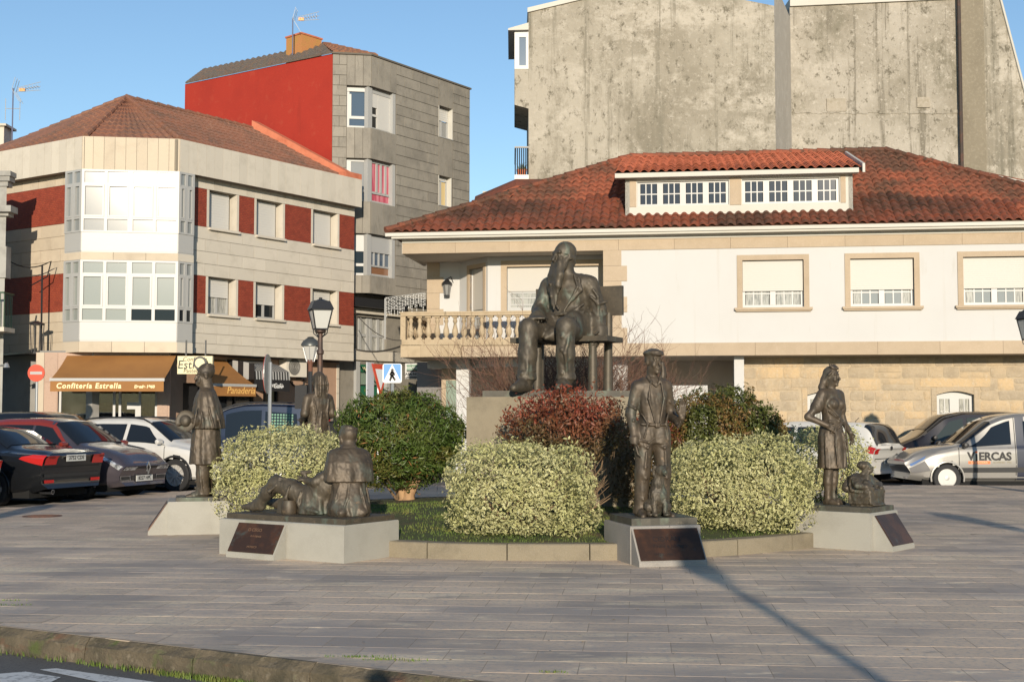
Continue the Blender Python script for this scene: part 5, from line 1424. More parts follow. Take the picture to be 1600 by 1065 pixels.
# a string course cracked through the render
mb = MB()
xs_ = np.linspace(xN + .1, xP - .1, 30)
for a, b in zip(xs_, xs_[1:]): mb.box(a, b, 51.56 + random.uniform(0, .02), 51.62, P(0, 177, 51.6).z + random.uniform(-.05, .02), P(0, 173, 51.6).z + random.uniform(-.02, .05))
obj('string_course', mb, M_conc2, blk)
# glazed gallery and balcony on the left flank
gl0, gl1 = P(804, 100, 49.6).x, xL
zg_t, zg_m, zg_b, zg_bb = P(0, 45, 49.6).z, P(0, 104, 49.6).z, P(0, 160, 49.6).z, P(0, 167, 49.6).z
gal = obj('gallery', MB().hexa([(gl0, 50.0, zg_b), (gl1, 50.0, zg_b - .15), (gl1, 54, zg_b - .15), (gl0, 54, zg_b)], [(gl0, 50.0, zg_m), (gl1, 50.0, zg_m), (gl1, 54, zg_m), (gl0, 54, zg_m)]), M_conc, blk)
fr = MB(); fr.box(gl0, gl1, 49.98, 54, zg_m, zg_m + .14); fr.box(gl0, gl1, 49.98, 54, zg_t - .22, zg_t)
for x in (gl0, gl1 - .1): fr.box(x, x + (.18 if x == gl0 else .1), 49.985, 50.1, zg_m + .14, zg_t - .22)
for y in (51, 52, 53): fr.box(gl0, gl0 + .08, y, y + .1, zg_m + .14, zg_t - .22)
obj('frame', fr, M_white, gal)
obj('pane', MB().box(gl0 + .18, gl1 - .1, 50.02, 50.04, zg_m + .14, zg_t - .22), mat('gallery_glass', (.13, .17, .22), .05, spec=.8), gal)
obj('gallery_roof', MB().hexa([(gl0 - .25, 49.8, zg_t), (gl1, 49.8, zg_t + .02), (gl1, 54, zg_t + .02), (gl0 - .25, 54, zg_t)], [(gl0 - .25, 49.8, zg_t + .07), (gl1, 49.8, zg_t + .3), (gl1, 54, zg_t + .3), (gl0 - .25, 54, zg_t + .07)]), M_cream, gal)
b0, b1, b2 = P(0, 289, 49.6).z, P(0, 273, 49.6).z, P(0, 231, 49.6).z
bl = obj('balcony', MB().box(gl0, gl1, 49.6, 53, b0, b1), M_white, blk)
rl = MB()
for x in np.linspace(gl0 + .03, gl1 - .03, 7): rl.tube([(x, 49.65, b1), (x, 49.65, b2)], .022, 5)
for y in np.linspace(49.65, 53, 20): rl.tube([(gl0 + .03, y, b1), (gl0 + .03, y, b2)], .02, 5)
rl.box(gl0, gl1, 49.62, 49.68, b2, b2 + .06).box(gl0, gl0 + .06, 49.68, 53, b2, b2 + .06); obj('railing', rl, M_dark, bl)
c = P(815, 268, 49.9); c = Vector((c.x, 49.9, b1))
pt = thing('flower_pot', tuple(c), 'terracotta flower trough with a small plant on the high balcony', 'flower pot')
obj('pot', MB().hexa([(c.x - .16, c.y - .1, c.z), (c.x + .16, c.y - .1, c.z), (c.x + .16, c.y + .1, c.z), (c.x - .16, c.y + .1, c.z)], [(c.x - .2, c.y - .13, c.z + .25), (c.x + .2, c.y - .13, c.z + .25), (c.x + .2, c.y + .13, c.z + .25), (c.x - .2, c.y + .13, c.z + .25)]), mat('terracotta', (.42, .12, .05), .8), pt)
pts = [(c.x + random.gauss(0, .08), c.y + random.gauss(0, .05), c.z + .25) for _ in range(60)]
o = blades('plant', pts, .25, .012, M_grass, None, .9); o.parent = pt; o.location = (-c.x, -c.y, -c.z)
# ================================================================ sculpting: bronze figures as blended distance fields, meshed by surface nets
def _rot(yaw=0., pitch=0., roll=0.):
    return np.array(Matrix.Rotation(yaw, 3, 'Z') @ Matrix.Rotation(pitch, 3, 'X') @ Matrix.Rotation(roll, 3, 'Y'))
_LAT = RNG.random((32, 32, 32)).astype(np.float32)
def vnoise(p, f):
    q = p * f; i = np.floor(q).astype(int); t = (q - i).astype(np.float32); t = t * t * (3 - 2 * t); i &= 31; j = (i + 1) & 31
    def L(a, b, c): return _LAT[a, b, c]
    x0, y0, z0 = i[..., 0], i[..., 1], i[..., 2]; x1, y1, z1 = j[..., 0], j[..., 1], j[..., 2]; tx, ty, tz = t[..., 0], t[..., 1], t[..., 2]
    a = L(x0, y0, z0) * (1 - tx) + L(x1, y0, z0) * tx; b = L(x0, y1, z0) * (1 - tx) + L(x1, y1, z0) * tx
    c = L(x0, y0, z1) * (1 - tx) + L(x1, y0, z1) * tx; d = L(x0, y1, z1) * (1 - tx) + L(x1, y1, z1) * tx
    return (a * (1 - ty) + b * ty) * (1 - tz) + (c * (1 - ty) + d * ty) * tz - .5
class Fig:
    def __init__(self): self.ops = []; self.R = np.eye(3); self.t = np.zeros(3); self.s = 1.0
    def at(self, t=(0, 0, 0), R=None): 
        self.t = np.array(t, float); R = np.eye(3) if R is None else np.array(R); self.s = float(np.linalg.norm(R[:, 0])); self.R = R / self.s; return self
    def W(self, p): return self.R @ (np.array(p, float) * self.s) + self.t
    def _add(self, fn, lo, hi, k, sub): self.ops.append((fn, np.array(lo), np.array(hi), k, sub)); return self
    def cap(self, a, b, ra, rb=None, k=.03, sub=False):
        a, b = self.W(a), self.W(b); rb = ra if rb is None else rb; ba = b - a; bb = float(ba @ ba) + 1e-9
        def fn(p):
            h = np.clip(((p - a) @ ba) / bb, 0, 1)
            return np.linalg.norm(p - a - h[..., None] * ba, axis=-1) - (ra + (rb - ra) * h)
        m = max(ra, rb); return self._add(fn, np.minimum(a, b) - m, np.maximum(a, b) + m, k, sub)
    def chain(self, pts, rs, k=.03, sub=False):
        for i in range(len(pts) - 1): self.cap(pts[i], pts[i + 1], rs[i], rs[i + 1], k, sub)
        return self
    def ell(self, c, r, R=None, k=.03, sub=False):
        c = self.W(c); r = np.array(r, float); RR = self.R if R is None else self.R @ R
        def fn(p):
            q = (p - c) @ RR; k0 = np.linalg.norm(q / r, axis=-1); k1 = np.linalg.norm(q / (r * r), axis=-1)
            return k0 * (k0 - 1) / np.maximum(k1, 1e-6)
        m = r.max(); return self._add(fn, c - m, c + m, k, sub)
    def box(self, c, h, R=None, rnd=.01, k=.02, sub=False):
        c = self.W(c); h = np.array(h, float) - rnd; RR = self.R if R is None else self.R @ R
        def fn(p):
            q = np.abs((p - c) @ RR) - h
            return np.linalg.norm(np.maximum(q, 0), axis=-1) + np.minimum(q.max(-1), 0) - rnd
        m = np.linalg.norm(h) + rnd; return self._add(fn, c - m, c + m, k, sub)
    def loft(self, secs, fold=(0, 0, 0, 0), k=.03, sub=False, R=None, o=(0, 0, 0), pw=2.0):
        """secs: (z, cx, cy, rx, ry); fold: (count, amp at bottom, amp at top, phase)"""
        S = np.array(sorted(secs), float); RR = self.R if R is None else self.R @ R; o = self.W(o)
        z0, z1 = S[0, 0], S[-1, 0]; nf, ab, at_, ph = fold
        def fn(p):
            q = (p - o) @ RR; z = q[..., 2]
            cx, cy, rx, ry = (np.interp(z, S[:, 0], S[:, i]) for i in (1, 2, 3, 4))
            x, y = q[..., 0] - cx, q[..., 1] - cy
            rho = (np.abs(x / rx) ** pw + np.abs(y / ry) ** pw) ** (1 / pw)
            if nf:
                th = np.arctan2(y / ry, x / rx); u = np.clip((z - z0) / (z1 - z0), 0, 1)
                amp = ab * (1 - u) + at_ * u
                rho = rho - amp * (np.cos(nf * th + ph + 1.3 * np.sin(2 * th + ph)) * .6 + .4 * np.cos((nf * 2 - 3) * th + 2 * ph + z * 3))
            d = (rho - 1) * np.minimum(rx, ry) * .9
            return np.maximum(d, np.maximum(z - z1, z0 - z))
        m = max(S[:, 3:].max() * 1.2, 0) ; ext = max(abs(z0), abs(z1)) + m + np.abs(S[:, 1:3]).max()
        cz = (z0 + z1) / 2; c = o + RR @ np.array([S[:, 1].mean(), S[:, 2].mean(), cz]); h = math.hypot((z1 - z0) / 2, m + np.abs(S[:, 1:3]).max())
        if R is None and np.allclose(self.R, np.eye(3)):
            lo = o + np.array([S[:, 1].min() - m, S[:, 2].min() - m, z0]); hi = o + np.array([S[:, 1].max() + m, S[:, 2].max() + m, z1])
        else: lo, hi = c - h, c + h
        return self._add(fn, lo, hi, k, sub)
    def field(self, vox, wrinkle=.004, wf=14., pad=.04):
        lo = np.min([o[1] for o in self.ops if not o[4]], 0) - pad; hi = np.max([o[2] for o in self.ops if not o[4]], 0) + pad
        n = np.ceil((hi - lo) / vox).astype(int) + 1
        ax = [lo[i] + np.arange(n[i]) * vox for i in range(3)]
        D = np.full(n, .25, dtype=np.float32)
        for fn, a, b, k, sub in self.ops:
            m = k * 2 + .05
            i0 = np.maximum(((a - m - lo) / vox).astype(int), 0); i1 = np.minimum(((b + m - lo) / vox).astype(int) + 2, n)
            if (i1 <= i0).any(): continue
            sl_ = tuple(slice(i0[i], i1[i]) for i in range(3))
            pts = np.stack(np.meshgrid(*[ax[i][i0[i]:i1[i]] for i in range(3)], indexing='ij'), -1)
            d = fn(pts).astype(np.float32); c = D[sl_]
            if sub:
                h = np.maximum(k - np.abs(-d - c), 0) / k; D[sl_] = np.maximum(c, -d) + h * h * k * .25
            else:
                h = np.maximum(k - np.abs(d - c), 0) / k; D[sl_] = np.minimum(c, d) - h * h * k * .25
        if wrinkle:
            idx = np.argwhere(np.abs(D) < vox * 3)
            p = lo + idx * vox
            w_ = vnoise(p * np.array([1, 1, .6]), wf) * .8 + vnoise(p + 5.3, wf * 2.7) * .5 + (.25 - np.abs(vnoise(p * np.array([1.6, 1.6, .45]) + p[:, [2, 2, 2]] * .35, wf * 1.1))) * 1.5
            D[idx[:, 0], idx[:, 1], idx[:, 2]] += (w_ * wrinkle * 1.6).astype(np.float32)
        return D, lo
    def mesh(self, name, m, vox=.011, wrinkle=.004, wf=14., scale=1.0, R=None, t=(0, 0, 0)):
        D, lo = self.field(vox, wrinkle, wf)
        s = D < 0
        nx, ny, nz = D.shape
        acc = np.zeros((nx - 1, ny - 1, nz - 1, 3), np.float32); cnt = np.zeros((nx - 1, ny - 1, nz - 1), np.float32)
        cor = [(i, j, k) for i in (0, 1) for j in (0, 1) for k in (0, 1)]
        view = lambda A, c: A[c[0]:nx - 1 + c[0], c[1]:ny - 1 + c[1], c[2]:nz - 1 + c[2]]
        inside_n = sum(view(s, c).astype(np.int8) for c in cor)
        act = (inside_n > 0) & (inside_n < 8); ids = np.argwhere(act)
        vid = np.full(act.shape, -1, np.int64); vid[act] = np.arange(len(ids))
        V = np.zeros((len(ids), 3)); C = np.zeros(len(ids))
        i, j, k = ids.T
        for a in range(8):
            for ax_ in range(3):
                ca = cor[a]
                if ca[ax_]: continue
                cb = list(ca); cb[ax_] = 1
                da = D[i + ca[0], j + ca[1], k + ca[2]]; db = D[i + cb[0], j + cb[1], k + cb[2]]
                cr_ = (da < 0) != (db < 0); tt = np.where(cr_, da / np.where(cr_, da - db, 1), 0)
                p = np.tile(np.array(ca, float), (len(ids), 1)); p[:, ax_] += tt
                V += p * cr_[:, None]; C += cr_
        V = V / np.maximum(C, 1)[:, None] + ids
        V = lo + V * vox
        quads = []
        for ax_ in range(3):
            sh = [slice(None)] * 3; sh2 = [slice(None)] * 3
            sh[ax_] = slice(0, -1); sh2[ax_] = slice(1, None)
            ed = np.argwhere(s[tuple(sh)] != s[tuple(sh2)])
            o1, o2 = [(1, 2), (2, 0), (0, 1)][ax_]
            ok = (ed[:, o1] > 0) & (ed[:, o2] > 0) & (ed[:, o1] < D.shape[o1] - 1) & (ed[:, o2] < D.shape[o2] - 1); ed = ed[ok]
            q = []
            for u, v_ in ((-1, -1), (0, -1), (0, 0), (-1, 0)):
                c = ed.copy(); c[:, o1] += u; c[:, o2] += v_; q.append(vid[c[:, 0], c[:, 1], c[:, 2]])
            q = np.stack(q, 1); flip = ~s[ed[:, 0], ed[:, 1], ed[:, 2]]
            q[flip] = q[flip][:, ::-1]; quads.append(q)
        Q = np.concatenate(quads); Q = Q[(Q >= 0).all(1)]
        if R is not None: V = V @ np.array(R).T
        V = V * scale + np.array(t)
        return np_mesh(name, V, Q, m, True)
# -------- anatomy helpers
def head(f, c, yaw=0., pitch=0., roll=0., s=1.0, hair=None, neck=True):
    f.at(c, _rot(yaw, pitch, roll) * s if s != 1 else _rot(yaw, pitch, roll)); z = 1.0
    f.ell((0, .012, .035), (.076 * s, .095 * s, .092 * s)); f.ell((0, -.02, -.045), (.058 * s, .07 * s, .082 * s))
    f.ell((0, -.072, -.102), (.024 * s, .02 * s, .018 * s), k=.02)
    f.ell((-.040, -.066, -.03), (.025 * s, .02 * s, .03 * s), k=.02); f.ell((.040, -.066, -.03), (.025 * s, .02 * s, .03 * s), k=.02)
    f.cap((-.045, -.074, .034), (.045, -.074, .034), .013 * s, k=.012)
    for x in (-.032, .032): f.ell((x, -.096, .010), (.019 * s, .016 * s, .012 * s), k=.012, sub=True)
    for x in (-.031, .031): f.ell((x, -.076, .009), (.014 * s, .012 * s, .010 * s), k=.006)
    f.cap((0, -.084, .022), (0, -.112, -.026), .010 * s, .016 * s, k=.012)
    f.ell((0, -.088, -.060), (.024 * s, .012 * s, .007 * s), k=.008); f.ell((0, -.086, -.073), (.020 * s, .012 * s, .008 * s), k=.008)
    for x in (-.076, .076): f.ell((x, .012, -.005), (.013 * s, .022 * s, .034 * s), k=.012)
    if neck: f.cap((0, .02, -.07), (0, .035, -.19), .055 * s, .062 * s, k=.03)
    if hair == 'short':
        f.ell((0, .022, .052), (.084 * s, .100 * s, .088 * s), k=.012)
        for k_ in range(26):
            a = k_ * 2.4; h_ = .02 + .1 * ((k_ * .618) % 1); r = math.sqrt(max(.001, 1 - ((h_ - .05) / .095) ** 2))
            if math.sin(a) * .1 * r < -.03 and h_ < .07: continue
            f.ell((.080 * r * math.cos(a), .022 + .095 * r * math.sin(a), h_), (.018 * s, .018 * s, .02 * s), k=.012)
    f.at()
def hand(f, wrist, d, palm_n, s=1.0, curl=.3, spread=.12, left=False):
    """five-fingered hand: d = pointing direction, palm_n = palm normal"""
    f.at(); w_ = np.array(wrist, float); d = np.array(d, float); d /= np.linalg.norm(d); n = np.array(palm_n, float); n -= d * (n @ d); n /= np.linalg.norm(n)
    side = np.cross(d, n) * (1 if left else -1)
    R = np.stack([side, n, d], 1)
    f.box(w_ + d * .05 * s, (.040 * s, .014 * s, .052 * s), R, .012 * s, k=.015)
    for q, (o, L) in enumerate(((-.031, .066), (-.0105, .076), (.0105, .072), (.031, .058))):
        b = w_ + d * .098 * s + side * o * s; dd = d + side * (o * spread * 10) - n * 0; dd /= np.linalg.norm(dd)
        m1 = b + (dd * math.cos(curl * .6) + n * math.sin(curl * .6)) * L * .52 * s; t1 = m1 + (dd * math.cos(curl * 1.7) + n * math.sin(curl * 1.7)) * L * .5 * s
        f.cap(b, m1, .0105 * s, .0095 * s, k=.006); f.cap(m1, t1, .0095 * s, .008 * s, k=.006)
    b = w_ + d * .025 * s - side * .036 * s; m1 = b + (d * .6 - side * .7 + n * .25) * .042 * s; t1 = m1 + (d * .85 - side * .25 + n * .35) * .036 * s
    f.cap(b, m1, .014 * s, .011 * s, k=.01); f.cap(m1, t1, .011 * s, .009 * s, k=.006)
def shoe(f, ankle, yaw=0., s=1.0, barefoot=False):
    a = np.array(ankle, float); dx, dy = math.sin(yaw), -math.cos(yaw)
    z0 = a[2] - .075 * s
    f.at(); heel = a + np.array([-dx * .05, -dy * .05, -.035]) * s; toe = a + np.array([dx * .165, dy * .165, -.048]) * s
    f.cap(heel, a + np.array([dx * .07, dy * .07, -.028]) * s, .042 * s, .044 * s, k=.02); f.cap(a + np.array([dx * .06, dy * .06, -.035]) * s, toe, .045 * s, .030 * s, k=.02)
    f.cap(a, a + np.array([0, 0, -.03]) * s, .045 * s, .046 * s, k=.02)
def folds(f, pts_list, r=.012, k=.013):
    for pts in pts_list:
        n = len(pts); f.chain(pts, [r * (.40 + .72 * math.sin(PI * (i + .5) / n)) for i in range(n)], k)
# ================================================================ the monument
def bronze(name, c, c2, green, glo, ghi, rough=.54):
    return mat(name, c, rough, .30, mixes=[(c2, 5, .42, .68), (green, 4.5, glo, ghi, (1, 1, .55)), ((c[0] * 1.9, c[1] * 1.75, c[2] * 1.6), 16, .60, .74)], bump=(70, .25, .004), coord='obj', spec=.5)
M_bronze = bronze('bronze', (.092, .070, .048), (.050, .040, .029), (.10, .105, .085), .56, .70)
M_bronze_g = bronze('weathered_bronze', (.088, .072, .051), (.052, .044, .033), (.115, .15, .12), .56, .72, .56)
M_bronze_base = bronze('bronze_slab', (.085, .078, .062), (.06, .055, .045), (.12, .14, .105), .50, .66, .65)
M_plinth = mat('pale_granite', (.40, .385, .335), .75, mixes=[((.34, .325, .28), 2.2, .45, .7), ((.46, .445, .40), 110, .52, .78), ((.27, .265, .18), 1.3, .60, .76, (1, 1, .4))], bump=(120, .2, .004))
M_plinth_d = mat('plinth_granite_grey', (.34, .315, .285), .75, mixes=[((.28, .26, .235), 2.5, .45, .7), ((.46, .43, .38), 110, .52, .78)], bump=(120, .2, .004))
M_plaque = mat('bronze_plaque', (.062, .035, .024), .42, .5, mixes=[((.12, .055, .03), 4, .48, .66), ((.09, .10, .085), 6, .60, .72)], bump=(60, .25, .004), coord='obj')
M_engr = mat('engraving', (.17, .145, .105), .9)

def plinth(name_lab, pos, ang, L, W, H, wedge, label, panels=2, m=None):
    """local: x along the front (viewer's left to right), -y outward; wedge = (x0, x1, out) sloping plaque holder"""
    m = m or M_plinth
    t = thing('statue_plinth', (pos[0], pos[1], 0), label, 'plinth', None, ang)
    mb = MB()
    # block in two slabs with a fine joint
    c = -L / 2 + L * .56
    for a, b in ((-L / 2, c - .002), (c + .002, L / 2)):
        e = .012
        mb.hexa([(a, -W / 2, 0), (b, -W / 2, 0), (b, W / 2, 0), (a, W / 2, 0)], [(a, -W / 2, H - e), (b, -W / 2, H - e), (b, W / 2, H - e), (a, W / 2, H - e)])
        mb.hexa([(a, -W / 2, H - e), (b, -W / 2, H - e), (b, W / 2, H - e), (a, W / 2, H - e)], [(a + .003, -W / 2 + e, H), (b - .003, -W / 2 + e, H), (b - .003, W / 2 - e, H), (a + .003, W / 2 - e, H)])
    obj('block', mb, m, t, local=True)
    x0, x1, out = wedge
    y0 = -W / 2 - .001
    mb = MB(); f_ = .045
    pr = [(y0, 0), (y0 - out, 0), (y0 - out, f_), (y0, H - .02)]
    vs_ = [(x0, y, z) for y, z in pr] + [(x1, y, z) for y, z in pr]
    mb.add(vs_, [(0, 1, 2, 3), (7, 6, 5, 4), (0, 4, 5, 1), (1, 5, 6, 2), (2, 6, 7, 3), (3, 7, 4, 0)])
    obj('plaque_holder', mb, m, t, local=True)
    v = Vector((0, y0 - (y0 - out), (H - .02) - f_)); v = Vector((0, out, H - .02 - f_)); sl_ = v.length; v.normalize(); n = Vector((0, -v.z, v.y))
    o = Vector((0, y0 - out, f_))
    mb = MB(); q = []
    for s_, x in ((.02, x0 + .02), (.02, x1 - .02), (sl_ - .02, x1 - .02), (sl_ - .02, x0 + .02)):
        p = o + v * s_; q.append(Vector((x, p.y, p.z)))
    mb.hexa([p + n * .001 for p in q], [p + n * .014 for p in q])
    pl_ = obj('plaque', mb, M_plaque, t, local=True)
    return t, (o, v, n, x0, x1, sl_)
def plaque_text(t, info, lines, m, x=None):
    o, v, n, x0, x1, sl_ = info
    for body, u, size, dx in lines:
        p = o + v * (sl_ * u) + n * .0155
        text('lettering', body, size, (((x0 + x1) / 2 + dx), p.y, p.z), (1, 0, 0), n, m, t, ext=.0015, rootrot=True)
def statue(pos, z, ang, label, cat='statue'):
    return thing('bronze_statue', (pos[0], pos[1], z), label, cat, None, ang)
def part_mesh(name, me, root):
    o = bpy.data.objects.new(name, me); return link(o, root)
def slab(root, x0, x1, y0, y1, h, m=None):
    rb = MB(); n = 7
    b = []
    for k in range(n): b.append((x0 + (x1 - x0) * k / n, y0 + random.uniform(-.008, .008)))
    for k in range(n): b.append((x1 + random.uniform(-.008, .008), y0 + (y1 - y0) * k / n))
    for k in range(n): b.append((x1 - (x1 - x0) * k / n, y1))
    for k in range(n): b.append((x0 + random.uniform(-.008, .008), y1 - (y1 - y0) * k / n))
    rb.prism(b, 0, h); return obj('base_slab', rb, m or M_bronze_base, root, local=True)

# ---------------- great seated figure on its pedestal
PED = Vector((.585, 18.95)); PH = 1.84; PEDW = 2.42
ped = thing('pedestal', (PED.x, PED.y, 0), 'tall block of beige granite carrying the seated bearded statue, engraved VILANOVA', 'pedestal')
mb = MB()
for k, (a, b) in enumerate(((-PEDW / 2, -.002), (.002, PEDW / 2))): mb.box(a, b, -.95, .95, 0, PH)
obj('block', mb, M_granite, ped, local=True)
text('engraved_lettering', 'VILANOVA', .135, (-.12, -.952, PH - .50), (1, 0, 0), (0, -1, 0), M_engr, ped, ext=.002, spacing=1.12, rootrot=True)
obj('bronze_plate', MB().box(-PEDW / 2 + .22, PEDW / 2 + .35, -.94, 1.1, PH, PH + .085), M_bronze_base, ped, local=True)
obj('back_step', MB().box(-PEDW / 2 - .002, PEDW / 2 + .6, -.3, 1.4, PH - .3, PH - .002), M_granite, ped, local=True) if False else None
SC = 1.66
yawS = math.radians(-24)
sgt = statue((.80, 18.62), PH + .085, yawS, 'large bronze statue of a seated man with glasses and a long beard on a bench')
f = Fig(); f.at()
# pelvis and coat
f.loft([(.44, 0, .02, .20, .17), (.56, 0, .03, .205, .165), (.72, 0, .03, .185, .135), (.86, 0, .02, .20, .142), (.95, 0, .02, .19, .12), (1.0, 0, .025, .11, .09)], (7, .03, .01, .6), pw=2.3)
f.cap((-.14, .02, .925), (.14, .02, .925), .08, k=.05)
# thighs, shins in loose trousers
for sx, kx, kz, ax, ay in ((-.105, -.185, .52, -.185, -.50), (.105, .165, .525, .15, -.415)):
    f.cap((sx, -.02, .50), (kx, -.44, kz - .01), .105, .085, k=.05)
    f.chain([(kx, -.45, kz), (kx * .98, -.47 + (ay + .47) * .4, .30), (ax, ay, .11)], [.085, .078, .080], k=.04)
    folds(f, [[(kx - .06, -.40, .42), (kx, -.52, .44), (kx + .07, -.46, .40)], [(kx + .06, -.50, .46), (kx + .03, -.54, .30), (ax + .04, ay - .07, .14)], [(kx - .05, -.42, .36), (kx, -.53, .33), (kx + .06, -.45, .30)], [(ax - .08, ay, .16), (ax, ay - .08, .14), (ax + .08, ay, .17)], [(sx + .0, -.2, .60), (kx + .05, -.36, .59), (kx + .07, -.45, .55)]], .016)
    f.loft([(.09, ax, ay, .088, .094), (.13, ax, ay, .084, .088)], k=.015)
    shoe(f, (ax, ay - .03, .075), -.1 if sx < 0 else .12, 1.12)
# coat skirts over the thighs and on the bench
f.loft([(.455, .20, .06, .13, .13), (.50, .19, .05, .11, .12), (.66, .15, .04, .08, .10)], (5, .06, .02, 1), k=.05)
f.chain([(-.14, -.08, .60), (-.19, -.28, .60), (-.20, -.37, .56)], [.07, .05, .03], k=.06); f.chain([(.12, -.06, .60), (.13, -.2, .60), (.10, -.3, .585)], [.075, .06, .03], k=.06)
f.chain([(-.02, -.13, .50), (-.02, -.30, .47), (-.06, -.36, .44)], [.08, .05, .02], k=.05)
# arms
f.chain([(-.205, .02, .915), (-.262, -.05, .70), (-.175, -.27, .63)], [.075, .062, .052], k=.04)
f.chain([(.205, .02, .915), (.275, .05, .70), (.30, .0, .50)], [.078, .066, .062], k=.04)
f.loft([(.46, .305, .0, .075, .075), (.55, .303, .02, .066, .066)], (5, .05, .02, 0), k=.02)
folds(f, [[(-.30, .0, .78), (-.25, -.09, .76), (-.2, -.06, .80)], [(-.31, -.04, .70), (-.24, -.12, .68), (-.19, -.06, .72)], [(.24, -.04, .80), (.30, -.03, .74), (.36, .03, .76)], [(.25, -.02, .68), (.31, -.02, .62), (.36, .04, .66)], [(.26, -.04, .86), (.30, -.03, .80), (.30, -.02, .66)]], .014)
hand(f, (-.165, -.285, .625), (.35, -.9, -.12), (0, -.1, -1), 1.05, .5, left=False)
hand(f, (.305, -.01, .49), (.1, -.5, -.6), (-.5, -.5, -.4), .95, .6, left=True)
# book or folded hat under the hand
f.at(); f.box((-.13, -.36, .605), (.075, .11, .012), _rot(.25, .05), .008, k=.006)
# lapels, buttons and creases of the coat
folds(f, [[(-.09, -.10, .98), (-.13, -.12, .86), (-.03, -.145, .70)], [(.10, -.09, .99), (.14, -.115, .88), (.02, -.14, .68)], [(.14, -.09, .96), (.17, -.10, .86), (.06, -.13, .74)], [(.18, -.07, .74), (.08, -.14, .66), (-.06, -.145, .65)], [(.19, -.08, .68), (.10, -.14, .61), (-.10, -.14, .60)], [(-.18, -.06, .66), (-.10, -.13, .64), (.0, -.14, .66)], [(.17, -.10, .62), (.06, -.15, .57), (-.02, -.15, .55)]], .014)
f.cap((-.02, -.125, .70), (-.02, -.16, .50), .006, k=.02, sub=True)
f.chain([(-.19, -.04, .625), (-.10, -.13, .615), (.06, -.145, .61), (.19, -.05, .625)], [.012] * 4, k=.012)
# head with beard, spectacles and short hair
hy = math.radians(-34); hc = (-.015, -.045, 1.155)
head(f, hc, hy, .06, 0, 1.04)
f.at(hc, _rot(hy, .06))
f.ell((0, .025, .045), (.084, .10, .088), k=.01); f.cap((-.06, .05, -.02), (-.04, .07, -.06), .02, k=.03); f.cap((.06, .05, -.02), (.04, .07, -.06), .02, k=.03)
f.at(); hv = np.array(hc); RH = _rot(hy, .06)
def hp(x, y, z): return RH @ np.array((x, y, z)) + hv
for x, l, zz_, r in ((-.04, -.03, -.33, .026), (-.018, -.02, -.40, .028), (.006, -.005, -.44, .028), (.03, .015, -.40, .026), (.05, .035, -.30, .026), (-.055, -.05, -.22, .024), (.062, .05, -.2, .024)):
    f.chain([hp(x * .8, -.080, -.060), hp(x * 1.3, -.105, -.16), hp(x * 1.1, -.125, -.25), (hv + np.array([l * .6 - .045 + x * .3, -.135, zz_ - .02]))], [.030, r + .010, r + .004, .010], k=.016)
f.at(hc, RH); f.cap((0, -.09, .025), (0, -.125, -.028), .014, .019, k=.012); f.cap((-.05, -.082, .036), (.05, -.082, .036), .016, k=.01)
for sgn in (-1, 1):
    f.chain([(0, -.10, -.045), (sgn * .03, -.10, -.055), (sgn * .055, -.082, -.075)], [.014, .013, .008], k=.01)      # moustache
    f.chain([(sgn * .066, -.02, -.03), (sgn * .062, -.055, -.09), (sgn * .05, -.08, -.14)], [.02, .026, .024], k=.02)
    ring = [(sgn * .033 + .022 * math.cos(a), -.100 + abs(sgn * .033 + .022 * math.cos(a)) * .25, .008 + .019 * math.sin(a)) for a in np.linspace(0, 2 * PI, 11)]
    f.chain(ring, [.0045] * 11, k=.003); f.chain([(sgn * .055, -.088, .014), (sgn * .078, -.04, .018), (sgn * .080, .01, .012)], [.0045] * 3, k=.003)
f.cap((-.012, -.104, .012), (.012, -.104, .012), .0045, k=.003)
f.at()
part_mesh('figure', f.mesh('seated_figure', M_bronze_g, .0072, .0045, 13, SC, np.diag([.95, 1, 1])), sgt)
bn = bpy.data.objects.new('bench', MB().box(-.47 * SC, .42 * SC, -.17 * SC, .22 * SC, .418 * SC, .462 * SC).mesh('bench_seat', M_bronze_g)); link(bn, sgt)
for nm, b in (('backrest', (-.40, .41, .235, .275, .66, .915)),): obj(nm, MB().box(*[v * SC for v in b]), M_bronze_g, bn, local=True)
for x, y in ((-.25, -.10), (.26, -.10), (.28, .22), (-.36, .22)):
    top = .68 if y > .2 else .42
    obj('leg', MB().tube([(x * SC, y * SC, 0), (x * SC * (1 if y > .2 else .98), (y + (.03 if y > .2 else .02)) * SC, top * SC)], [.042 * SC, .034 * SC], 10), M_bronze_g, bn, smooth=50, local=True)

# ---------------- man with cap, hand raised, dog at his feet
def dirang(n): return math.atan2(n[0], -n[1])          # local -y pointing along n
nM = Vector((.235, -.972)); aM = dirang(nM); pM = Vector((1.545, 14.62))
tM, inf = plinth('x', pM, aM, .80, .92, .405, (-.39, .37, .26), 'stone plinth with a reddish bronze plaque under the man in a cap', m=M_plinth_d)
plaque_text(tM, inf, (('CIDRÁN', .64, .085, -.02), ('Poeta e labrego', .44, .060, 0), ('1892 - 1966', .20, .045, -.1)), mat('dark_lettering', (.02, .014, .012), .5))
sM = statue(pM, .405, aM, 'bronze statue of a man in a flat cap raising one hand, dog at feet')
slab(sM, -.36, .40, -.38, .40, .075)
f = Fig(); f.at(); g = .075
f.loft([(.80, .0, .01, .182, .13), (.92, 0, .01, .172, .125), (1.08, 0, 0, .150, .112), (1.28, 0, 0, .172, .12), (1.40, 0, .01, .165, .105), (1.46, 0, .02, .11, .08)], (6, .03, .01, .4), pw=2.3)
f.cap((-.128, .015, 1.372), (.128, .015, 1.372), .068, k=.04)
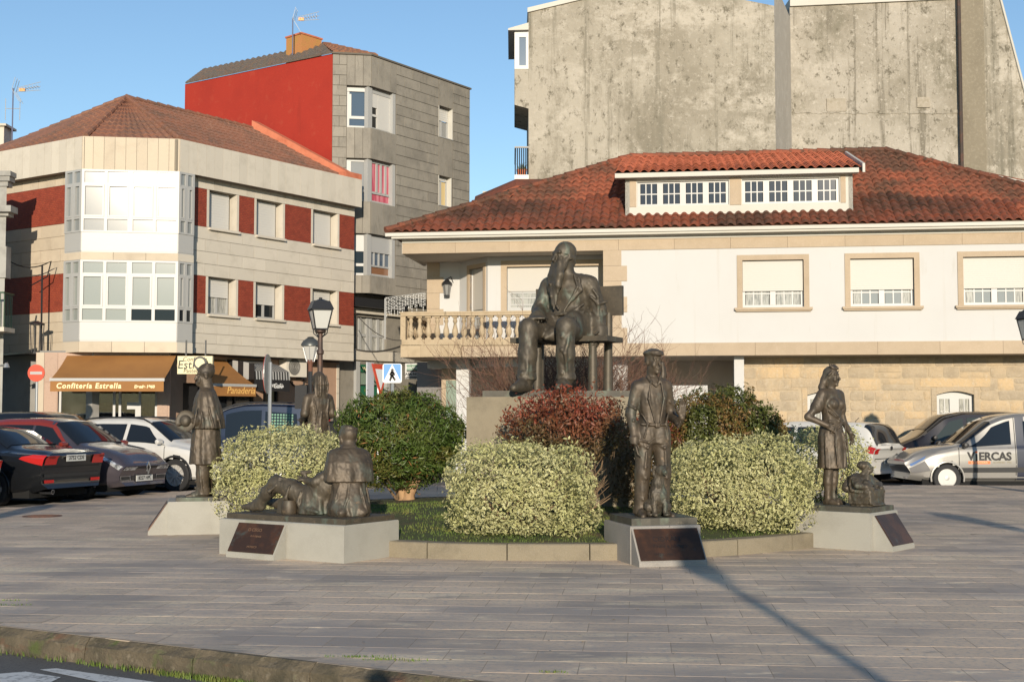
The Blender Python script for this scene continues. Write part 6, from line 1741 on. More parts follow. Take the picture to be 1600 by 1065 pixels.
f.cap((.0, -.15, .80), (.02, -.14, .98), .045, .01, k=.03, sub=True)                   # jacket open below the belt
for sx, kx, ax in ((-.10, -.125, -.135), (.10, .12, .125)):
    f.chain([(sx, .0, .90), (kx, -.015, .51), (ax, .03, .13)], [.112, .085, .078], k=.04)
    f.loft([(.10, ax, .03, .088, .095), (.17, ax, .03, .08, .084)], (5, .05, .0, sx * 9), k=.02)
    folds(f, [[(sx - .08, -.06, .80), (sx, -.115, .76), (sx + .07, -.06, .80)], [(kx - .07, -.03, .60), (kx, -.105, .57), (kx + .07, -.04, .60)], [(kx - .07, -.01, .48), (kx + .01, -.095, .46), (kx + .07, -.02, .50)], [(ax - .07, .0, .30), (ax, -.06, .25), (ax + .07, .0, .29)], [(sx * 1.1, -.11, .72), (kx, -.10, .56), (kx * 1.04, -.08, .42)]], .014)
    shoe(f, (ax, .0, g + .06), -.25 if sx < 0 else .25, 1.08)
f.chain([(-.18, .01, 1.365), (-.245, .03, 1.10), (-.225, -.05, .86)], [.066, .054, .046], k=.035)
f.loft([(.80, -.23, -.06, .052, .055), (.87, -.235, -.045, .055, .055)], k=.015)
hand(f, (-.228, -.065, .82), (.1, -.15, -1), (1, -.2, 0), 1.0, .45)
f.at(); f.chain([(.18, .01, 1.365), (.24, .06, 1.09), (.262, -.12, 1.02)], [.066, .055, .047], k=.035)
f.chain([(.262, -.12, 1.02), (.272, -.20, 1.06)], [.042, .034], k=.02)
hand(f, (.273, -.205, 1.075), (.06, -.10, 1), (-.1, -1, 0), 1.05, .25, .16, left=True)
f.at(); f.chain([(.245, -.11, 1.0), (.23, -.2, .97), (.24, -.24, 1.02)], [.018, .016, .012], k=.01)
folds(f, [[(-.27, -.02, 1.18), (-.22, -.05, 1.15), (-.19, .0, 1.18)], [(-.28, .0, 1.06), (-.24, -.05, 1.03), (-.20, -.01, 1.06)], [(.2, -.03, 1.22), (.25, .0, 1.19), (.30, .05, 1.22)], [(-.06, -.125, 1.42), (-.09, -.135, 1.25), (-.02, -.135, 1.02)], [(.06, -.125, 1.42), (.09, -.135, 1.25), (.04, -.135, 1.02)], [(-.16, -.09, 1.10), (-.10, -.13, 1.00), (-.14, -.12, .86)], [(.16, -.09, 1.12), (.12, -.12, 1.02), (.15, -.11, .84)], [(-.19, -.08, .84), (-.10, -.145, .815), (-.03, -.15, .86)]], .012)
f.chain([(-.16, -.10, .995), (0, -.135, .985), (.15, -.10, .995)], [.016] * 3, k=.01); f.box((.01, -.14, .985), (.03, .014, .026), rnd=.006, k=.006)
f.chain([(-.075, -.06, 1.47), (-.05, -.105, 1.42), (-.0, -.125, 1.37)], [.02, .018, .008], k=.015); f.chain([(.075, -.06, 1.47), (.05, -.105, 1.42), (.01, -.125, 1.37)], [.02, .018, .008], k=.015)
head(f, (.015, -.01, 1.62), math.radians(16), .02, 0, 1.04)
f.at((.015, -.01, 1.62), _rot(math.radians(16), -.03))
f.ell((0, .02, .02), (.084, .09, .06), k=.012); f.ell((0, .0, .088), (.108, .125, .040), k=.02); f.ell((0, -.095, .066), (.072, .052, .013), k=.012); f.loft([(.04, 0, .01, .084, .10), (.075, 0, .01, .088, .104)], k=.01)
f.at(); f.chain([(.13, .06, 1.40), (.15, .05, 1.50), (.145, .05, 1.61)], [.04, .03, .022], k=.02); f.chain([(.16, .05, 1.44), (.175, .05, 1.56)], [.022, .014], k=.012)
part_mesh('figure', f.mesh('standing_man', M_bronze, .0072, .0035, 14, 1.0, np.diag([.985, 1.05, 1.105]), (0, -.06, -.012)), sM)
f = Fig(); f.at((.01, -.10, g))          # dog sitting between the boots
f.chain([(.02, .06, .10), (.01, .0, .20), (0, -.03, .32)], [.10, .092, .066], k=.04)
f.cap((0, -.03, .32), (.01, -.06, .42), .055, .05, k=.03); f.ell((.015, -.065, .455), (.058, .068, .055), k=.02); f.chain([(.02, -.11, .445), (.03, -.165, .435)], [.036, .026], k=.02); f.ell((.032, -.19, .442), (.014, .012, .012), k=.006)
for x in (-.045, .075): f.chain([(x, -.05, .485), (x * 1.15, -.03, .44), (x * 1.1, -.04, .40)], [.022, .02, .012], k=.012)
for x in (-.05, .055):
    f.chain([(x, -.05, .24), (x * 1.1, -.075, .12), (x * 1.1, -.08, .03)], [.036, .028, .026], k=.02); f.ell((x * 1.1, -.105, .022), (.028, .042, .02), k=.015)
    f.chain([(x * 1.7, .05, .11), (x * 1.9, -.02, .09), (x * 1.9, .03, .03)], [.062, .045, .03], k=.02); f.ell((x * 1.9, -.03, .022), (.028, .05, .02), k=.012)
f.chain([(.09, .10, .05), (.15, .06, .03), (.16, -.02, .03)], [.024, .02, .012], k=.015)
f.at(); part_mesh('dog', f.mesh('sitting_dog', M_bronze_g, .008, .007, 34, 1.0, np.diag([1.05, 1.05, 1.12]), (0, -.06, -.008)), sM)

# ---------------- woman with headscarf, hand on hip; stall figure behind a chest
nW = Vector((.775, -.632)); aW = dirang(nW) - math.radians(90) * 0; pW = Vector((4.08, 16.05))
# plinth long side runs outwards
tW, inf = plinth('x', pW, aW, .80, .96, .44, (-.32, .32, .24), 'stone plinth with a dark sloping plaque under the woman with a hand on her hip')
sW = statue(pW, .44, aW, 'bronze statue of a woman in a headscarf, hand on hip, beside a chest')
slab(sW, -.34, .34, -.46, .43, .06)
fo = -.0
f = Fig(); g = .06
T0 = np.array([-.02, .17, 0]); RW = _rot(math.radians(-12))
def wp(x, y, z): return tuple(RW @ np.array((x, y, z)) + T0)
f.at(T0, RW)
f.loft([(.48, 0, .0, .195, .165), (.62, 0, 0, .19, .16), (.86, 0, .01, .185, .15), (.95, 0, .01, .16, .125), (1.03, 0, 0, .128, .10)], (8, .05, .008, .9), pw=2.1)
f.loft([(1.0, 0, 0, .125, .098), (1.14, 0, 0, .145, .105), (1.26, 0, .005, .165, .108), (1.36, 0, .015, .165, .092), (1.41, 0, .02, .10, .07)], pw=2.2)
f.cap((-.12, .015, 1.35), (.12, .015, 1.35), .06, k=.04)
for x in (-.07, .07): f.ell((x, -.085, 1.235), (.066, .06, .062), k=.03)
f.chain([(-.165, .015, 1.34), (-.235, .05, 1.20)], [.074, .078], k=.03)                       # short sleeves
f.chain([(-.235, .05, 1.20), (-.345, .10, 1.085), (-.19, -.075, .985)], [.05, .043, .034], k=.02)
f.chain([(.165, .015, 1.34), (.22, .03, 1.18)], [.072, .074], k=.03); f.chain([(.22, .03, 1.18), (.245, .0, 1.02), (.20, -.13, .90)], [.048, .04, .033], k=.02)
f.at(); hand(f, wp(-.185, -.08, .98), RW @ np.array((.75, -.45, -.45)), RW @ np.array((.3, .8, .0)), .9, .4); hand(f, wp(.198, -.135, .895), RW @ np.array((-.1, -.3, -1)), RW @ np.array((-1, 0, 0)), .9, .4, left=True)
f.at(T0, RW)
folds(f, [[(-.15, -.06, 1.22), (-.03, -.12, 1.10), (.12, -.08, 1.03)], [(-.14, -.07, 1.15), (.0, -.115, 1.06), (.13, -.07, 1.0)], [(.14, -.07, 1.05), (.0, -.12, .97), (-.14, -.09, .90)], [(.15, -.09, .98), (.10, -.15, .80), (.13, -.16, .55)], [(-.10, -.135, .92), (-.12, -.15, .75), (-.10, -.16, .52)], [(-.17, -.03, .88), (-.19, -.05, .70), (-.2, -.06, .5)], [(.04, -.14, .90), (.06, -.165, .72), (.03, -.17, .5)]], .013)
f.chain([(-.12, -.06, 1.03), (0, -.105, 1.03), (.12, -.06, 1.03)], [.016] * 3, k=.012)
for x, y in ((-.075, .0), (.08, .03)): f.chain([(x, y, .52), (x, y + .015, .32), (x, y + .02, g + .07)], [.06, .056, .036], k=.02)
f.at()
for x, y in ((-.075, .0), (.08, .03)): shoe(f, wp(x, y + .01, g + .055), -.21, .88)
hcW = wp(.0, -.015, 1.555); yw = math.radians(-4)
head(f, hcW, yw, .0, 0, .93)
f.at(hcW, _rot(yw))
f.ell((0, .03, .035), (.084, .094, .094), k=.012); f.ell((0, .055, -.02), (.072, .07, .085), k=.02)
folds(f, [[(-.07, -.05, .07), (-.085, .0, .03), (-.075, .07, -.05)], [(.07, -.05, .07), (.085, .0, .03), (.075, .07, -.05)], [(-.05, -.055, .10), (0, -.07, .105), (.05, -.055, .10)]], .014)
f.chain([(-.05, .08, -.03), (-.10, .09, -.12), (-.085, .10, -.22)], [.05, .04, .022], k=.025); f.chain([(.02, .10, -.03), (-.03, .12, -.13), (-.03, .13, -.2)], [.045, .038, .02], k=.025)
for x in (-.05, -.02, .01, .045): f.chain([(x, -.03, .115), (x * 1.3, -.02 + abs(x) * .3, .145)], [.022, .012], k=.012)
f.at()
part_mesh('figure', f.mesh('standing_woman', M_bronze, .0072, .0035, 15, 1.04, np.diag([.93, .95, 1])), sW)
# chest with the small figure leaning over it
f = Fig(); f.at((.06, -.20, g))
f.box((0, -.03, .13), (.16, .13, .105), None, .012, k=.012); f.box((0, -.03, .045), (.145, .115, .05), None, .01, k=.012); f.ell((0, -.17, .02), (.12, .04, .025), k=.02)
f.loft([(.20, .02, .03, .19, .16), (.32, .02, .05, .20, .14), (.40, .02, .06, .16, .11), (.45, .02, .05, .07, .06)], (7, .10, .04, 2), k=.03)
f.chain([(-.13, .03, .38), (-.19, -.04, .29), (-.09, -.14, .25)], [.052, .045, .032], k=.025); f.chain([(.16, .03, .38), (.21, -.05, .29), (.10, -.14, .25)], [.052, .045, .032], k=.025)
for k_ in range(9): f.ell((-.10 + .03 * (k_ % 6), -.11 + .02 * (k_ % 3), .25 + .012 * (k_ % 4)), (.034, .024, .022), k=.012)
head(f, (.06 + .02, -.20 - .02, g + .53), math.radians(8), -.25, .1, .68)
f.at((.08, -.21, g + .545), _rot(.1, -.2)); f.ell((0, .012, .02), (.066, .072, .062), k=.012)
f.at()
for k_ in range(14): f.ell((.06 + .2 * math.cos(k_ * 2.1), -.17 + .12 * math.sin(k_ * 2.1), g + .22 + .10 * ((k_ * .618) % 1)), (.045, .04, .04), k=.03)
f.chain([(.25, -.15, g + .30), (.26, -.12, g + .15), (.25, -.10, g + .02)], [.07, .055, .06], k=.03)
part_mesh('chest_figure', f.mesh('chest_figure', M_bronze_g, .0085, .008, 22, 1.0, np.diag([1.30, 1.15, .86]), (-.04, .02, .008)), sW)

# ---------------- cloaked man holding his hat
nC = Vector((-.97, -.243)); aC = dirang(nC); pC = Vector((-4.28, 17.95))
tC, inf = plinth('x', pC, aC, .78, .80, .44, (-.34, .34, .25), 'stone plinth under the cloaked statue, its sloping face turned left')
sC = statue(pC + Vector((.08, -.04)), .44, aC, 'bronze statue of a standing man in a cape holding a round hat')
slab(sC, -.30, .30, -.36, .30, .05)
f = Fig(); f.at(); g = .05
f.loft([(.47, 0, .02, .215, .215), (.62, 0, .02, .21, .205), (.90, 0, .02, .20, .185), (1.1, 0, .01, .18, .15)], (8, .05, .02, .5), pw=2.2)
f.loft([(.93, 0, .035, .265, .235), (1.05, 0, .035, .262, .225), (1.22, 0, .03, .245, .19), (1.34, 0, .02, .225, .155), (1.41, 0, .02, .18, .125), (1.455, 0, .02, .10, .085)], (9, .065, .012, 1.2), k=.02, pw=2.1)
f.loft([(1.40, 0, .01, .09, .085), (1.50, 0, .02, .075, .075)], k=.02); f.loft([(1.41, 0, .0, .115, .10), (1.455, 0, .01, .085, .08)], k=.012)
for x, y in ((-.09, .03), (.09, -.02)):
    f.chain([(x, y, .55), (x, y, .35), (x, y + .01, .10)], [.098, .088, .085], k=.03)
    f.loft([(g + .03, x, y + .01, .092, .105), (.16, x, y + .01, .085, .092)], (5, .05, 0, x * 8), k=.02)
    folds(f, [[(x - .08, y, .28), (x, y - .09, .25), (x + .08, y, .29)], [(x - .08, y, .2), (x, y - .09, .17), (x + .08, y, .2)], [(x + .085, y - .04, .44), (x + .09, y - .02, .25), (x + .085, y, .12)]], .012)
    shoe(f, (x, y - .02, g + .055), 0, 1.08)
f.at(); f.chain([(.16, -.02, 1.14), (.20, -.12, 1.03), (.17, -.22, 1.03)], [.07, .055, .042], k=.03); f.chain([(-.16, -.06, 1.14), (-.12, -.19, 1.03), (.02, -.24, 1.0)], [.07, .055, .042], k=.03)
hand(f, (.165, -.225, 1.03), (.2, -.5, -.3), (-.4, 0, 1), 1.0, .5, left=True); hand(f, (.03, -.245, 1.0), (.8, -.4, -.05), (0, 0, 1), 1.0, .5)
f.at(); folds(f, [[(.26, -.05, 1.15), (.275, -.03, 1.05), (.285, -.02, .94)], [(.245, -.10, 1.2), (.25, -.13, 1.05), (.25, -.15, .95)], [(.25, .05, 1.2), (.27, .09, 1.05), (.27, .12, .94)], [(.20, .13, 1.2), (.22, .18, 1.05), (.21, .21, .94)], [(.19, -.02, .9), (.19, -.03, .7), (.19, -.03, .5)], [(.15, -.11, .9), (.15, -.13, .7), (.15, -.14, .5)], [(.16, .12, .9), (.16, .14, .7), (.16, .15, .5)]], .014)
f.at(); f.cap((0, .015, 1.44), (0, .005, 1.56), .072, .062, k=.02)
head(f, (0, -.005, 1.615), 0, .10, 0, 1.16, 'short')
f.at((0, -.005, 1.615), _rot(0, .10)); f.chain([(.05, -.085, -.07), (0, -.10, -.09), (-.05, -.085, -.07)], [.02, .028, .02], k=.02); f.at()
part_mesh('figure', f.mesh('cloaked_man', M_bronze, .0075, .004, 13, 1.0, np.diag([1.0, 1.0, 1.05]), (0, 0, -.01)), sC)
hat = MB(); hc_ = Vector((.20, -.25, 1.07)); ax_ = Vector((.93, -.30, .12)).normalized(); u_ = ax_.orthogonal().normalized(); v_ = ax_.cross(u_)
prof = [(.0, .085), (.055, .082), (.085, .065), (.098, .02), (.100, .004), (.150, -.004), (.182, .012), (.186, .004), (.15, -.014), (.10, -.008), (.0, -.006)]
vs_ = []; n = 26
for r, h in prof:
    for k in range(n): a = 2 * PI * k / n; vs_.append(hc_ + u_ * (.78 * r * math.cos(a)) + v_ * (.78 * r * math.sin(a) * (1 + .05 * math.sin(2 * a))) + ax_ * h)
hat.add(vs_, [(i * n + k, i * n + (k + 1) % n, (i + 1) * n + (k + 1) % n, (i + 1) * n + k) for i in range(len(prof) - 1) for k in range(n)])
obj('hat', hat, M_bronze_g, sC, smooth=50, local=True)

# ---------------- woman with long hair, seen from behind
nH = Vector((-.80, .60)); aH = dirang(Vector((-.62, .78))); pH = Vector((-3.12, 21.0))
tH, inf = plinth('x', pH, aH, .80, .86, .44, (-.32, .32, .24), 'stone plinth half hidden behind the variegated hedge at the back of the bed')
sH = statue(pH, .44, aH, 'bronze statue of a long haired woman seen from behind the left hedge', 'statue')
slab(sH, -.32, .32, -.38, .36, .05)
f = Fig(); f.at()
f.loft([(.06, 0, .02, .24, .22), (.40, 0, .02, .22, .19), (.80, 0, .02, .20, .155), (1.02, 0, .02, .155, .12)], (9, .06, .01, .3), pw=2.1)
f.loft([(.98, 0, .02, .158, .12), (1.15, 0, .02, .175, .125), (1.32, 0, .02, .20, .125), (1.45, 0, .02, .19, .105), (1.51, 0, .025, .10, .08)], (6, .03, .02, 1), pw=2.2)
f.cap((-.15, .02, 1.43), (.15, .02, 1.43), .07, k=.04)
f.chain([(-.20, .02, 1.41), (-.255, .04, 1.17), (-.20, -.16, 1.06)], [.072, .062, .045], k=.03); f.chain([(.20, .02, 1.41), (.255, .04, 1.17), (.17, -.18, 1.06)], [.072, .062, .045], k=.03)
hand(f, (-.195, -.17, 1.06), (.2, -1, 0), (0, 0, 1), 1, .6); hand(f, (.165, -.19, 1.06), (-.2, -1, 0), (0, 0, 1), 1, .6, left=True)
f.at(); f.box((-.02, -.26, 1.02), (.17, .07, .09), None, .02, k=.02)
head(f, (.0, .0, 1.70), .15, .05, 0, 1.02)
f.at((0, 0, 1.70), _rot(.15)); f.ell((0, .03, .045), (.094, .108, .098), k=.015); f.loft([(-.26, 0, .085, .11, .05), (-.12, 0, .075, .115, .07), (.02, 0, .05, .098, .085)], (7, .09, .03, 0), k=.02)
folds(f, [[(x, .11, .08), (x * 1.3, .135, -.06), (x * 1.2, .125, -.24)] for x in (-.08, -.045, -.01, .03, .07)], .016); f.at()
folds(f, [[(-.14, .12, 1.40), (-.10, .145, 1.2), (-.12, .14, 1.0)], [(.14, .12, 1.40), (.10, .145, 1.2), (.12, .14, 1.0)], [(0, .14, 1.2), (.02, .14, 1.0), (.0, .18, .7)], [(-.16, .1, .98), (-.17, .14, .7), (-.18, .18, .3)], [(.16, .1, .98), (.17, .14, .7), (.18, .18, .3)]], .014)
part_mesh('figure', f.mesh('long_haired_woman', M_bronze, .0095, .004, 13), sH)

# ---------------- kneeling caped man over a reclining figure
nK = Vector((-.54, -.84)).normalized(); aK = dirang(nK); pK = Vector((-2.33, 15.08))
tK, inf = plinth('x', pK, aK, 1.86, .96, .405, (-.62, .10, .20), 'long stone plinth with a dark plaque under the kneeling and reclining pair')
plaque_text(tK, inf, (('O CEGO', .74, .055, -.05), ('e a rapaza', .56, .04, 0), ('MCMXCV', .22, .035, 0)), mat('worn_lettering', (.22, .13, .08), .5, .4))
sK = statue(pK, .405, aK, 'bronze statue of a caped kneeling man and a reclining figure')
slab(sK, -.88, .90, -.42, .44, .06, M_bronze_g)
f = Fig(); f.at((.52, .10, .06)); 
# kneeling man: back to the viewer, facing inwards and left
RK = _rot(math.radians(180 + 50)); f.at((.52, .08, .06), RK)
f.loft([(.0, 0, .02, .225, .25), (.10, 0, .03, .215, .24), (.30, 0, .03, .19, .175), (.50, 0, .01, .19, .15)], (7, .08, .02, .8), pw=2.2)
f.cap((-.12, .12, .09), (-.16, -.30, .10), .105, .085, k=.05); f.cap((.12, .12, .09), (.16, -.30, .10), .105, .085, k=.05)
for x in (-.12, .12): f.cap((x, .12, .08), (x, .24, .05), .07, .045, k=.05)
f.loft([(.42, 0, .015, .285, .20), (.52, 0, .015, .282, .195), (.66, 0, .01, .27, .175), (.76, 0, -.005, .235, .14), (.83, 0, -.01, .13, .10)], (8, .045, .012, 2.2), k=.02, pw=2.2)
f.cap((-.16, -.01, .755), (.16, -.01, .755), .075, k=.045); f.loft([(.78, 0, -.005, .11, .10), (.86, 0, -.02, .088, .08)], k=.015)
folds(f, [[(-.10, .15, .40), (-.13, .20, .24), (-.17, .25, .05)], [(.02, .17, .40), (.05, .215, .22), (.12, .26, .04)], [(.12, .14, .40), (.17, .17, .22), (.2, .16, .05)], [(-.05, .17, .36), (.02, .22, .18), (-.03, .26, .05)], [(-.2, .03, .35), (-.22, .06, .2), (-.24, .08, .03)], [(.22, .1, .64), (.235, .12, .55), (.25, .1, .44)], [(-.2, .11, .64), (-.22, .12, .55), (-.24, .1, .44)], [(-.19, -.07, .76), (-.24, -.10, .62), (-.25, -.12, .46)]], .015)
f.chain([(.17, -.06, .66), (.20, -.24, .46), (.10, -.42, .40)], [.07, .055, .042], k=.03); f.chain([(-.17, -.06, .66), (-.20, -.26, .46), (-.06, -.44, .42)], [.07, .055, .042], k=.03)
def kp(p): return tuple(RK @ np.array(p) + np.array((.52, .08, .06)))
hand(f, kp((.10, -.43, .40)), RK @ np.array((-.3, -.8, -.2)), RK @ np.array((0, 0, -1)), 1, .5, left=True); hand(f, kp((-.06, -.45, .42)), RK @ np.array((.2, -.9, -.1)), RK @ np.array((0, 0, -1)), 1, .5)
head(f, kp((.0, -.07, .95)), math.radians(180 + 62), .25, 0, 1.22, 'short'); f.at((.52, .08, .06), RK); f.cap((0, -.01, .80), (0, -.05, .90), .085, .078, k=.03)
f.at(); part_mesh('kneeling_figure', f.mesh('kneeling_man', M_bronze, .0075, .0045, 13, 1.0, np.diag([1, 1, .90]), (0, 0, .006)), sK)
# reclining figure
f = Fig(); f.at((0, 0, .06))
f.ell((.05, .02, .13), (.17, .15, .12), k=.05); f.chain([(.0, .0, .16), (-.18, -.06, .25), (-.36, -.10, .30)], [.115, .10, .085], k=.04)
f.chain([(-.36, -.10, .30), (-.50, -.09, .20), (-.62, -.08, .075)], [.082, .072, .06], k=.04)
f.chain([(-.60, -.08, .055), (-.70, -.10, .045), (-.83, -.12, .04)], [.055, .045, .028], k=.025); f.ell((-.66, -.08, .10), (.045, .05, .04), k=.03)
f.chain([(.0, .16, .12), (-.30, .20, .10), (-.60, .20, .07)], [.10, .075, .055], k=.04); f.chain([(-.60, .2, .06), (-.74, .2, .09)], [.05, .04], k=.02)
f.chain([(.08, .02, .17), (.22, .05, .28), (.36, .10, .38)], [.145, .15, .13], k=.05)
folds(f, [[(-.30, -.18, .28), (-.38, -.19, .22), (-.42, -.12, .16)], [(-.12, -.16, .28), (-.16, -.17, .16), (-.14, -.12, .08)], [(.02, -.13, .22), (.0, -.15, .12), (.03, -.14, .03)], [(.10, -.12, .20), (.12, -.14, .10), (.12, -.14, .02)], [(-.20, -.10, .35), (-.28, -.14, .36), (-.36, -.10, .385)], [(.12, -.1, .3), (.2, -.1, .2), (.26, -.08, .1)], [(-.44, -.16, .27), (-.47, -.15, .2), (-.53, -.13, .14)], [(.05, -.13, .08), (.15, -.16, .05), (.27, -.15, .03)]], .018)
f.loft([(.0, .12, .0, .22, .17), (.10, .12, .0, .19, .15), (.2, .14, .02, .14, .12)], (7, .12, .04, .4), k=.04)
f.chain([(.30, -.02, .40), (.20, -.10, .33), (.05, -.08, .34)], [.06, .048, .036], k=.025); hand(f, (.05, -.08, .40), (-.8, .0, .35), (.3, 0, -1), .95, .4)
f.at((0, 0, .06)); f.chain([(.06, -.07, .37), (.0, -.08, .42), (.10, -.06, .43)], [.02, .024, .02], k=.012)
f.cap((.42, .14, .44), (.46, .18, .50), .06, .055, k=.03); head(f, (.50, .24, .60), math.radians(-60), -.7, 0, .95, 'short'); f.at()
part_mesh('reclining_figure', f.mesh('reclining_figure', M_bronze_g, .0092, .005, 15, 1.0, np.diag([1.06, 1, 1.10]), (-.03, 0, 0)), sK)
cn = MB().lathe([(.001, .0), (.085, .0), (.092, .02), (.088, .11), (.075, .15), (.06, .155), (.001, .155)], (-.19, -.12, .06), 16)
obj('bucket', cn, M_bronze, sK, smooth=40, local=True)
obj('stone_support', MB().hexa([(-.40, -.10, .06), (-.27, -.12, .06), (-.27, .06, .06), (-.40, .06, .06)], [(-.385, -.09, .23), (-.285, -.1, .23), (-.285, .05, .23), (-.385, .05, .23)]), M_bronze_g, sK, local=True)
# ================================================================ planting
def leaf_mat(name, mid, edge, var, at=.42, vs=3., tips=None):
    """leaf with its middle and its margin in two colours (u runs from the midrib to the margin)"""
    m = bpy.data.materials.new(name); m.use_nodes = True; nt = m.node_tree; b = nt.nodes['Principled BSDF']
    uv = nt.nodes.new('ShaderNodeAttribute'); uv.attribute_name = 'rim'
    r = nt.nodes.new('ShaderNodeMapRange'); r.inputs['From Min'].default_value = at - .12; r.inputs['From Max'].default_value = at + .12; nt.links.new(uv.outputs['Fac'], r.inputs['Value'])
    c = _mix(nt, mid, edge, r.outputs['Result'])
    at2 = nt.nodes.new('ShaderNodeAttribute'); at2.attribute_name = 'shade'
    f = _noise(nt, _vec(nt, 'pos', (1, 1, 1)), vs, 4, .6, .42, .68)
    c = _mix(nt, c, var, _math(nt, 'MULTIPLY', f, .6))
    if tips:
        at3 = nt.nodes.new('ShaderNodeAttribute'); at3.attribute_name = 'tip'; c = _mix(nt, c, tips, at3.outputs['Fac'])
    hs = nt.nodes.new('ShaderNodeHueSaturation'); nt.links.new(c, hs.inputs['Color']); nt.links.new(at2.outputs['Fac'], hs.inputs['Value'])
    c = hs.outputs['Color']
    nt.links.new(c, b.inputs['Base Color']); b.inputs['Roughness'].default_value = .42; b.inputs['Specular IOR Level'].default_value = .35
    tr = nt.nodes.new('ShaderNodeBsdfTranslucent'); nt.links.new(c, tr.inputs['Color'])
    mx = nt.nodes.new('ShaderNodeMixShader'); mx.inputs[0].default_value = .22
    nt.links.new(b.outputs[0], mx.inputs[1]); nt.links.new(tr.outputs[0], mx.inputs[2]); nt.links.new(mx.outputs[0], nt.nodes['Material Output'].inputs['Surface'])
    return m
L_var = leaf_mat('variegated_leaf', (.06, .10, .024), (.62, .585, .31), (.40, .41, .13), .42, 2.2)
L_green = leaf_mat('oleander_leaf', (.085, .135, .028), (.065, .11, .022), (.15, .165, .042), .5, 3.5, (.34, .16, .06))
L_red = leaf_mat('photinia_leaf', (.105, .085, .035), (.085, .075, .028), (.20, .11, .06), .5, 3.0, (.27, .055, .034))
M_stem = mat('shrub_stem', (.16, .105, .06), .9, mixes=[((.25, .17, .10), 6, .5, .7)])
M_bark = mat('pale_bark', (.40, .25, .13), .85, mixes=[((.26, .15, .08), 8, .45, .65, (1, 1, .3))], bump=(30, .6, .02))
def leaves(name, P_, Nrm, L, Wd, m, tipf=None, up=.25, jit=.9, fold=.25, aspect_j=.3):
    n = len(P_)
    Nn = Nrm + RNG.normal(0, jit, (n, 3)); Nn /= np.linalg.norm(Nn, axis=1)[:, None]
    D = RNG.normal(0, 1, (n, 3)) + np.array([0, 0, up]) + Nrm * .6; D -= Nn * (D * Nn).sum(1)[:, None]; D /= np.linalg.norm(D, axis=1)[:, None]
    S = np.cross(D, Nn); l = L * RNG.uniform(.5, 1.45, n)[:, None]; w_ = Wd * RNG.uniform(.75, 1.2, n)[:, None]
    base = P_ - D * l * .5
    V = np.stack([base, base + D * l * .42 + S * w_ * .5 + Nn * w_ * fold, base + D * l + Nn * -l * .06, base + D * l * .42 - S * w_ * .5 + Nn * w_ * fold, base + D * l * .45], 1).reshape(-1, 3)
    i = np.arange(n)[:, None] * 5
    F = np.concatenate([i + np.array([[0, 1, 4]]), i + np.array([[1, 2, 4]]), i + np.array([[2, 3, 4]]), i + np.array([[3, 0, 4]])], 0)
    me = np_mesh(name, V, F, m)
    a = me.attributes.new('rim', 'FLOAT', 'POINT'); a.data.foreach_set('value', np.tile(np.array([.75, 1, 1, 1, 0], np.float32), n))
    a = me.attributes.new('shade', 'FLOAT', 'POINT'); a.data.foreach_set('value', np.repeat(RNG.uniform(.70, 1.22, n), 5).astype(np.float32))
    if tipf is not None: a = me.attributes.new('tip', 'FLOAT', 'POINT'); a.data.foreach_set('value', np.repeat(tipf, 5).astype(np.float32))
    return me
def crown_points(c, r, n, pw=2.6, rough=.10, nf=2.4, shell=.62, cut=None, seed=0.):
    """points through the outer part of a lumpy rounded-box crown, gaps where the noise is low"""
    c, r = np.array(c, float), np.array(r, float)
    out = []; nor = []
    tot = 0
    while tot < n:
        k = n * 2
        d = RNG.normal(0, 1, (k, 3)); d /= np.linalg.norm(d, axis=1)[:, None]
        q = (np.abs(d) ** pw).sum(1) ** (-1 / pw)
        s = d * q[:, None]                                 # on the unit superellipsoid
        lump = 1 + rough * 2.2 * vnoise(d * 1.0 + 7 + seed, nf) + rough * 1.0 * vnoise(d + 3 + seed, nf * 3.1)
        t = 1 - (RNG.random(k) ** 1.7) * (1 - shell)
        p = s * (lump * t)[:, None]
        keep = vnoise(p + 9 + seed, 5.0) > -.31 + .29 * (t > .90)
        P0 = c + p * r
        if cut is not None: keep &= cut(P0)
        g = np.sign(s) * np.abs(s) ** (pw - 1) / r; g /= np.linalg.norm(g, axis=1)[:, None]
        out.append(P0[keep]); nor.append(g[keep]); tot += keep.sum()
    P0, N0 = np.concatenate(out)[:n], np.concatenate(nor)[:n]
    sh = vnoise(P0 + seed, 17.) > .21                        # stray shoots standing out of the clipped face
    P0[sh] += N0[sh] * RNG.uniform(.0, .085, sh.sum())[:, None] + np.array([0, 0, 1]) * RNG.uniform(0, .03, sh.sum())[:, None]
    return P0, N0
def stems(root, base, tips, r0, m, name='branches', bend=.12):
    mb = MB(); b = Vector(base)
    for t in tips:
        t = Vector(t); mid = b.lerp(t, .45) + Vector((random.gauss(0, bend), random.gauss(0, bend), random.uniform(-.03, .08)))
        st = b + Vector((random.gauss(0, .03), random.gauss(0, .03), 0)); mb.tube([st, st.lerp(mid, .5) + Vector((random.gauss(0, .02), random.gauss(0, .02), 0)), mid, t], [r0, r0 * .8, r0 * .55, r0 * .25], 6)
    return tag(obj(name, mb, m, root, smooth=60), kind='stuff')
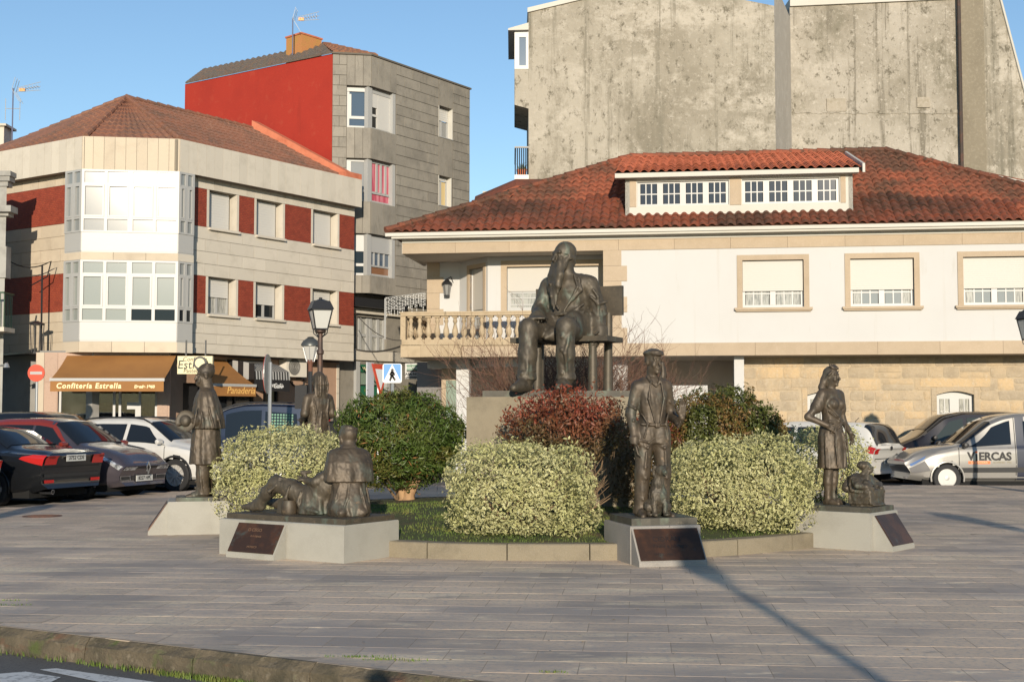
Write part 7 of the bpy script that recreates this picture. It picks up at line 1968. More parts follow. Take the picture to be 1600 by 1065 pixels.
def bush(name, label, c, r, n, L, Wd, m, cat='shrub', group=None, base_z=.2, pw=4.2, rough=.10, tipfn=None, up=.25, cut=None, shell=.6, seed=0., nst=14, jit=.8):
    t = thing(name, (c[0], c[1], base_z), label, cat, group)
    P_, N_ = crown_points(c, r, n, pw, rough, 2.4, shell, cut, seed)
    me = leaves('foliage', P_ - np.array((c[0], c[1], base_z)), N_, L, Wd, m, tipfn(P_, N_) if tipfn else None, up, jit)
    o = bpy.data.objects.new('foliage', me); link(o, t); o['kind'] = 'stuff'
    tips = [tuple(np.array(c) + (np.array((math.cos(a), math.sin(a), random.uniform(-.3, .8))) * np.array(r) * random.uniform(.4, .75))) for a in np.linspace(0, 2 * PI, nst + 1)[:-1]]
    stems(t, (c[0], c[1], base_z), tips, .022, M_stem)
    return t
G1 = 'clipped variegated shrubs round the bed'
bush('variegated_shrub', 'round clipped cream and green shrub in front of the pedestal, middle of the bed', (.115, 15.50, .715), (.845, .76, .545), 20000, .042, .023, L_var, group=G1, rough=.11, seed=1.)
bush('variegated_shrub', 'clipped cream and green shrub right of the man in a cap', (2.80, 16.2, .74), (.86, .78, .57), 20000, .042, .023, L_var, group=G1, rough=.11, seed=5.)
bush('variegated_shrub', 'smaller cream and green shrub partly shaded behind the woman with a hand on her hip', (4.25, 18.0, .78), (.62, .60, .62), 11000, .042, .023, L_var, group=G1, rough=.10, seed=8.)
bush('variegated_shrub', 'clipped cream and green shrub behind the kneeling and reclining pair', (-3.13, 18.0, .79), (.85, .78, .60), 20000, .042, .023, L_var, group=G1, rough=.11, seed=12.)
# dark green shrub on a short leaning trunk
def tipg(P_, N_): return ((RNG.random(len(P_)) < .05) & (vnoise(P_ + 2, 2.2) > .05)) * .9 + ((vnoise(P_ + 1, 3.) > .2) * RNG.random(len(P_)) * .25)
t = bush('green_shrub', 'dark green rounded shrub on a short pale trunk beside the pedestal', (-1.74, 20.4, 1.22), (1.02, .95, .76), 24000, .085, .024, L_green, base_z=.28, pw=2.3, rough=.10, up=.7, seed=20., tipfn=tipg, nst=10)
tk = MB(); b = Vector((-1.60, 20.25, .24))
for pts, rs in (([(0, 0, 0), (.02, 0, .14), (.10, 0, .30), (.22, .05, .52)], [.13, .085, .07, .05]), ([(-.05, 0, .02), (-.10, .02, .16), (-.12, .05, .32), (-.22, .05, .55)], [.08, .06, .055, .04]), ([(-.16, -.02, -.02), (-.05, 0, .05), (.02, 0, .15)], [.05, .06, .05])):
    tk.tube([b + Vector(p) for p in pts], rs, 9)
obj('trunk', tk, M_bark, t, smooth=60)
# photinia with red tips and bare twigs below
def tipr(P_, N_): return np.clip((N_[:, 2] * .8 + .22 + vnoise(P_ + 4, 2.6) * 1.6) * (P_[:, 2] > 1.15), 0, 1) * RNG.uniform(.5, 1, len(P_))
t = bush('photinia_shrub', 'red tipped shrub with bare lower twigs left of the man in a cap', (.70, 16.95, 1.42), (.82, .62, .50), 8500, .062, .024, L_red, base_z=.28, pw=2.4, rough=.15, up=.9, seed=31., tipfn=tipr, shell=.45, nst=16)
tips = []
for k in range(130):
    a = random.uniform(0, 2 * PI); q = math.sqrt(random.random()); tips.append((.78 + .78 * q * math.cos(a), 16.9 + .5 * q * math.sin(a), random.uniform(.7, 1.45)))
stems(t, (.80, 16.95, .25), tips, .008, M_stem, 'twigs', .16)
def tipo(P_, N_): return ((vnoise(P_ + 6, 2.4) > .12) & (P_[:, 2] > 1.2)) * RNG.random(len(P_)) * .8
bush('mixed_green_shrub', 'olive green shrub with orange tips behind the right variegated shrub', (3.12, 19.4, 1.18), (.98, .80, .78), 24000, .062, .026, L_red if False else leaf_mat('olive_leaf', (.085, .105, .024), (.07, .09, .02), (.14, .12, .035), .5, 3.0, (.26, .12, .045)), base_z=.28, pw=2.3, rough=.12, up=.5, seed=44., tipfn=tipo)
bush('photinia_shrub', 'dark red and green leaves low behind the man in a cap', (1.85, 17.9, .95), (.55, .5, .62), 5000, .06, .023, L_red, base_z=.25, pw=2.3, rough=.16, up=.5, seed=52., tipfn=tipr, shell=.4)
# leafless shrub behind the seated statue
t = thing('bare_shrub', (.95, 22.4, .25), 'leafless reddish brown twiggy shrub spreading behind the seated statue', 'shrub')
mb = MB()
def twig(p, d, l, r, depth):
    pts = [p]; q = Vector(p); dd = Vector(d)
    n = 4
    for k in range(n):
        dd = (dd + Vector((random.gauss(0, .16), random.gauss(0, .16), random.gauss(.05, .10)))).normalized(); q = q + dd * l / n; pts.append(q.copy())
    mb.tube(pts, [r * (1 - .16 * k) for k in range(len(pts))], 4 if depth else 5, False)
    if depth < 3:
        for k in range(3 if depth == 0 else 4):
            i = random.randint(1, n); e = (pts[i] - pts[i - 1]).normalized()
            side = e.orthogonal(); side.rotate(Matrix.Rotation(random.uniform(0, 6.28), 3, e))
            twig(pts[i], (e + side * random.uniform(.35, .8) + Vector((0, 0, .12))).normalized(), l * random.uniform(.45, .72), r * .62, depth + 1)
for k in range(180):
    a = random.uniform(0, 2 * PI); sp = random.uniform(.15, 1.45)
    twig(Vector((.95 + random.gauss(0, .35), 22.4 + random.gauss(0, .25), .3)), Vector((math.cos(a) * sp, math.sin(a) * sp * .7, 1)).normalized(), random.uniform(1.15, 1.85), .0135, 0)
tag(obj('twigs', mb, mat('red_twig', (.115, .055, .036), .8, mixes=[((.19, .115, .065), 3, .48, .68), ((.075, .036, .025), 9, .5, .7)]), t, fix=False), kind='stuff')
# ================================================================ parked vehicles
def paint(name, c, rough=.28, metal=.25):
    return mat(name, c, rough, metal, coat=.9, mixes=[((c[0] * .85, c[1] * .85, c[2] * .85), 2.0, .5, .8)])
M_tyre = M_black; M_alloy = mat('alloy', (.50, .49, .47), .35, .25); M_hub = mat('hub_cap', (.40, .395, .38), .4, .4)
M_cglass = mat('car_glass', (.012, .016, .022), .03, spec=.35)
M_cglass_l = mat('car_glass_light', (.04, .05, .047), .05, spec=.4)
M_trim = mat('black_trim', (.02, .02, .021), .5)
M_well = mat('wheel_well', (.006, .006, .006), .9)
M_lamp = mat('headlamp', (.50, .52, .54), .08, .35, spec=.9, mixes=[((.14, .15, .16), 14, .45, .6)], coord='obj')
M_tail = mat('tail_lamp', (.42, .018, .014), .12, spec=.8)
M_taild = mat('tail_lamp_dark', (.20, .012, .012), .12, spec=.8)
M_chrome = mat('chrome', (.65, .65, .66), .12, 1.0)
M_plate = mat('number_plate', (.72, .73, .70), .5)
class Car:
    def __init__(s, L, W, H, top, belt, wt, wb, sill, x0=None):
        s.L, s.W, s.H = L, W, H
        N = 96; s.X = np.linspace(-L / 2, L / 2, N)
        def curve(lst, sm):
            a = np.array(lst, float); y = np.interp(s.X / L + .5, a[:, 0], a[:, 1])
            k = np.ones(sm) / sm; yp = np.concatenate([np.full(sm, y[0]), y, np.full(sm, y[-1])])
            return np.convolve(np.convolve(yp, k, 'same'), k, 'same')[sm:-sm]
        s.top, s.belt, s.wt, s.wb, s.zb = curve(top, 3), curve(belt, 5), curve(wt, 5) * W / 2, curve(wb, 5) * W / 2, curve(sill, 3)
    def pt(s, x, v, side=1):
        """x: metres along the car, v: 0 (sill) .. 7 (roof centre line)"""
        f = lambda A: float(np.interp(x, s.X, A))
        top, belt, wt, wb, zb = f(s.top), f(s.belt), f(s.wt), f(s.wb), f(s.zb)
        belt = min(belt, top - .03)
        P_ = [(wb * .84, zb), (wb * .965, zb + .09), (wb, zb + .50 * (belt - zb)), (wb * .985, belt - .05), (wb * .955, belt),
              (max(.05, min(wt, wb * .95)), max(belt + .006, top - .085)), (min(wt, wb * .95) * .86, max(belt + .010, top - .022)), (0, top)]
        i = min(int(v), 6); t = v - i
        y = P_[i][0] * (1 - t) + P_[i + 1][0] * t; z = P_[i][1] * (1 - t) + P_[i + 1][1] * t
        u = max(0, (abs(x) - (s.L / 2 - .45)) / .45); bul = [.0, .09, .10, .03, -.02, -.03, -.03, -.03]
        b = bul[i] * (1 - t) + bul[i + 1] * t
        # plan rounding of nose and tail
        rr = -.16 * u * u * (y / (s.W / 2)) ** 2
        return Vector((x + math.copysign(u * u * b + rr, x), y * side, z))
    def body(s, wheels, r):
        vv = [0, .5, 1, 1.33, 1.66, 2, 2.33, 2.66, 3, 3.5, 4, 4.25, 4.5, 4.75, 5, 5.5, 6, 6.5, 7]
        nv = len(vv); V = []; F = []
        for x in s.X:
            for v in vv: V.append(s.pt(x, v, 1))
            for v in vv[-2::-1]: V.append(s.pt(x, v, -1))
        m = 2 * nv - 1
        for i in range(len(s.X) - 1):
            for k in range(m - 1):
                F.append((i * m + k, (i + 1) * m + k, (i + 1) * m + k + 1, i * m + k + 1))
        keep = []
        for f in F:
            c = sum((V[q] for q in f), Vector()) / 4
            if any((c.x - wx) ** 2 + (c.z - r) ** 2 < (r * 1.13) ** 2 for wx in wheels) and abs(c.y) > s.W * .3: continue
            keep.append(f)
        for i in (0, len(s.X) - 1):
            for k in range(nv - 1): keep.append((i * m + k, i * m + k + 1, i * m + m - 2 - k, i * m + m - 1 - k))
        mb = MB(); mb.add(V, keep); return mb
    def patch(s, mb, c, side=1, off=.006, n=6, mm=4):
        """c: four corners (x, v) bilinear"""
        (a, b, d, e) = c; vs_ = []
        for i in range(n + 1):
            for j in range(mm + 1):
                u, w_ = i / n, j / mm
                x = (a[0] * (1 - u) + b[0] * u) * (1 - w_) + (e[0] * (1 - u) + d[0] * u) * w_
                v = (a[1] * (1 - u) + b[1] * u) * (1 - w_) + (e[1] * (1 - u) + d[1] * u) * w_
                p = s.pt(x, v, side); q1 = s.pt(x + .01, v, side) - p; q2 = s.pt(x, min(v + .02, 7), side) - s.pt(x, min(v + .02, 7) - .02, side)
                nn = q1.cross(q2) * side
                nn = nn.normalized() if nn.length > 1e-9 else Vector((0, 0, 1))
                if nn.dot(Vector((0, side, .3))) < 0: nn = -nn
                vs_.append(p + nn * off)
        fs_ = [(i * (mm + 1) + j, (i + 1) * (mm + 1) + j, (i + 1) * (mm + 1) + j + 1, i * (mm + 1) + j + 1) for i in range(n) for j in range(mm)]
        return mb.add(vs_, fs_)
    def screen(s, mb, xa, xb, off=.008, v0=5.25, n=8, inset=.0):
        """wind or rear screen: across the car between stations xa and xb"""
        vs_ = []; cols = [(1, v0), (1, 6), (1, 6.6), (1, 7), (-1, 6.6), (-1, 6), (-1, v0)]
        for i in range(n + 1):
            x = xa + (xb - xa) * i / n
            for sd, v in cols:
                p = s.pt(x, v, sd); d = s.pt(x + .02, 7) - s.pt(x - .02, 7); nn = Vector((-d.z, 0, d.x))
                nn = nn.normalized() if nn.length > 1e-6 else Vector((0, 0, 1))
                if nn.z < 0: nn = -nn
                vs_.append(p + nn * off)
        k = len(cols); fs_ = [(i * k + j, (i + 1) * k + j, (i + 1) * k + j + 1, i * k + j + 1) for i in range(n) for j in range(k - 1)]
        return mb.add(vs_, fs_)
    def endpatch(s, mb, end, f0, f1, va, vb, off=.012, n=5, m=4):
        """patch on nose (+1) or tail (-1): f across -1..1, v height"""
        x = end * s.L / 2; vs_ = []
        for i in range(n + 1):
            for j in range(m + 1):
                f = f0 + (f1 - f0) * i / n; v = va + (vb - va) * j / m
                a, b = s.pt(x, v, 1), s.pt(x, v, -1); p = a.lerp(b, (1 - f) / 2 if True else 0)
                vs_.append(p + Vector((end * off, 0, 0)))
        fs_ = [(i * (m + 1) + j, (i + 1) * (m + 1) + j, (i + 1) * (m + 1) + j + 1, i * (m + 1) + j + 1) for i in range(n) for j in range(m)]
        return mb.add(vs_, fs_)
def rim_mesh(r, w_, style):
    rr = r * .68; mb = MB()
    mb.lathe([(rr, .0), (rr, .03), (rr * .93, .035), (rr * .90, .0)], (0, 0, 0), 24, 'y')
    n = {'five': 5, 'ten': 10, 'disc': 6}[style]
    for k in range(n):
        a = 2 * PI * k / n; wd = rr * (.20 if style == 'five' else .10 if style == 'ten' else .22)
        d = Vector((math.cos(a), 0, math.sin(a))); t = Vector((-d.z, 0, d.x))
        for sgn in ((0,) if style != 'ten' else (0,)):
            q0 = d * rr * .12; q1 = d * rr * .92
            mb.hexa([q0 - t * wd * .7, q0 + t * wd * .7, q0 + t * wd * .7 + Vector((0, .03, 0)), q0 - t * wd * .7 + Vector((0, .03, 0))], [q1 - t * wd, q1 + t * wd, q1 + t * wd + Vector((0, .025, 0)), q1 - t * wd + Vector((0, .025, 0))])
    mb.lathe([(.001, .0), (rr * .24, .0), (rr * .24, .04), (.001, .045)], (0, 0, 0), 14, 'y')
    if style == 'disc': mb.lathe([(rr * .72, .005), (rr * .95, .005), (rr * .95, .03), (rr * .72, .03)], (0, 0, 0), 24, 'y')
    return mb
def build_car(name, label, spec, pos, heading, z, m_body, group='cars parked round the square', r=.32, wheels=None, windows=(), screens=(), m_roof=None, extras=None, glass=None, rim='five', rim_m=None, cat='car', seams=()):
    c = Car(**spec); L, W = c.L, c.W
    ang = math.atan2(heading[1], heading[0])
    t = thing(name, (pos[0], pos[1], z), label, cat, group, ang)
    wx = wheels or (L / 2 - .85, -L / 2 + .80)
    glass = glass or M_cglass
    b = obj('body', c.body(wx, r), m_body, t, smooth=38, local=True)
    wl = MB()
    for x in wx: wl.box(x - r * 1.2, x + r * 1.2, -W / 2 + .16, W / 2 - .16, r * .5, r * 2.3)
    wl.box(-L / 2 + .25, L / 2 - .25, -W / 2 + .12, W / 2 - .12, .16, .40)
    obj('underbody', wl, M_well, t, local=True)
    for x in wx:
        for sd in (1, -1):
            ring = []; lip = MB()
            for a in np.linspace(math.radians(-12), math.radians(192), 15):
                px, pz = x + math.cos(a) * r * 1.15, r + math.sin(a) * r * 1.15
                ring.append((px, sd * (float(np.interp(px, c.X, c.wb)) - .010), max(pz, .18)))
            lip.tube(ring, .028, 6)
            obj('arch_trim', lip, m_body if extras != 'cladding' else M_trim, t, smooth=60, local=True)
    tyre = MB().lathe([(r * .62, -.10), (r * .93, -.105), (r, -.08), (r, .08), (r * .93, .105), (r * .66, .10), (r * .66, .03)], (0, 0, 0), 28, 'y').mesh('tyre', M_tyre, smooth=40)
    rm = rim_mesh(r, .2, rim).mesh('rim', rim_m or M_alloy, smooth=40)
    bk = MB().lathe([(.001, -.06), (r * .66, -.06), (r * .66, -.05), (.001, -.05)], (0, 0, 0), 16, 'y').mesh('brake', M_well)
    for x in wx:
        for sd in (1, -1):
            w_ = bpy.data.objects.new('wheel', tyre); w_.location = (x, sd * (W / 2 - .125), r); w_.rotation_euler = (0, 0, 0 if sd > 0 else PI); link(w_, t)
            q = bpy.data.objects.new('rim', rm); q.location = (0, .05, 0); q.rotation_euler = (0, random.uniform(0, 1), 0); link(q, w_)
            q = bpy.data.objects.new('brake_disc', bk); q.location = (0, .03, 0); link(q, w_)
    for cc in windows:
        for sd in (1, -1): obj('side_window', c.patch(MB(), cc, sd, .007), glass, t, smooth=60, local=True, fix=False)
    for nm, xa, xb, v0 in screens: obj(nm, c.screen(MB(), xa, xb, .010, v0), glass, t, smooth=60, local=True, fix=False)
    for x0, x1, v0, v1 in seams:
        for sd in (1, -1): obj('door_seam', c.patch(MB(), [(x0, v0), (x0 + .014, v0), (x1 + .014, v1), (x1, v1)], sd, .004, 1, 10), M_well, t, local=True, fix=False)
    return t, c
def add(t, name, mb, m, smooth=60, fix=False): return obj(name, mb, m, t, smooth=smooth, local=True, fix=fix)
def mirrors(t, c, x, v, m, s=1.0):
    for sd in (1, -1):
        p = c.pt(x, v, sd); mb = MB(); q = p + Vector((-.02, sd * .12, .05))
        mb.lathe([(.001, -.10 * s), (.05 * s, -.085 * s), (.065 * s, 0), (.05 * s, .085 * s), (.001, .10 * s)], q, 10, 'y')
        mb.tube([p, q], .02, 5); add(t, 'mirror', mb, m, 60, True)
def plate(t, c, end, txt, v, dz=0., w_=.52, h=.115, off=.03):
    x = end * c.L / 2; a, b = c.pt(x, v, 1), c.pt(x, v, -1); p = (a + b) / 2 + Vector((end * off, 0, dz))
    pl_ = add(t, 'number_plate', MB().box(min(p.x, p.x + end * .012), max(p.x, p.x + end * .012), -w_ / 2, w_ / 2, p.z - h / 2, p.z + h / 2), M_plate, False, True)
    text('lettering', txt, .10, (p.x + end * .014, 0, p.z), (0, end, 0), (end, 0, 0), M_text_black, t, ext=.001, rootrot=True, bold=.002)
# ---- body shapes: (fraction of length from the tail, value)
SALOON = dict(L=4.73, W=1.81, H=1.46, top=[(0, .98), (.02, 1.03), (.13, 1.06), (.17, 1.09), (.30, 1.40), (.42, 1.46), (.55, 1.45), (.62, 1.38), (.76, 1.02), (.95, .84), (1, .66)],
              belt=[(0, .92), (.15, .97), (.5, .95), (.76, .92), (.95, .80), (1, .60)], wt=[(0, .80), (.15, .80), (.30, .66), (.5, .68), (.62, .68), (.76, .84), (.95, .82), (1, .8)],
              wb=[(0, .90), (.08, .97), (.2, 1), (.8, 1), (.93, .96), (1, .84)], sill=[(0, .34), (.06, .24), (.2, .2), (.8, .2), (.95, .22), (1, .27)])
CROSS = dict(L=4.12, W=1.78, H=1.60, top=[(0, .98), (.03, 1.15), (.06, 1.42), (.12, 1.53), (.3, 1.60), (.5, 1.60), (.60, 1.54), (.76, 1.10), (.90, 1.0), (.97, .88), (1, .70)],
             belt=[(0, .92), (.15, 1.05), (.5, 1.0), (.76, .98), (.93, .86), (1, .62)], wt=[(0, .78), (.06, .68), (.3, .70), (.6, .70), (.76, .84), (.93, .82), (1, .78)],
             wb=[(0, .88), (.08, .97), (.2, 1), (.8, 1), (.92, .97), (1, .82)], sill=[(0, .36), (.08, .26), (.2, .24), (.8, .24), (.95, .24), (1, .28)])
HATCH = dict(CROSS, L=3.95, W=1.70, H=1.50, top=[(0, .92), (.03, 1.05), (.07, 1.30), (.13, 1.42), (.3, 1.50), (.5, 1.49), (.60, 1.42), (.76, 1.02), (.92, .90), (1, .66)], belt=[(0, .86), (.15, .94), (.5, .92), (.76, .90), (.93, .80), (1, .6)])
VAN = dict(L=4.15, W=1.72, H=1.82, top=[(0, 1.05), (.02, 1.70), (.06, 1.79), (.3, 1.82), (.40, 1.81), (.48, 1.75), (.555, 1.63), (.725, 1.10), (.80, 1.06), (.90, 1.0), (.965, .90), (1, .74)],
           belt=[(0, 1.05), (.3, 1.06), (.55, 1.03), (.74, 1.02), (.90, .88), (1, .60)], wt=[(0, .84), (.06, .84), (.3, .84), (.55, .82), (.74, .88), (.93, .86), (1, .8)],
           wb=[(0, .95), (.05, .98), (.2, 1), (.85, 1), (.94, .96), (1, .84)], sill=[(0, .34), (.08, .26), (.2, .24), (.8, .24), (.95, .26), (1, .30)])
MPV = dict(VAN, L=4.45, W=1.80, H=1.86, top=[(0, 1.1), (.03, 1.70), (.08, 1.82), (.3, 1.86), (.54, 1.86), (.65, 1.74), (.80, 1.22), (.88, 1.08), (.96, .92), (1, .70)], wt=[(0, .76), (.06, .74), (.3, .74), (.55, .74), (.78, .86), (.93, .84), (1, .8)])
hdL = Vector((.93, -.36)).normalized(); ndL = Vector((.36, .93)).normalized()
def lane(a, o): q = hdL * a + ndL * o; return (q.x, q.y)
# black saloon, tail to the square
S = SALOON; Lx = S['L']
p = (-8.18 - .93 * Lx / 2, 24.3 + .36 * Lx / 2)
t, c = build_car('parked_car', 'black saloon car showing its tail with red lamps, left edge of the square', S, p, -hdL, PARK_Z, paint('black_paint', (.010, .011, .013)), r=.325, wheels=(Lx / 2 - .9, -Lx / 2 + 1.0),
    windows=([(-.95, 4.15), (-.02, 4.1), (-.02, 4.9), (-.75, 4.9)], [(.04, 4.1), (1.10, 4.15), (.62, 4.9), (.04, 4.9)]), screens=(('rear_screen', -Lx / 2 + .86, -Lx / 2 + 1.42, 5.15), ('windscreen', .62, 1.15, 5.2)), seams=((-.9, -.8, .6, 4), (.02, .02, .3, 4), (1.1, 1.1, .6, 4)))
for f0, f1, s_ in ((.60, .98, 1), (-.98, -.60, -1)):
    add(t, 'tail_lamp', c.endpatch(MB(), -1, f0, f1, 2.55, 4.0, .022), M_tail)
    add(t, 'tail_lamp', c.patch(MB(), [(-Lx / 2 - .0, 2.5), (-Lx / 2 + .42, 2.9), (-Lx / 2 + .20, 4.0), (-Lx / 2 - .0, 4.1)], s_, .012), M_tail)
    add(t, 'reversing_lamp', c.endpatch(MB(), -1, f0 + .12 * (s_ > 0) + .0, f1 - .12 * (s_ < 0) - .1, 3.0, 3.55, .030), M_taild)
    add(t, 'reflector', c.endpatch(MB(), -1, f0 + .02, f1 - .04, 1.05, 1.32, .02), M_tail)
add(t, 'chrome_strip', c.endpatch(MB(), -1, -.45, .45, 3.55, 3.68, .030), M_chrome)
add(t, 'bumper_strip', c.endpatch(MB(), -1, -.92, .92, 1.55, 1.85, .014), M_trim); add(t, 'boot_seam', c.endpatch(MB(), -1, -.92, .92, 2.34, 2.40, .008), M_well)
plate(t, c, -1, '3752 CDS', 3.0, 0, .52, .12, .03)
exh = add(t, 'exhaust', MB().tube([(-Lx / 2 - .08, .55, .27), (-Lx / 2 + .2, .55, .27)], .045, 12), M_chrome)
obj('exhaust_bore', MB().tube([(-Lx / 2 - .085, .55, .27), (-Lx / 2 - .07, .55, .27)], .034, 12), M_well, exh, local=True)
text('lettering', 'ghia', .07, (-Lx / 2 - .035, -.42, 1.0), (0, -1, 0), (-1, 0, 0), M_chrome, t, ext=.001, rootrot=True)
# pale car at the very edge
S = HATCH; q = lane(-16.75 - S['L'] / 2, 17.5)
t, c = build_car('parked_car', 'silver car just showing its rear corner at the left edge', S, q, -hdL, PARK_Z, paint('silver_paint', (.40, .40, .40), .3, .5), windows=([(-1.2, 4.2), (1.0, 4.15), (.4, 4.9), (-1.1, 4.9)],), screens=(('rear_screen', -1.85, -1.55, 5.1), ('windscreen', .45, 1.0, 5.2)))
for s_ in (1, -1): add(t, 'tail_lamp', c.endpatch(MB(), -1, s_ * .7, s_ * .97, 2.6, 4.2, .02), M_tail)
add(t, 'bumper', c.endpatch(MB(), -1, -.97, .97, .6, 1.7, .012), M_trim)
# dark two tone crossover, nose to the square
S = CROSS; Lx = S['L']; fc = Vector((-7.37, 26.2)); q = fc - hdL * Lx / 2
M_grey_p = paint('plum_grey_paint', (.085, .074, .088), .26, .45); M_red_p = paint('red_roof_paint', (.22, .028, .016), .25, .2)
t, c = build_car('parked_car', 'dark grey crossover with a red roof, nose and headlamp facing the square', S, q, hdL, PARK_Z, M_grey_p, r=.335, rim='ten',
    windows=([(-1.25, 4.2), (-.10, 4.12), (-.10, 4.88), (-1.05, 4.88)], [(-.03, 4.12), (.98, 4.15), (.45, 4.88), (-.03, 4.88)]), screens=(('windscreen', .42, 1.04, 5.2), ('rear_screen', -Lx / 2 + .1, -Lx / 2 + .35, 5.2)), seams=((-.08, -.08, .3, 4), (.98, .98, .6, 4)))
mb = MB()
for sd in (1, -1): c.patch(mb, [(-1.7, 5.0), (.42, 5.0), (.42, 5.9), (-1.7, 5.9)], sd, .004, 10, 4); c.patch(mb, [(.36, 4.9), (1.04, 4.15), (1.12, 4.15), (.44, 5.15)], sd, .010, 6, 2); c.patch(mb, [(-1.5, 4.88), (.42, 4.88), (.42, 5.1), (-1.5, 5.1)], sd, .008, 10, 2)
add(t, 'roof', mb, M_red_p)
for s_ in (1, -1):
    add(t, 'headlamp', c.patch(MB(), [(Lx / 2 - .62, 3.2), (Lx / 2 - .04, 2.75), (Lx / 2 - .02, 3.85), (Lx / 2 - .70, 4.0)], s_, .012), M_lamp)
    add(t, 'headlamp', c.endpatch(MB(), 1, s_ * .45, s_ * .97, 2.85, 3.9, .016), M_lamp)
    add(t, 'lamp_surround', c.endpatch(MB(), 1, s_ * .55, s_ * .98, 1.15, 2.05, .010), M_chrome); add(t, 'fog_lamp', c.endpatch(MB(), 1, s_ * .60, s_ * .93, 1.25, 1.92, .016), M_trim)
add(t, 'upper_grille', c.endpatch(MB(), 1, -.50, .50, 3.0, 3.75, .010), M_trim); add(t, 'lower_grille', c.endpatch(MB(), 1, -.52, .52, 1.15, 1.95, .012), M_trim)
lg = c.pt(Lx / 2, 3.4, 1).lerp(c.pt(Lx / 2, 3.4, -1), .5); bad = MB()
o4 = [(0, .13), (.075, 0), (0, -.13), (-.075, 0)]; i4 = [(0, .07), (.04, 0), (0, -.07), (-.04, 0)]
for k in range(4):
    a, b, d, e = o4[k], o4[(k + 1) % 4], i4[(k + 1) % 4], i4[k]
    bad.extr([Vector((lg.x + .03, y, lg.z + z)) for y, z in (a, b, d, e)], (.02, 0, 0))
add(t, 'badge', bad, M_chrome, False, True); plate(t, c, 1, '8227 HPL', 1.45, 0, .52, .115, .03); mirrors(t, c, .90, 4.3, M_red_p)
# white crossover
S = dict(CROSS, L=4.35, W=1.82, H=1.62); Lx = S['L']; q = lane(-16.15 - Lx / 2, 24.7)
M_white_p = paint('white_paint', (.56, .55, .52), .3, .0)
t, c = build_car('parked_car', 'white crossover with black sills and alloy wheels behind the cloaked statue', S, q, hdL, PARK_Z, M_white_p, r=.355, rim='ten', extras='cladding', wheels=(Lx / 2 - .88, -Lx / 2 + .85),
    windows=([(-1.35, 4.2), (-.12, 4.12), (-.12, 4.88), (-1.1, 4.88)], [(-.03, 4.12), (1.02, 4.15), (.48, 4.88), (-.03, 4.88)]), screens=(('windscreen', .46, 1.08, 5.2), ('rear_screen', -Lx / 2 + .1, -Lx / 2 + .35, 5.2)), seams=((-.08, -.08, .3, 4), (1.02, 1.02, .6, 4)))
rl = MB(); sk = MB()
for sd in (1, -1):
    rl.tube([c.pt(x, 5.6, sd) + Vector((0, 0, .05 if -1.3 < x < .3 else 0)) for x in np.linspace(-1.5, .5, 9)], .02, 6); c.patch(sk, [(-1.2, .1), (1.0, .1), (1.0, 1.5), (-1.2, 1.5)], sd, .008, 10, 3)
    add(t, 'headlamp', c.patch(MB(), [(Lx / 2 - .42, 3.2), (Lx / 2 - .04, 2.9), (Lx / 2 - .02, 3.6), (Lx / 2 - .46, 3.85)], sd, .012), M_lamp)
    add(t, 'headlamp', c.endpatch(MB(), 1, sd * .55, sd * .97, 2.9, 3.7, .016), M_lamp)
add(t, 'roof_rail', rl, M_trim); add(t, 'sill_cladding', sk, M_trim); add(t, 'grille', c.endpatch(MB(), 1, -.5, .5, 2.4, 3.6, .012), M_trim); add(t, 'bumper', c.endpatch(MB(), 1, -.97, .97, .3, 1.6, .010), M_trim); mirrors(t, c, .95, 4.3, M_white_p)
# black car farther back: only its roof shows
S = dict(CROSS, L=4.3, W=1.82, H=1.74, top=[(a, b * 1.09) for a, b in CROSS['top']], belt=[(a, b * 1.06) for a, b in CROSS['belt']])
t, c = build_car('parked_car', 'black car whose roof shows behind the white and the red roofed cars', S, (-11.4, 32.2), hdL, PARK_Z, paint('black_paint', (.01, .01, .01)), r=.35,
    windows=([(-1.35, 4.2), (-.12, 4.12), (-.12, 4.88), (-1.1, 4.88)], [(-.03, 4.12), (1.02, 4.15), (.48, 4.88), (-.03, 4.88)]), screens=(('windscreen', .46, 1.08, 5.2),))
# dark blue people carrier
S = dict(VAN, L=4.25, W=1.78, H=1.93, top=[(a, b * 1.12) for a, b in VAN['top']], belt=[(a, b * 1.08) for a, b in VAN['belt']]); Lx = S['L']
M_blue_p = paint('dark_blue_paint', (.020, .025, .045), .25, .35)
t, c = build_car('parked_van', 'dark blue people carrier with dotted green window film, under the brown awning', S, (-6.75, 31.9), (-1, .06), ROAD_Z + .02, M_blue_p, r=.32, cat='van',
    windows=([(-1.75, 4.15), (-.95, 4.12), (-.95, 4.85), (-1.70, 4.80)], [(-.86, 4.12), (.0, 4.12), (.0, 4.88), (-.86, 4.88)]), screens=(('windscreen', .28, .98, 5.2), ('rear_screen', -Lx / 2 + .01, -Lx / 2 + .07, 5.3)), seams=((-.9, -.9, .3, 4), (.04, .04, .3, 4.0), (1.06, 1.06, .5, 4)))
for sd in (1, -1): add(t, 'side_window', c.patch(MB(), [(.10, 4.12), (1.02, 4.2), (.42, 4.88), (.10, 4.88)], sd, .007), M_cglass_l)
dots = MB()
for i in range(9):
    for j in range(7):
        x = -1.62 + i * .068; v = 4.22 + j * .085
        for sd in (1,): c.patch(dots, [(x, v), (x + .045, v), (x + .045, v + .055), (x, v + .055)], sd, .012, 1, 1)
o = add(t, 'dotted_film', dots, mat('green_film', (.08, .22, .14), .4)); o['kind'] = 'stuff'
rr = MB()
for sd in (1, -1): rr.tube([c.pt(x, 5.7, sd) + Vector((0, 0, .05)) for x in np.linspace(-1.7, .2, 6)], .02, 6)
add(t, 'roof_rail', rr, M_trim)
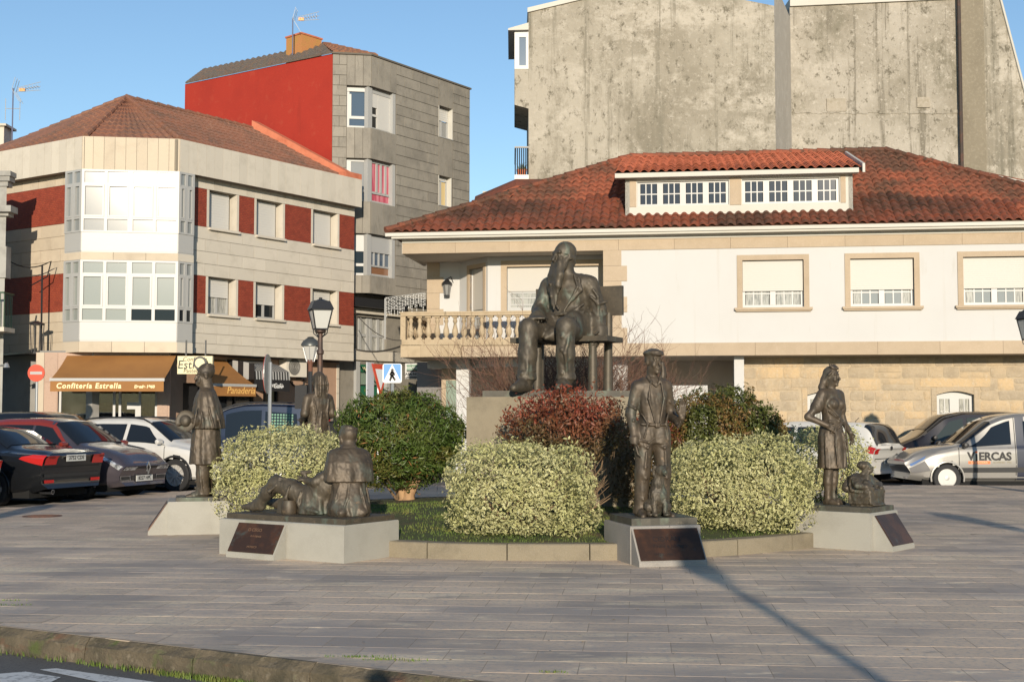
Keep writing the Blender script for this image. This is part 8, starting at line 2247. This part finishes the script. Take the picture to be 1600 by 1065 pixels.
for s_ in (1, -1): add(t, 'tail_lamp', c.endpatch(MB(), -1, s_ * .72, s_ * .97, 3.2, 4.9, .015), M_taild)
mirrors(t, c, .98, 4.3, M_blue_p); add(t, 'door_handle', c.patch(MB(), [(-.75, 3.3), (-.55, 3.3), (-.55, 3.5), (-.75, 3.5)], 1, .02, 1, 1), M_chrome)
# tail bag rack of the van: dark soft cover with red strap
mb = MB().hexa([(-2.62, -.6, .75), (-2.15, -.62, .75), (-2.15, .62, .75), (-2.62, .6, .75)], [(-2.38, -.5, 1.72), (-2.1, -.55, 1.85), (-2.1, .55, 1.85), (-2.38, .5, 1.72)])
add(t, 'rear_cover', mb, mat('dark_canvas', (.05, .048, .045), .8, mixes=[((.10, .10, .09), 6, .5, .7)]), False, True); add(t, 'strap', MB().box(-2.46, -2.36, .2, .54, 1.60, 1.68), M_taild, False, True)
# silver van with lettering
S = VAN; Lx = S['L']
M_silver = paint('champagne_silver_paint', (.25, .238, .22), .36, .3)
t, c = build_car('parked_van', 'silver van lettered VIERCAS at the right edge, facing left', S, (9.15 + Lx / 2, 30.85), (-1, 0), ROAD_Z, M_silver, r=.325, rim='disc', rim_m=M_hub, cat='van', wheels=(Lx / 2 - .80, -Lx / 2 + .75),
    windows=([(-1.9, 4.15), (-.5, 4.12), (-.5, 4.85), (-1.85, 4.80)],), screens=(('windscreen', .22, .90, 5.15),), seams=((-.30, -.30, .3, 5), (1.0, 1.0, .4, 4.0)))
for sd in (1, -1):
    add(t, 'side_window', c.patch(MB(), [(-.20, 4.08), (.84, 4.06), (.22, 4.88), (-.20, 4.92)], sd, .008), M_cglass)
    add(t, 'headlamp', c.patch(MB(), [(Lx / 2 - .30, 3.05), (Lx / 2 - .06, 2.95), (Lx / 2 - .06, 3.8), (Lx / 2 - .34, 4.05)], sd, .012), mat('blue_headlamp', (.16, .24, .42), .08, .3, spec=.9))
    add(t, 'bumper', c.patch(MB(), [(Lx / 2 - .42, 1.7), (Lx / 2 - .02, 1.7), (Lx / 2 - .02, 2.75), (Lx / 2 - .30, 2.85)], sd, .012), mat('grey_bumper', (.13, .125, .125), .6))
    add(t, 'side_moulding', c.patch(MB(), [(-1.9, 1.42), (.98, 1.42), (1.0, 1.78), (-1.9, 1.78)], sd, .014, 12, 2), M_trim)
    add(t, 'sill_line', c.patch(MB(), [(-1.2, .75), (1.0, .75), (1.0, .82), (-1.2, .82)], sd, .004, 8, 1), M_trim)
    add(t, 'door_handle', c.patch(MB(), [(-.25, 3.3), (-.12, 3.3), (-.12, 3.65), (-.25, 3.65)], sd, .02, 1, 1), M_silver)
    add(t, 'painted_reflection', c.patch(MB(), [(-.52, .6), (-.32, .6), (-.32, 5.0), (-.52, 5.0)], sd, .006, 2, 14), mat('reflection_blue', (.03, .035, .055), .3))  # dark blue strip paints a reflection on the van's side
add(t, 'bumper', c.endpatch(MB(), 1, -.97, .97, 1.7, 2.75, .014), mat('grey_bumper', (.13, .125, .125), .6)); mirrors(t, c, .90, 4.25, M_trim, 1.1)
pv = c.pt(.36, 2.75, 1); pv.z = .735
for body, x, z_, size, m_, al in (('V', .735, .02, .255, M_text_black, 'CENTER'), ('i', .610, -.0, .225, M_text_black, 'CENTER'), ('ERCAS', .56, .02, .255, M_text_black, 'LEFT')):
    text('lettering', body, size, (x, c.W / 2 + .004, pv.z + .06 + z_), (-1, 0, 0), (0, 1, 0), m_, t, ext=.002, rootrot=True, bold=.009, align=al)
o_ = mat('orange_print', (.72, .15, .03), .5)
add(t, 'printed_dot', MB().lathe([(.001, .0), (.028, .0), (.028, .006), (.001, .006)], (.612, c.W / 2 - .002, pv.z + .185), 12, 'y'), o_, False, True)
add(t, 'printed_bar', MB().box(.30, .80, c.W / 2 - .004, c.W / 2 + .003, pv.z - .085, pv.z - .02), o_, False, True)
text('lettering', 'CARPINTERIA', .062, (.55, c.W / 2 + .005, pv.z - .052), (-1, 0, 0), (0, 1, 0), mat('pale_print', (.8, .5, .3), .5), t, ext=.001, rootrot=True)
text('lettering', 'ALUMINIO · PVC', .058, (.02, c.W / 2 + .003, pv.z - .052), (-1, 0, 0), (0, 1, 0), mat('olive_print', (.22, .18, .08), .5), t, ext=.001, rootrot=True)
# black people carrier behind it
S = MPV; Lx = S['L']
t, c = build_car('parked_car', 'black people carrier behind the silver van, below the stone wall', S, (9.65 + Lx / 2, 34.6), (-1, .03), ROAD_Z, paint('brown_black_paint', (.022, .017, .015), .25, .3), r=.33,
    windows=([(-1.95, 4.15), (-1.05, 4.12), (-1.05, 4.85), (-1.8, 4.80)],), screens=(('windscreen', .40, 1.12, 5.2),), seams=((-.98, -.98, .3, 4),))
for sd in (1, -1):
    add(t, 'side_window', c.patch(MB(), [(-.95, 4.12), (.10, 4.12), (.10, 4.88), (-.95, 4.88)], sd, .007), M_cglass_l); add(t, 'side_window', c.patch(MB(), [(.2, 4.12), (1.1, 4.2), (.55, 4.86), (.2, 4.88)], sd, .007), M_cglass_l)
    add(t, 'headlamp', c.patch(MB(), [(Lx / 2 - .5, 3.1), (Lx / 2 - .03, 2.9), (Lx / 2 - .02, 3.8), (Lx / 2 - .6, 4.1)], sd, .012), M_lamp)
mirrors(t, c, 1.0, 4.3, M_trim)
# white hatchback, tail towards the van
S = dict(MPV, L=4.3, W=1.76, H=1.6, top=[(a, b * .87) for a, b in MPV['top']], belt=[(a, b * .9) for a, b in MPV['belt']]); Lx = S['L']; hW = Vector((-.74, .67)).normalized(); q = Vector((9.2, 32.3)) + hW * Lx / 2
t, c = build_car('parked_car', 'white hatchback with dark rear window between the statue woman and the silver van', S, q, hW, ROAD_Z, paint('white_paint', (.6, .6, .6)), r=.31,
    windows=([(-1.35, 4.2), (-.12, 4.12), (-.12, 4.88), (-1.2, 4.88)], [(-.03, 4.12), (.95, 4.15), (.45, 4.88), (-.03, 4.88)]), screens=(('windscreen', .42, 1.0, 5.2),), seams=((-.08, -.08, .3, 4),))
add(t, 'rear_screen', c.screen(MB(), -Lx / 2 + .015, -Lx / 2 + .26, .014, 5.02), M_cglass); add(t, 'tailgate_seam', c.endpatch(MB(), -1, -.86, .86, 2.2, 2.27, .01), M_well)
for s_ in (1, -1): add(t, 'tail_lamp', c.endpatch(MB(), -1, s_ * .76, s_ * .98, 2.7, 4.2, .02), M_tail)
for s_ in (1, -1): add(t, 'tail_lamp', c.patch(MB(), [(-Lx / 2, 2.7), (-Lx / 2 + .18, 2.9), (-Lx / 2 + .12, 4.2), (-Lx / 2, 4.2)], s_, .012), M_tail)
plate(t, c, -1, '4516 DRT', 1.9, 0, .5, .11, .03); add(t, 'badge', MB().lathe([(.001, 0), (.05, 0), (.05, .01), (.001, .01)], c.pt(-Lx / 2, 3.6, 1).lerp(c.pt(-Lx / 2, 3.6, -1), .5) + Vector((-.03, 0, .03)), 12, 'x'), M_trim, False, True)
add(t, 'aerial', MB().tube([(-1.2, 0, 1.47), (-1.45, 0, 1.70)], .008, 5), M_trim, False, True)
# dark car along the house
S = dict(HATCH, L=4.2, H=1.56, top=[(a, b * 1.03) for a, b in HATCH['top']])
t, c = build_car('parked_car', 'dark car whose roof shows between the right shrubs and the white hatchback', S, (7.85, 36.5), (1, -.1), ROAD_Z, paint('black_paint', (.01, .01, .01)), r=.31,
    windows=([(-1.35, 4.2), (-.12, 4.12), (-.12, 4.88), (-1.2, 4.88)], [(-.03, 4.12), (.95, 4.15), (.45, 4.88), (-.03, 4.88)]), screens=(('windscreen', .42, 1.0, 5.2),))
# ================================================================ street furniture
M_iron = mat('brown_iron', (.075, .052, .042), .55, .4, mixes=[((.12, .065, .045), 6, .5, .7)])
M_opal = mat('opal_lamp_glass', (.62, .62, .58), .25)
def street_lamp(x, y, H, label, z0=0., lz=.62, ang=.0, top_m=None, group=None):
    """square lantern on a fluted post; H = height of the lantern top"""
    t = thing('street_lamp', (x, y, z0), label, 'street lamp', group, ang)
    zl = H - lz
    add(t, 'post', MB().lathe([(.14, 0), (.14, .25), (.10, .30), (.085, .7), (.07, .75), (.055, .8), (.05, zl - .45), (.07, zl - .43), (.07, zl - .38), (.05, zl - .34), (.045, zl - .06), (.11, zl - .02), (.11, zl)], (0, 0, 0), 14), M_iron, 40, True)
    a, b = .115, .185; h0, h1 = zl + .03, zl + lz * .62
    fr = MB()
    for sx, sy in ((1, 1), (1, -1), (-1, 1), (-1, -1)): fr.tube([(sx * a, sy * a, h0), (sx * b, sy * b, h1)], .014, 5)
    for q, z in ((a, h0), (b, h1)): fr.tube([(q, q, z), (q, -q, z), (-q, -q, z), (-q, q, z), (q, q, z)], .016, 5)
    for k in range(4):
        ang_ = k * PI / 2 + PI / 4; fr.tube([(.05 * math.cos(ang_), .05 * math.sin(ang_), zl - .12), (.15 * math.cos(ang_), .15 * math.sin(ang_), zl - .05), (a * 1.4 * math.cos(ang_), a * 1.4 * math.sin(ang_), h0)], .010, 5)
    lf = add(t, 'lantern_frame', fr, M_dark, 40, True)
    for k in range(4):
        ca, sa = math.cos(k * PI / 2), math.sin(k * PI / 2); R = lambda x_, y_: (x_ * ca - y_ * sa, x_ * sa + y_ * ca)
        q = [(*R(-a + .01, -a), h0 + .01), (*R(a - .01, -a), h0 + .01), (*R(b - .015, -b + .006), h1 - .01), (*R(-b + .015, -b + .006), h1 - .01)]
        obj('pane', MB().add(q, [(0, 1, 2, 3)]), M_opal, lf, local=True, fix=False)
    rf = MB(); e = b + .03
    rf.hexa([(-e, -e, h1 + .012), (e, -e, h1 + .012), (e, e, h1 + .012), (-e, e, h1 + .012)], [(-.15, -.15, h1 + .17), (.15, -.15, h1 + .17), (.15, .15, h1 + .17), (-.15, .15, h1 + .17)])
    rf.hexa([(-.12, -.12, h1 + .17), (.12, -.12, h1 + .17), (.12, .12, h1 + .17), (-.12, .12, h1 + .17)], [(-.04, -.04, H - .03), (.04, -.04, H - .03), (.04, .04, H - .03), (-.04, .04, H - .03)]); rf.lathe([(.03, H - .03), (.035, H), (.001, H + .01)], (0, 0, 0), 8)
    add(t, 'lantern_roof', rf, top_m or M_dark, False, True)
    return t
GL = None
q = P(501, 465, 24.5); street_lamp(q.x, 24.5, q.z - ROAD_Z, 'street lamp with a square white lantern behind the long haired statue', ROAD_Z, .62, .35)
q = P(1609, 478, 27.0); street_lamp(q.x, 27.0, q.z, 'street lamp whose lantern just shows at the right edge before the white house', 0, .72, .2)
# lamps of the square that stand outside the picture and throw their shadows into it
for (x, y, H) in ((2.70, -2.6, 4.02), (7.75, 2.2, 4.15), (-7.55, 9.5, 3.0)): street_lamp(x, y, H, {2: 'street lamp beside the viewer, its shadow reaching the plinth of the capped man', 7: 'street lamp out of view, its lantern shadow at the right edge of the paving', -7: 'street lamp out of view, its thin shadow ending under the black saloon'}[int(x)], 0, .72, .3, None, 'street lamps out of view')
# round lantern behind
q0, q1 = P(485, 562, 30.0), P(485, 527, 30.0)
t = thing('street_lamp', (q0.x, 30.0, ROAD_Z), 'round grey topped lantern on a brown post left of the square white lantern', 'street lamp')
zb, zt0 = q0.z - ROAD_Z, q1.z - ROAD_Z
add(t, 'post', MB().lathe([(.12, 0), (.12, .3), (.07, .4), (.055, zb - .1), (.09, zb - .05), (.06, zb)], (0, 0, 0), 12), mat('rust_post', (.16, .07, .045), .6), 40, True)
add(t, 'lantern_glass', MB().lathe([(.08, zb + .0), (.17, zb + .30), (.165, zb + .31), (.001, zb + .32)], (0, 0, 0), 8), mat('ribbed_glass', (.45, .44, .41), .2), False, True)
add(t, 'lantern_cap', MB().lathe([(.22, zb + .32), (.22, zb + .36), (.17, zb + .44), (.08, zb + .50), (.05, zb + .53), (.09, zt0), (.001, zt0 + .01)], (0, 0, 0), 12), mat('lead_cap', (.10, .105, .10), .4, .5), 50, True)
cg = MB()
for k in range(8): a = k * PI / 4; cg.tube([(.085 * math.cos(a), .085 * math.sin(a), zb - .04), (.18 * math.cos(a), .18 * math.sin(a), zb + .32)], .010, 4)
add(t, 'cage', cg, M_steel, False, True)
# traffic light on a pole
q = P(480, 640, 29.0)
t = thing('traffic_light', (q.x, 29.0, ROAD_Z), 'black pedestrian signal box on a thin pole left of the long haired statue', 'traffic light')
zt1 = P(480, 615, 29).z - ROAD_Z
add(t, 'pole', MB().tube([(.06, 0, 0), (.06, 0, P(480, 580, 29).z - ROAD_Z)], .05, 8), M_dark, 40, True)
bx = P(472, 620, 28.9); add(t, 'signal_box', MB().box(bx.x - q.x - .14, bx.x - q.x + .12, -.22, -.03, bx.z - ROAD_Z - .26, bx.z - ROAD_Z + .26), M_black, False, True)
False and add(t, 'hood', MB().box(bx.x - q.x - .11, bx.x - q.x + .09, -.36, -.22, bx.z - ROAD_Z + .16, bx.z - ROAD_Z + .19).box(bx.x - q.x - .11, bx.x - q.x + .09, -.36, -.22, bx.z - ROAD_Z - .06, bx.z - ROAD_Z - .03), M_dark, False, True)
M_red_s = mat('sign_red', (.62, .055, .018), .4); M_blue_s = mat('sign_blue', (.01, .20, .55), .4); M_back = mat('sign_back', (.30, .32, .32), .45, .6)
def disc(mb, c, n, r, th, seg=32, ring=None):
    n = Vector(n).normalized(); u = n.orthogonal().normalized(); v = n.cross(u); c = Vector(c)
    P0 = lambda r_, h: [c + u * (r_ * math.cos(2 * PI * k / seg)) + v * (r_ * math.sin(2 * PI * k / seg)) + n * h for k in range(seg)]
    if ring is None: mb.add(P0(r, 0) + P0(r, th), [tuple(range(seg - 1, -1, -1)), tuple(range(seg, 2 * seg))] + [(k, (k + 1) % seg, seg + (k + 1) % seg, seg + k) for k in range(seg)])
    return mb
# no entry sign
Yq = 33.5; q = P(57, 582.5, Yq); r_ = (604 - 562) / 2 * Yq / FPX * .62 * 1.0
r_ = 14.5 * Yq / FPX * 1.0 * 1.0
t = thing('no_entry_sign', (q.x, Yq, ROAD_Z), 'round red no entry sign with a white bar by the shaded wall', 'road sign')
add(t, 'pole', MB().tube([(0, .04, 0), (0, .04, q.z - ROAD_Z + .1)], .035, 8), M_steel, 40, True)
rad = .21 * 1.0; rad = (71 - 45) / 2 * Yq / FPX
mb = MB(); disc(mb, (0, 0, q.z - ROAD_Z), (0, -1, 0), rad, .02); dsc = add(t, 'disc', mb, M_red_s, False, True)
obj('white_bar', MB().box(-rad * .72, rad * .72, -.028, -.0205, q.z - ROAD_Z - rad * .17, q.z - ROAD_Z + rad * .17), M_white, dsc, local=True)
obj('rim', MB().lathe([(rad * .97, -.026), (rad * 1.02, -.026), (rad * 1.02, .006), (rad * .97, .006)], (0, 0, q.z - ROAD_Z), 32, 'y'), M_red_s, dsc, local=True)
# round sign seen almost edge on from behind
Yq = 27.5; q = P(419, 584, Yq); rad = 31 * Yq / FPX
t = thing('road_sign', (q.x, Yq, ROAD_Z), 'grey back of a round road sign seen nearly edge on before the striped awning', 'road sign')
add(t, 'pole', MB().tube([(.03, .06, 0), (.03, .06, q.z - ROAD_Z + .25)], .04, 8), M_steel, 40, True)
mb = MB(); disc(mb, (0, 0, q.z - ROAD_Z), (-1, .01, 0), rad, .02); add(t, 'disc', mb, M_back, False, True)
mb = MB(); disc(mb, Vector((0, 0, q.z - ROAD_Z)) + Vector((-1, .01, 0)) * .022, (-1, .01, 0), rad * .99, .006); add(t, 'face', mb, M_red_s, False, True)
# pedestrian crossing sign
Yq = 27.0; q = P(613, 583, Yq); hs = 15 * Yq / FPX
t = thing('crossing_sign', (q.x, Yq, ROAD_Z), 'square blue pedestrian crossing sign with a walking figure in a white triangle', 'road sign')
zc = q.z - ROAD_Z
add(t, 'pole', MB().tube([(0, .05, 0), (0, .05, zc + hs * .9)], .04, 8), M_steel, 40, True)
def rrect(h, r, n=5):
    out = []
    for cx, cz, a0 in ((h - r, h - r, 0), (-h + r, h - r, 90), (-h + r, -h + r, 180), (h - r, -h + r, 270)):
        for k in range(n + 1): a = math.radians(a0 + 90 * k / n); out.append((cx + r * math.cos(a), cz + r * math.sin(a)))
    return out
pb = add(t, 'panel', MB().extr([(x, 0, zc + z) for x, z in rrect(hs, .045)], (0, -.02, 0)), M_text_white, False, True)
obj('blue_field', MB().extr([(x, -.0205, zc + z + .012) for x, z in rrect(hs * .89, .02)], (0, -.004, 0)), M_blue_s, pb, local=True)
obj('triangle', MB().extr([(-hs * .86, -.0248, zc - hs * .80), (hs * .86, -.0248, zc - hs * .80), (hs * .03, -.0248, zc + hs * .88), (-hs * .03, -.0248, zc + hs * .88)], (0, -.003, 0)), M_text_white, pb, local=True)
fg = MB(); k = hs; y_ = -.030
def limb(pts, w_):
    for (xa, za), (xb, zb_) in zip(pts, pts[1:]):
        d = Vector((xb - xa, 0, zb_ - za)).normalized(); n_ = Vector((-d.z, 0, d.x)) * w_
        a, b = Vector((xa * k, y_, zc + za * k)), Vector((xb * k, y_, zc + zb_ * k)); e = d * w_ * .5
        fg.extr([a - n_ - e, a + n_ - e, b + n_ + e, b - n_ + e], (0, -.002, 0))
limb([(0, .12), (-.02, -.22)], .036 * 1.0); limb([(-.02, -.2), (.14, -.45), (.28, -.68)], .022); limb([(-.02, -.2), (-.12, -.45), (-.22, -.72)], .022); limb([(.02, .10), (.20, -.02), (.22, -.18)], .016); limb([(-.02, .10), (-.16, -.02), (-.24, -.14)], .016)
fg.add([Vector((.02 * k + .030 * math.cos(a), y_ - .002, zc + .33 * k + .030 * math.sin(a))) for a in np.linspace(0, 2 * PI, 15)[:-1]], [tuple(range(14))])
obj('walking_figure', fg, M_text_black, pb, local=True, fix=False)
# give way sign behind it, turned aside
Yq = 31.0; q = P(594, 592, Yq)
t = thing('give_way_sign', (q.x, Yq, ROAD_Z), 'red and white give way triangle turned aside behind the crossing sign', 'road sign', None, 1.2)
zc = q.z - ROAD_Z; hs = .45
add(t, 'pole', MB().tube([(0, .05, 0), (0, .05, zc + .3)], .035, 8), M_steel, 40, True)
tr = [(-hs, hs * .78), (hs, hs * .78), (0, -hs * .95)]
pl_ = add(t, 'panel', MB().extr([(x, 0, zc + z) for x, z in tr], (0, -.015, 0)), M_red_s, False, True)
obj('white_field', MB().extr([(x * .62, -.0155, zc + .04 + (z - .04) * .62) for x, z in tr], (0, -.004, 0)), M_text_white, pl_, local=True)
wp_ = P(590, 592, 31.4)
add(t, 'back_board', MB().box(-.62, -.28, .02, .05, zc - .5, zc + .38), mat('pale_board', (.50, .50, .52), .5), False, True)
# net of string lights in the street
t = thing('string_lights', tuple(P(636, 478, 41.0)), 'net of small white string lights stretched over the street by the balcony', 'string lights')
mb = MB(); cord = MB()
a0, a1 = P(602, 466, 41.5), P(664, 458, 40.5)
for k in range(26):
    u = k / 25; p_ = a0.lerp(a1, u); L_ = random.uniform(.35, .75) * (1.0 - .2 * u)
    cord.tube([p_, p_ - Vector((0, 0, L_))], .005, 3, False)
    for j in range(7): z_ = L_ * (j + random.random() * .6) / 7; mb.box(p_.x - .014, p_.x + .014, p_.y - .014, p_.y + .014, p_.z - z_ - .014, p_.z - z_ + .014)
cord.tube([a0 + Vector((0, 0, .02)), a1 + Vector((0, 0, .02))], .012, 4); cord.tube([a0, a0 - Vector((0, 0, 1.3))], .03, 6)
obj('cord', cord, M_white, t); o = obj('bulbs', mb, M_white, t); o['kind'] = 'stuff'
# overhead cable on the apartment block
cb = MB(); a, b = P(556, 546, 44.0), P(628, 540, 40.0)
cb.tube([a.lerp(b, u) - Vector((0, 0, .12 * 4 * u * (1 - u))) for u in np.linspace(0, 1, 9)], .03, 5)
single('cable', cb, M_dark, 'thick black cable sagging above the green shop front', 'cable', tuple(a))
cb = MB(); a, b = P(553, 486, 44.2), P(640, 530, 40.0)
cb.tube([a.lerp(b, u) - Vector((0, 0, .35 * 4 * u * (1 - u))) for u in np.linspace(0, 1, 11)], .014, 5)
single('cable', cb, M_dark, 'thin cable drooping from the beige building to the balcony', 'cable', tuple(a))
# onlooker standing beside the viewer: only the shadow of the head reaches the picture
f = Fig(); f.at()
f.loft([(.80, 0, 0, .19, .13), (1.1, 0, 0, .18, .12), (1.4, 0, 0, .2, .11), (1.5, 0, .01, .09, .07)], k=.03)
for s_ in (-1, 1): f.chain([(s_ * .1, 0, .9), (s_ * .11, 0, .5), (s_ * .12, 0, .1)], [.11, .08, .06]); shoe(f, (s_ * .12, 0, .08)); f.chain([(s_ * .2, 0, 1.4), (s_ * .24, .02, 1.12), (s_ * .14, -.2, 1.2)], [.07, .055, .045])
head(f, (0, -.02, 1.63), 0, 0, 0, 1.0, 'short'); f.at()
t = thing('person', (-.46, .02, 0), 'person in dark clothes standing beside the viewer, out of view', 'person', None, PI)
part_mesh('figure', f.mesh('onlooker', mat('dark_clothes', (.05, .05, .06), .9), .016, 0), t)
# ---------------- lettering becomes real mesh geometry
bpy.context.view_layer.update()
dg = bpy.context.evaluated_depsgraph_get()
for o in [o for o in sc.objects if o.type == 'FONT']:
    me = bpy.data.meshes.new_from_object(o.evaluated_get(dg))
    n = bpy.data.objects.new('lettering', me); nm = o.name
    n.parent = o.parent; n.matrix_basis = o.matrix_basis.copy()
    cu = o.data
    bpy.data.objects.remove(o); bpy.data.curves.remove(cu)
    n.name = nm; COL.objects.link(n)
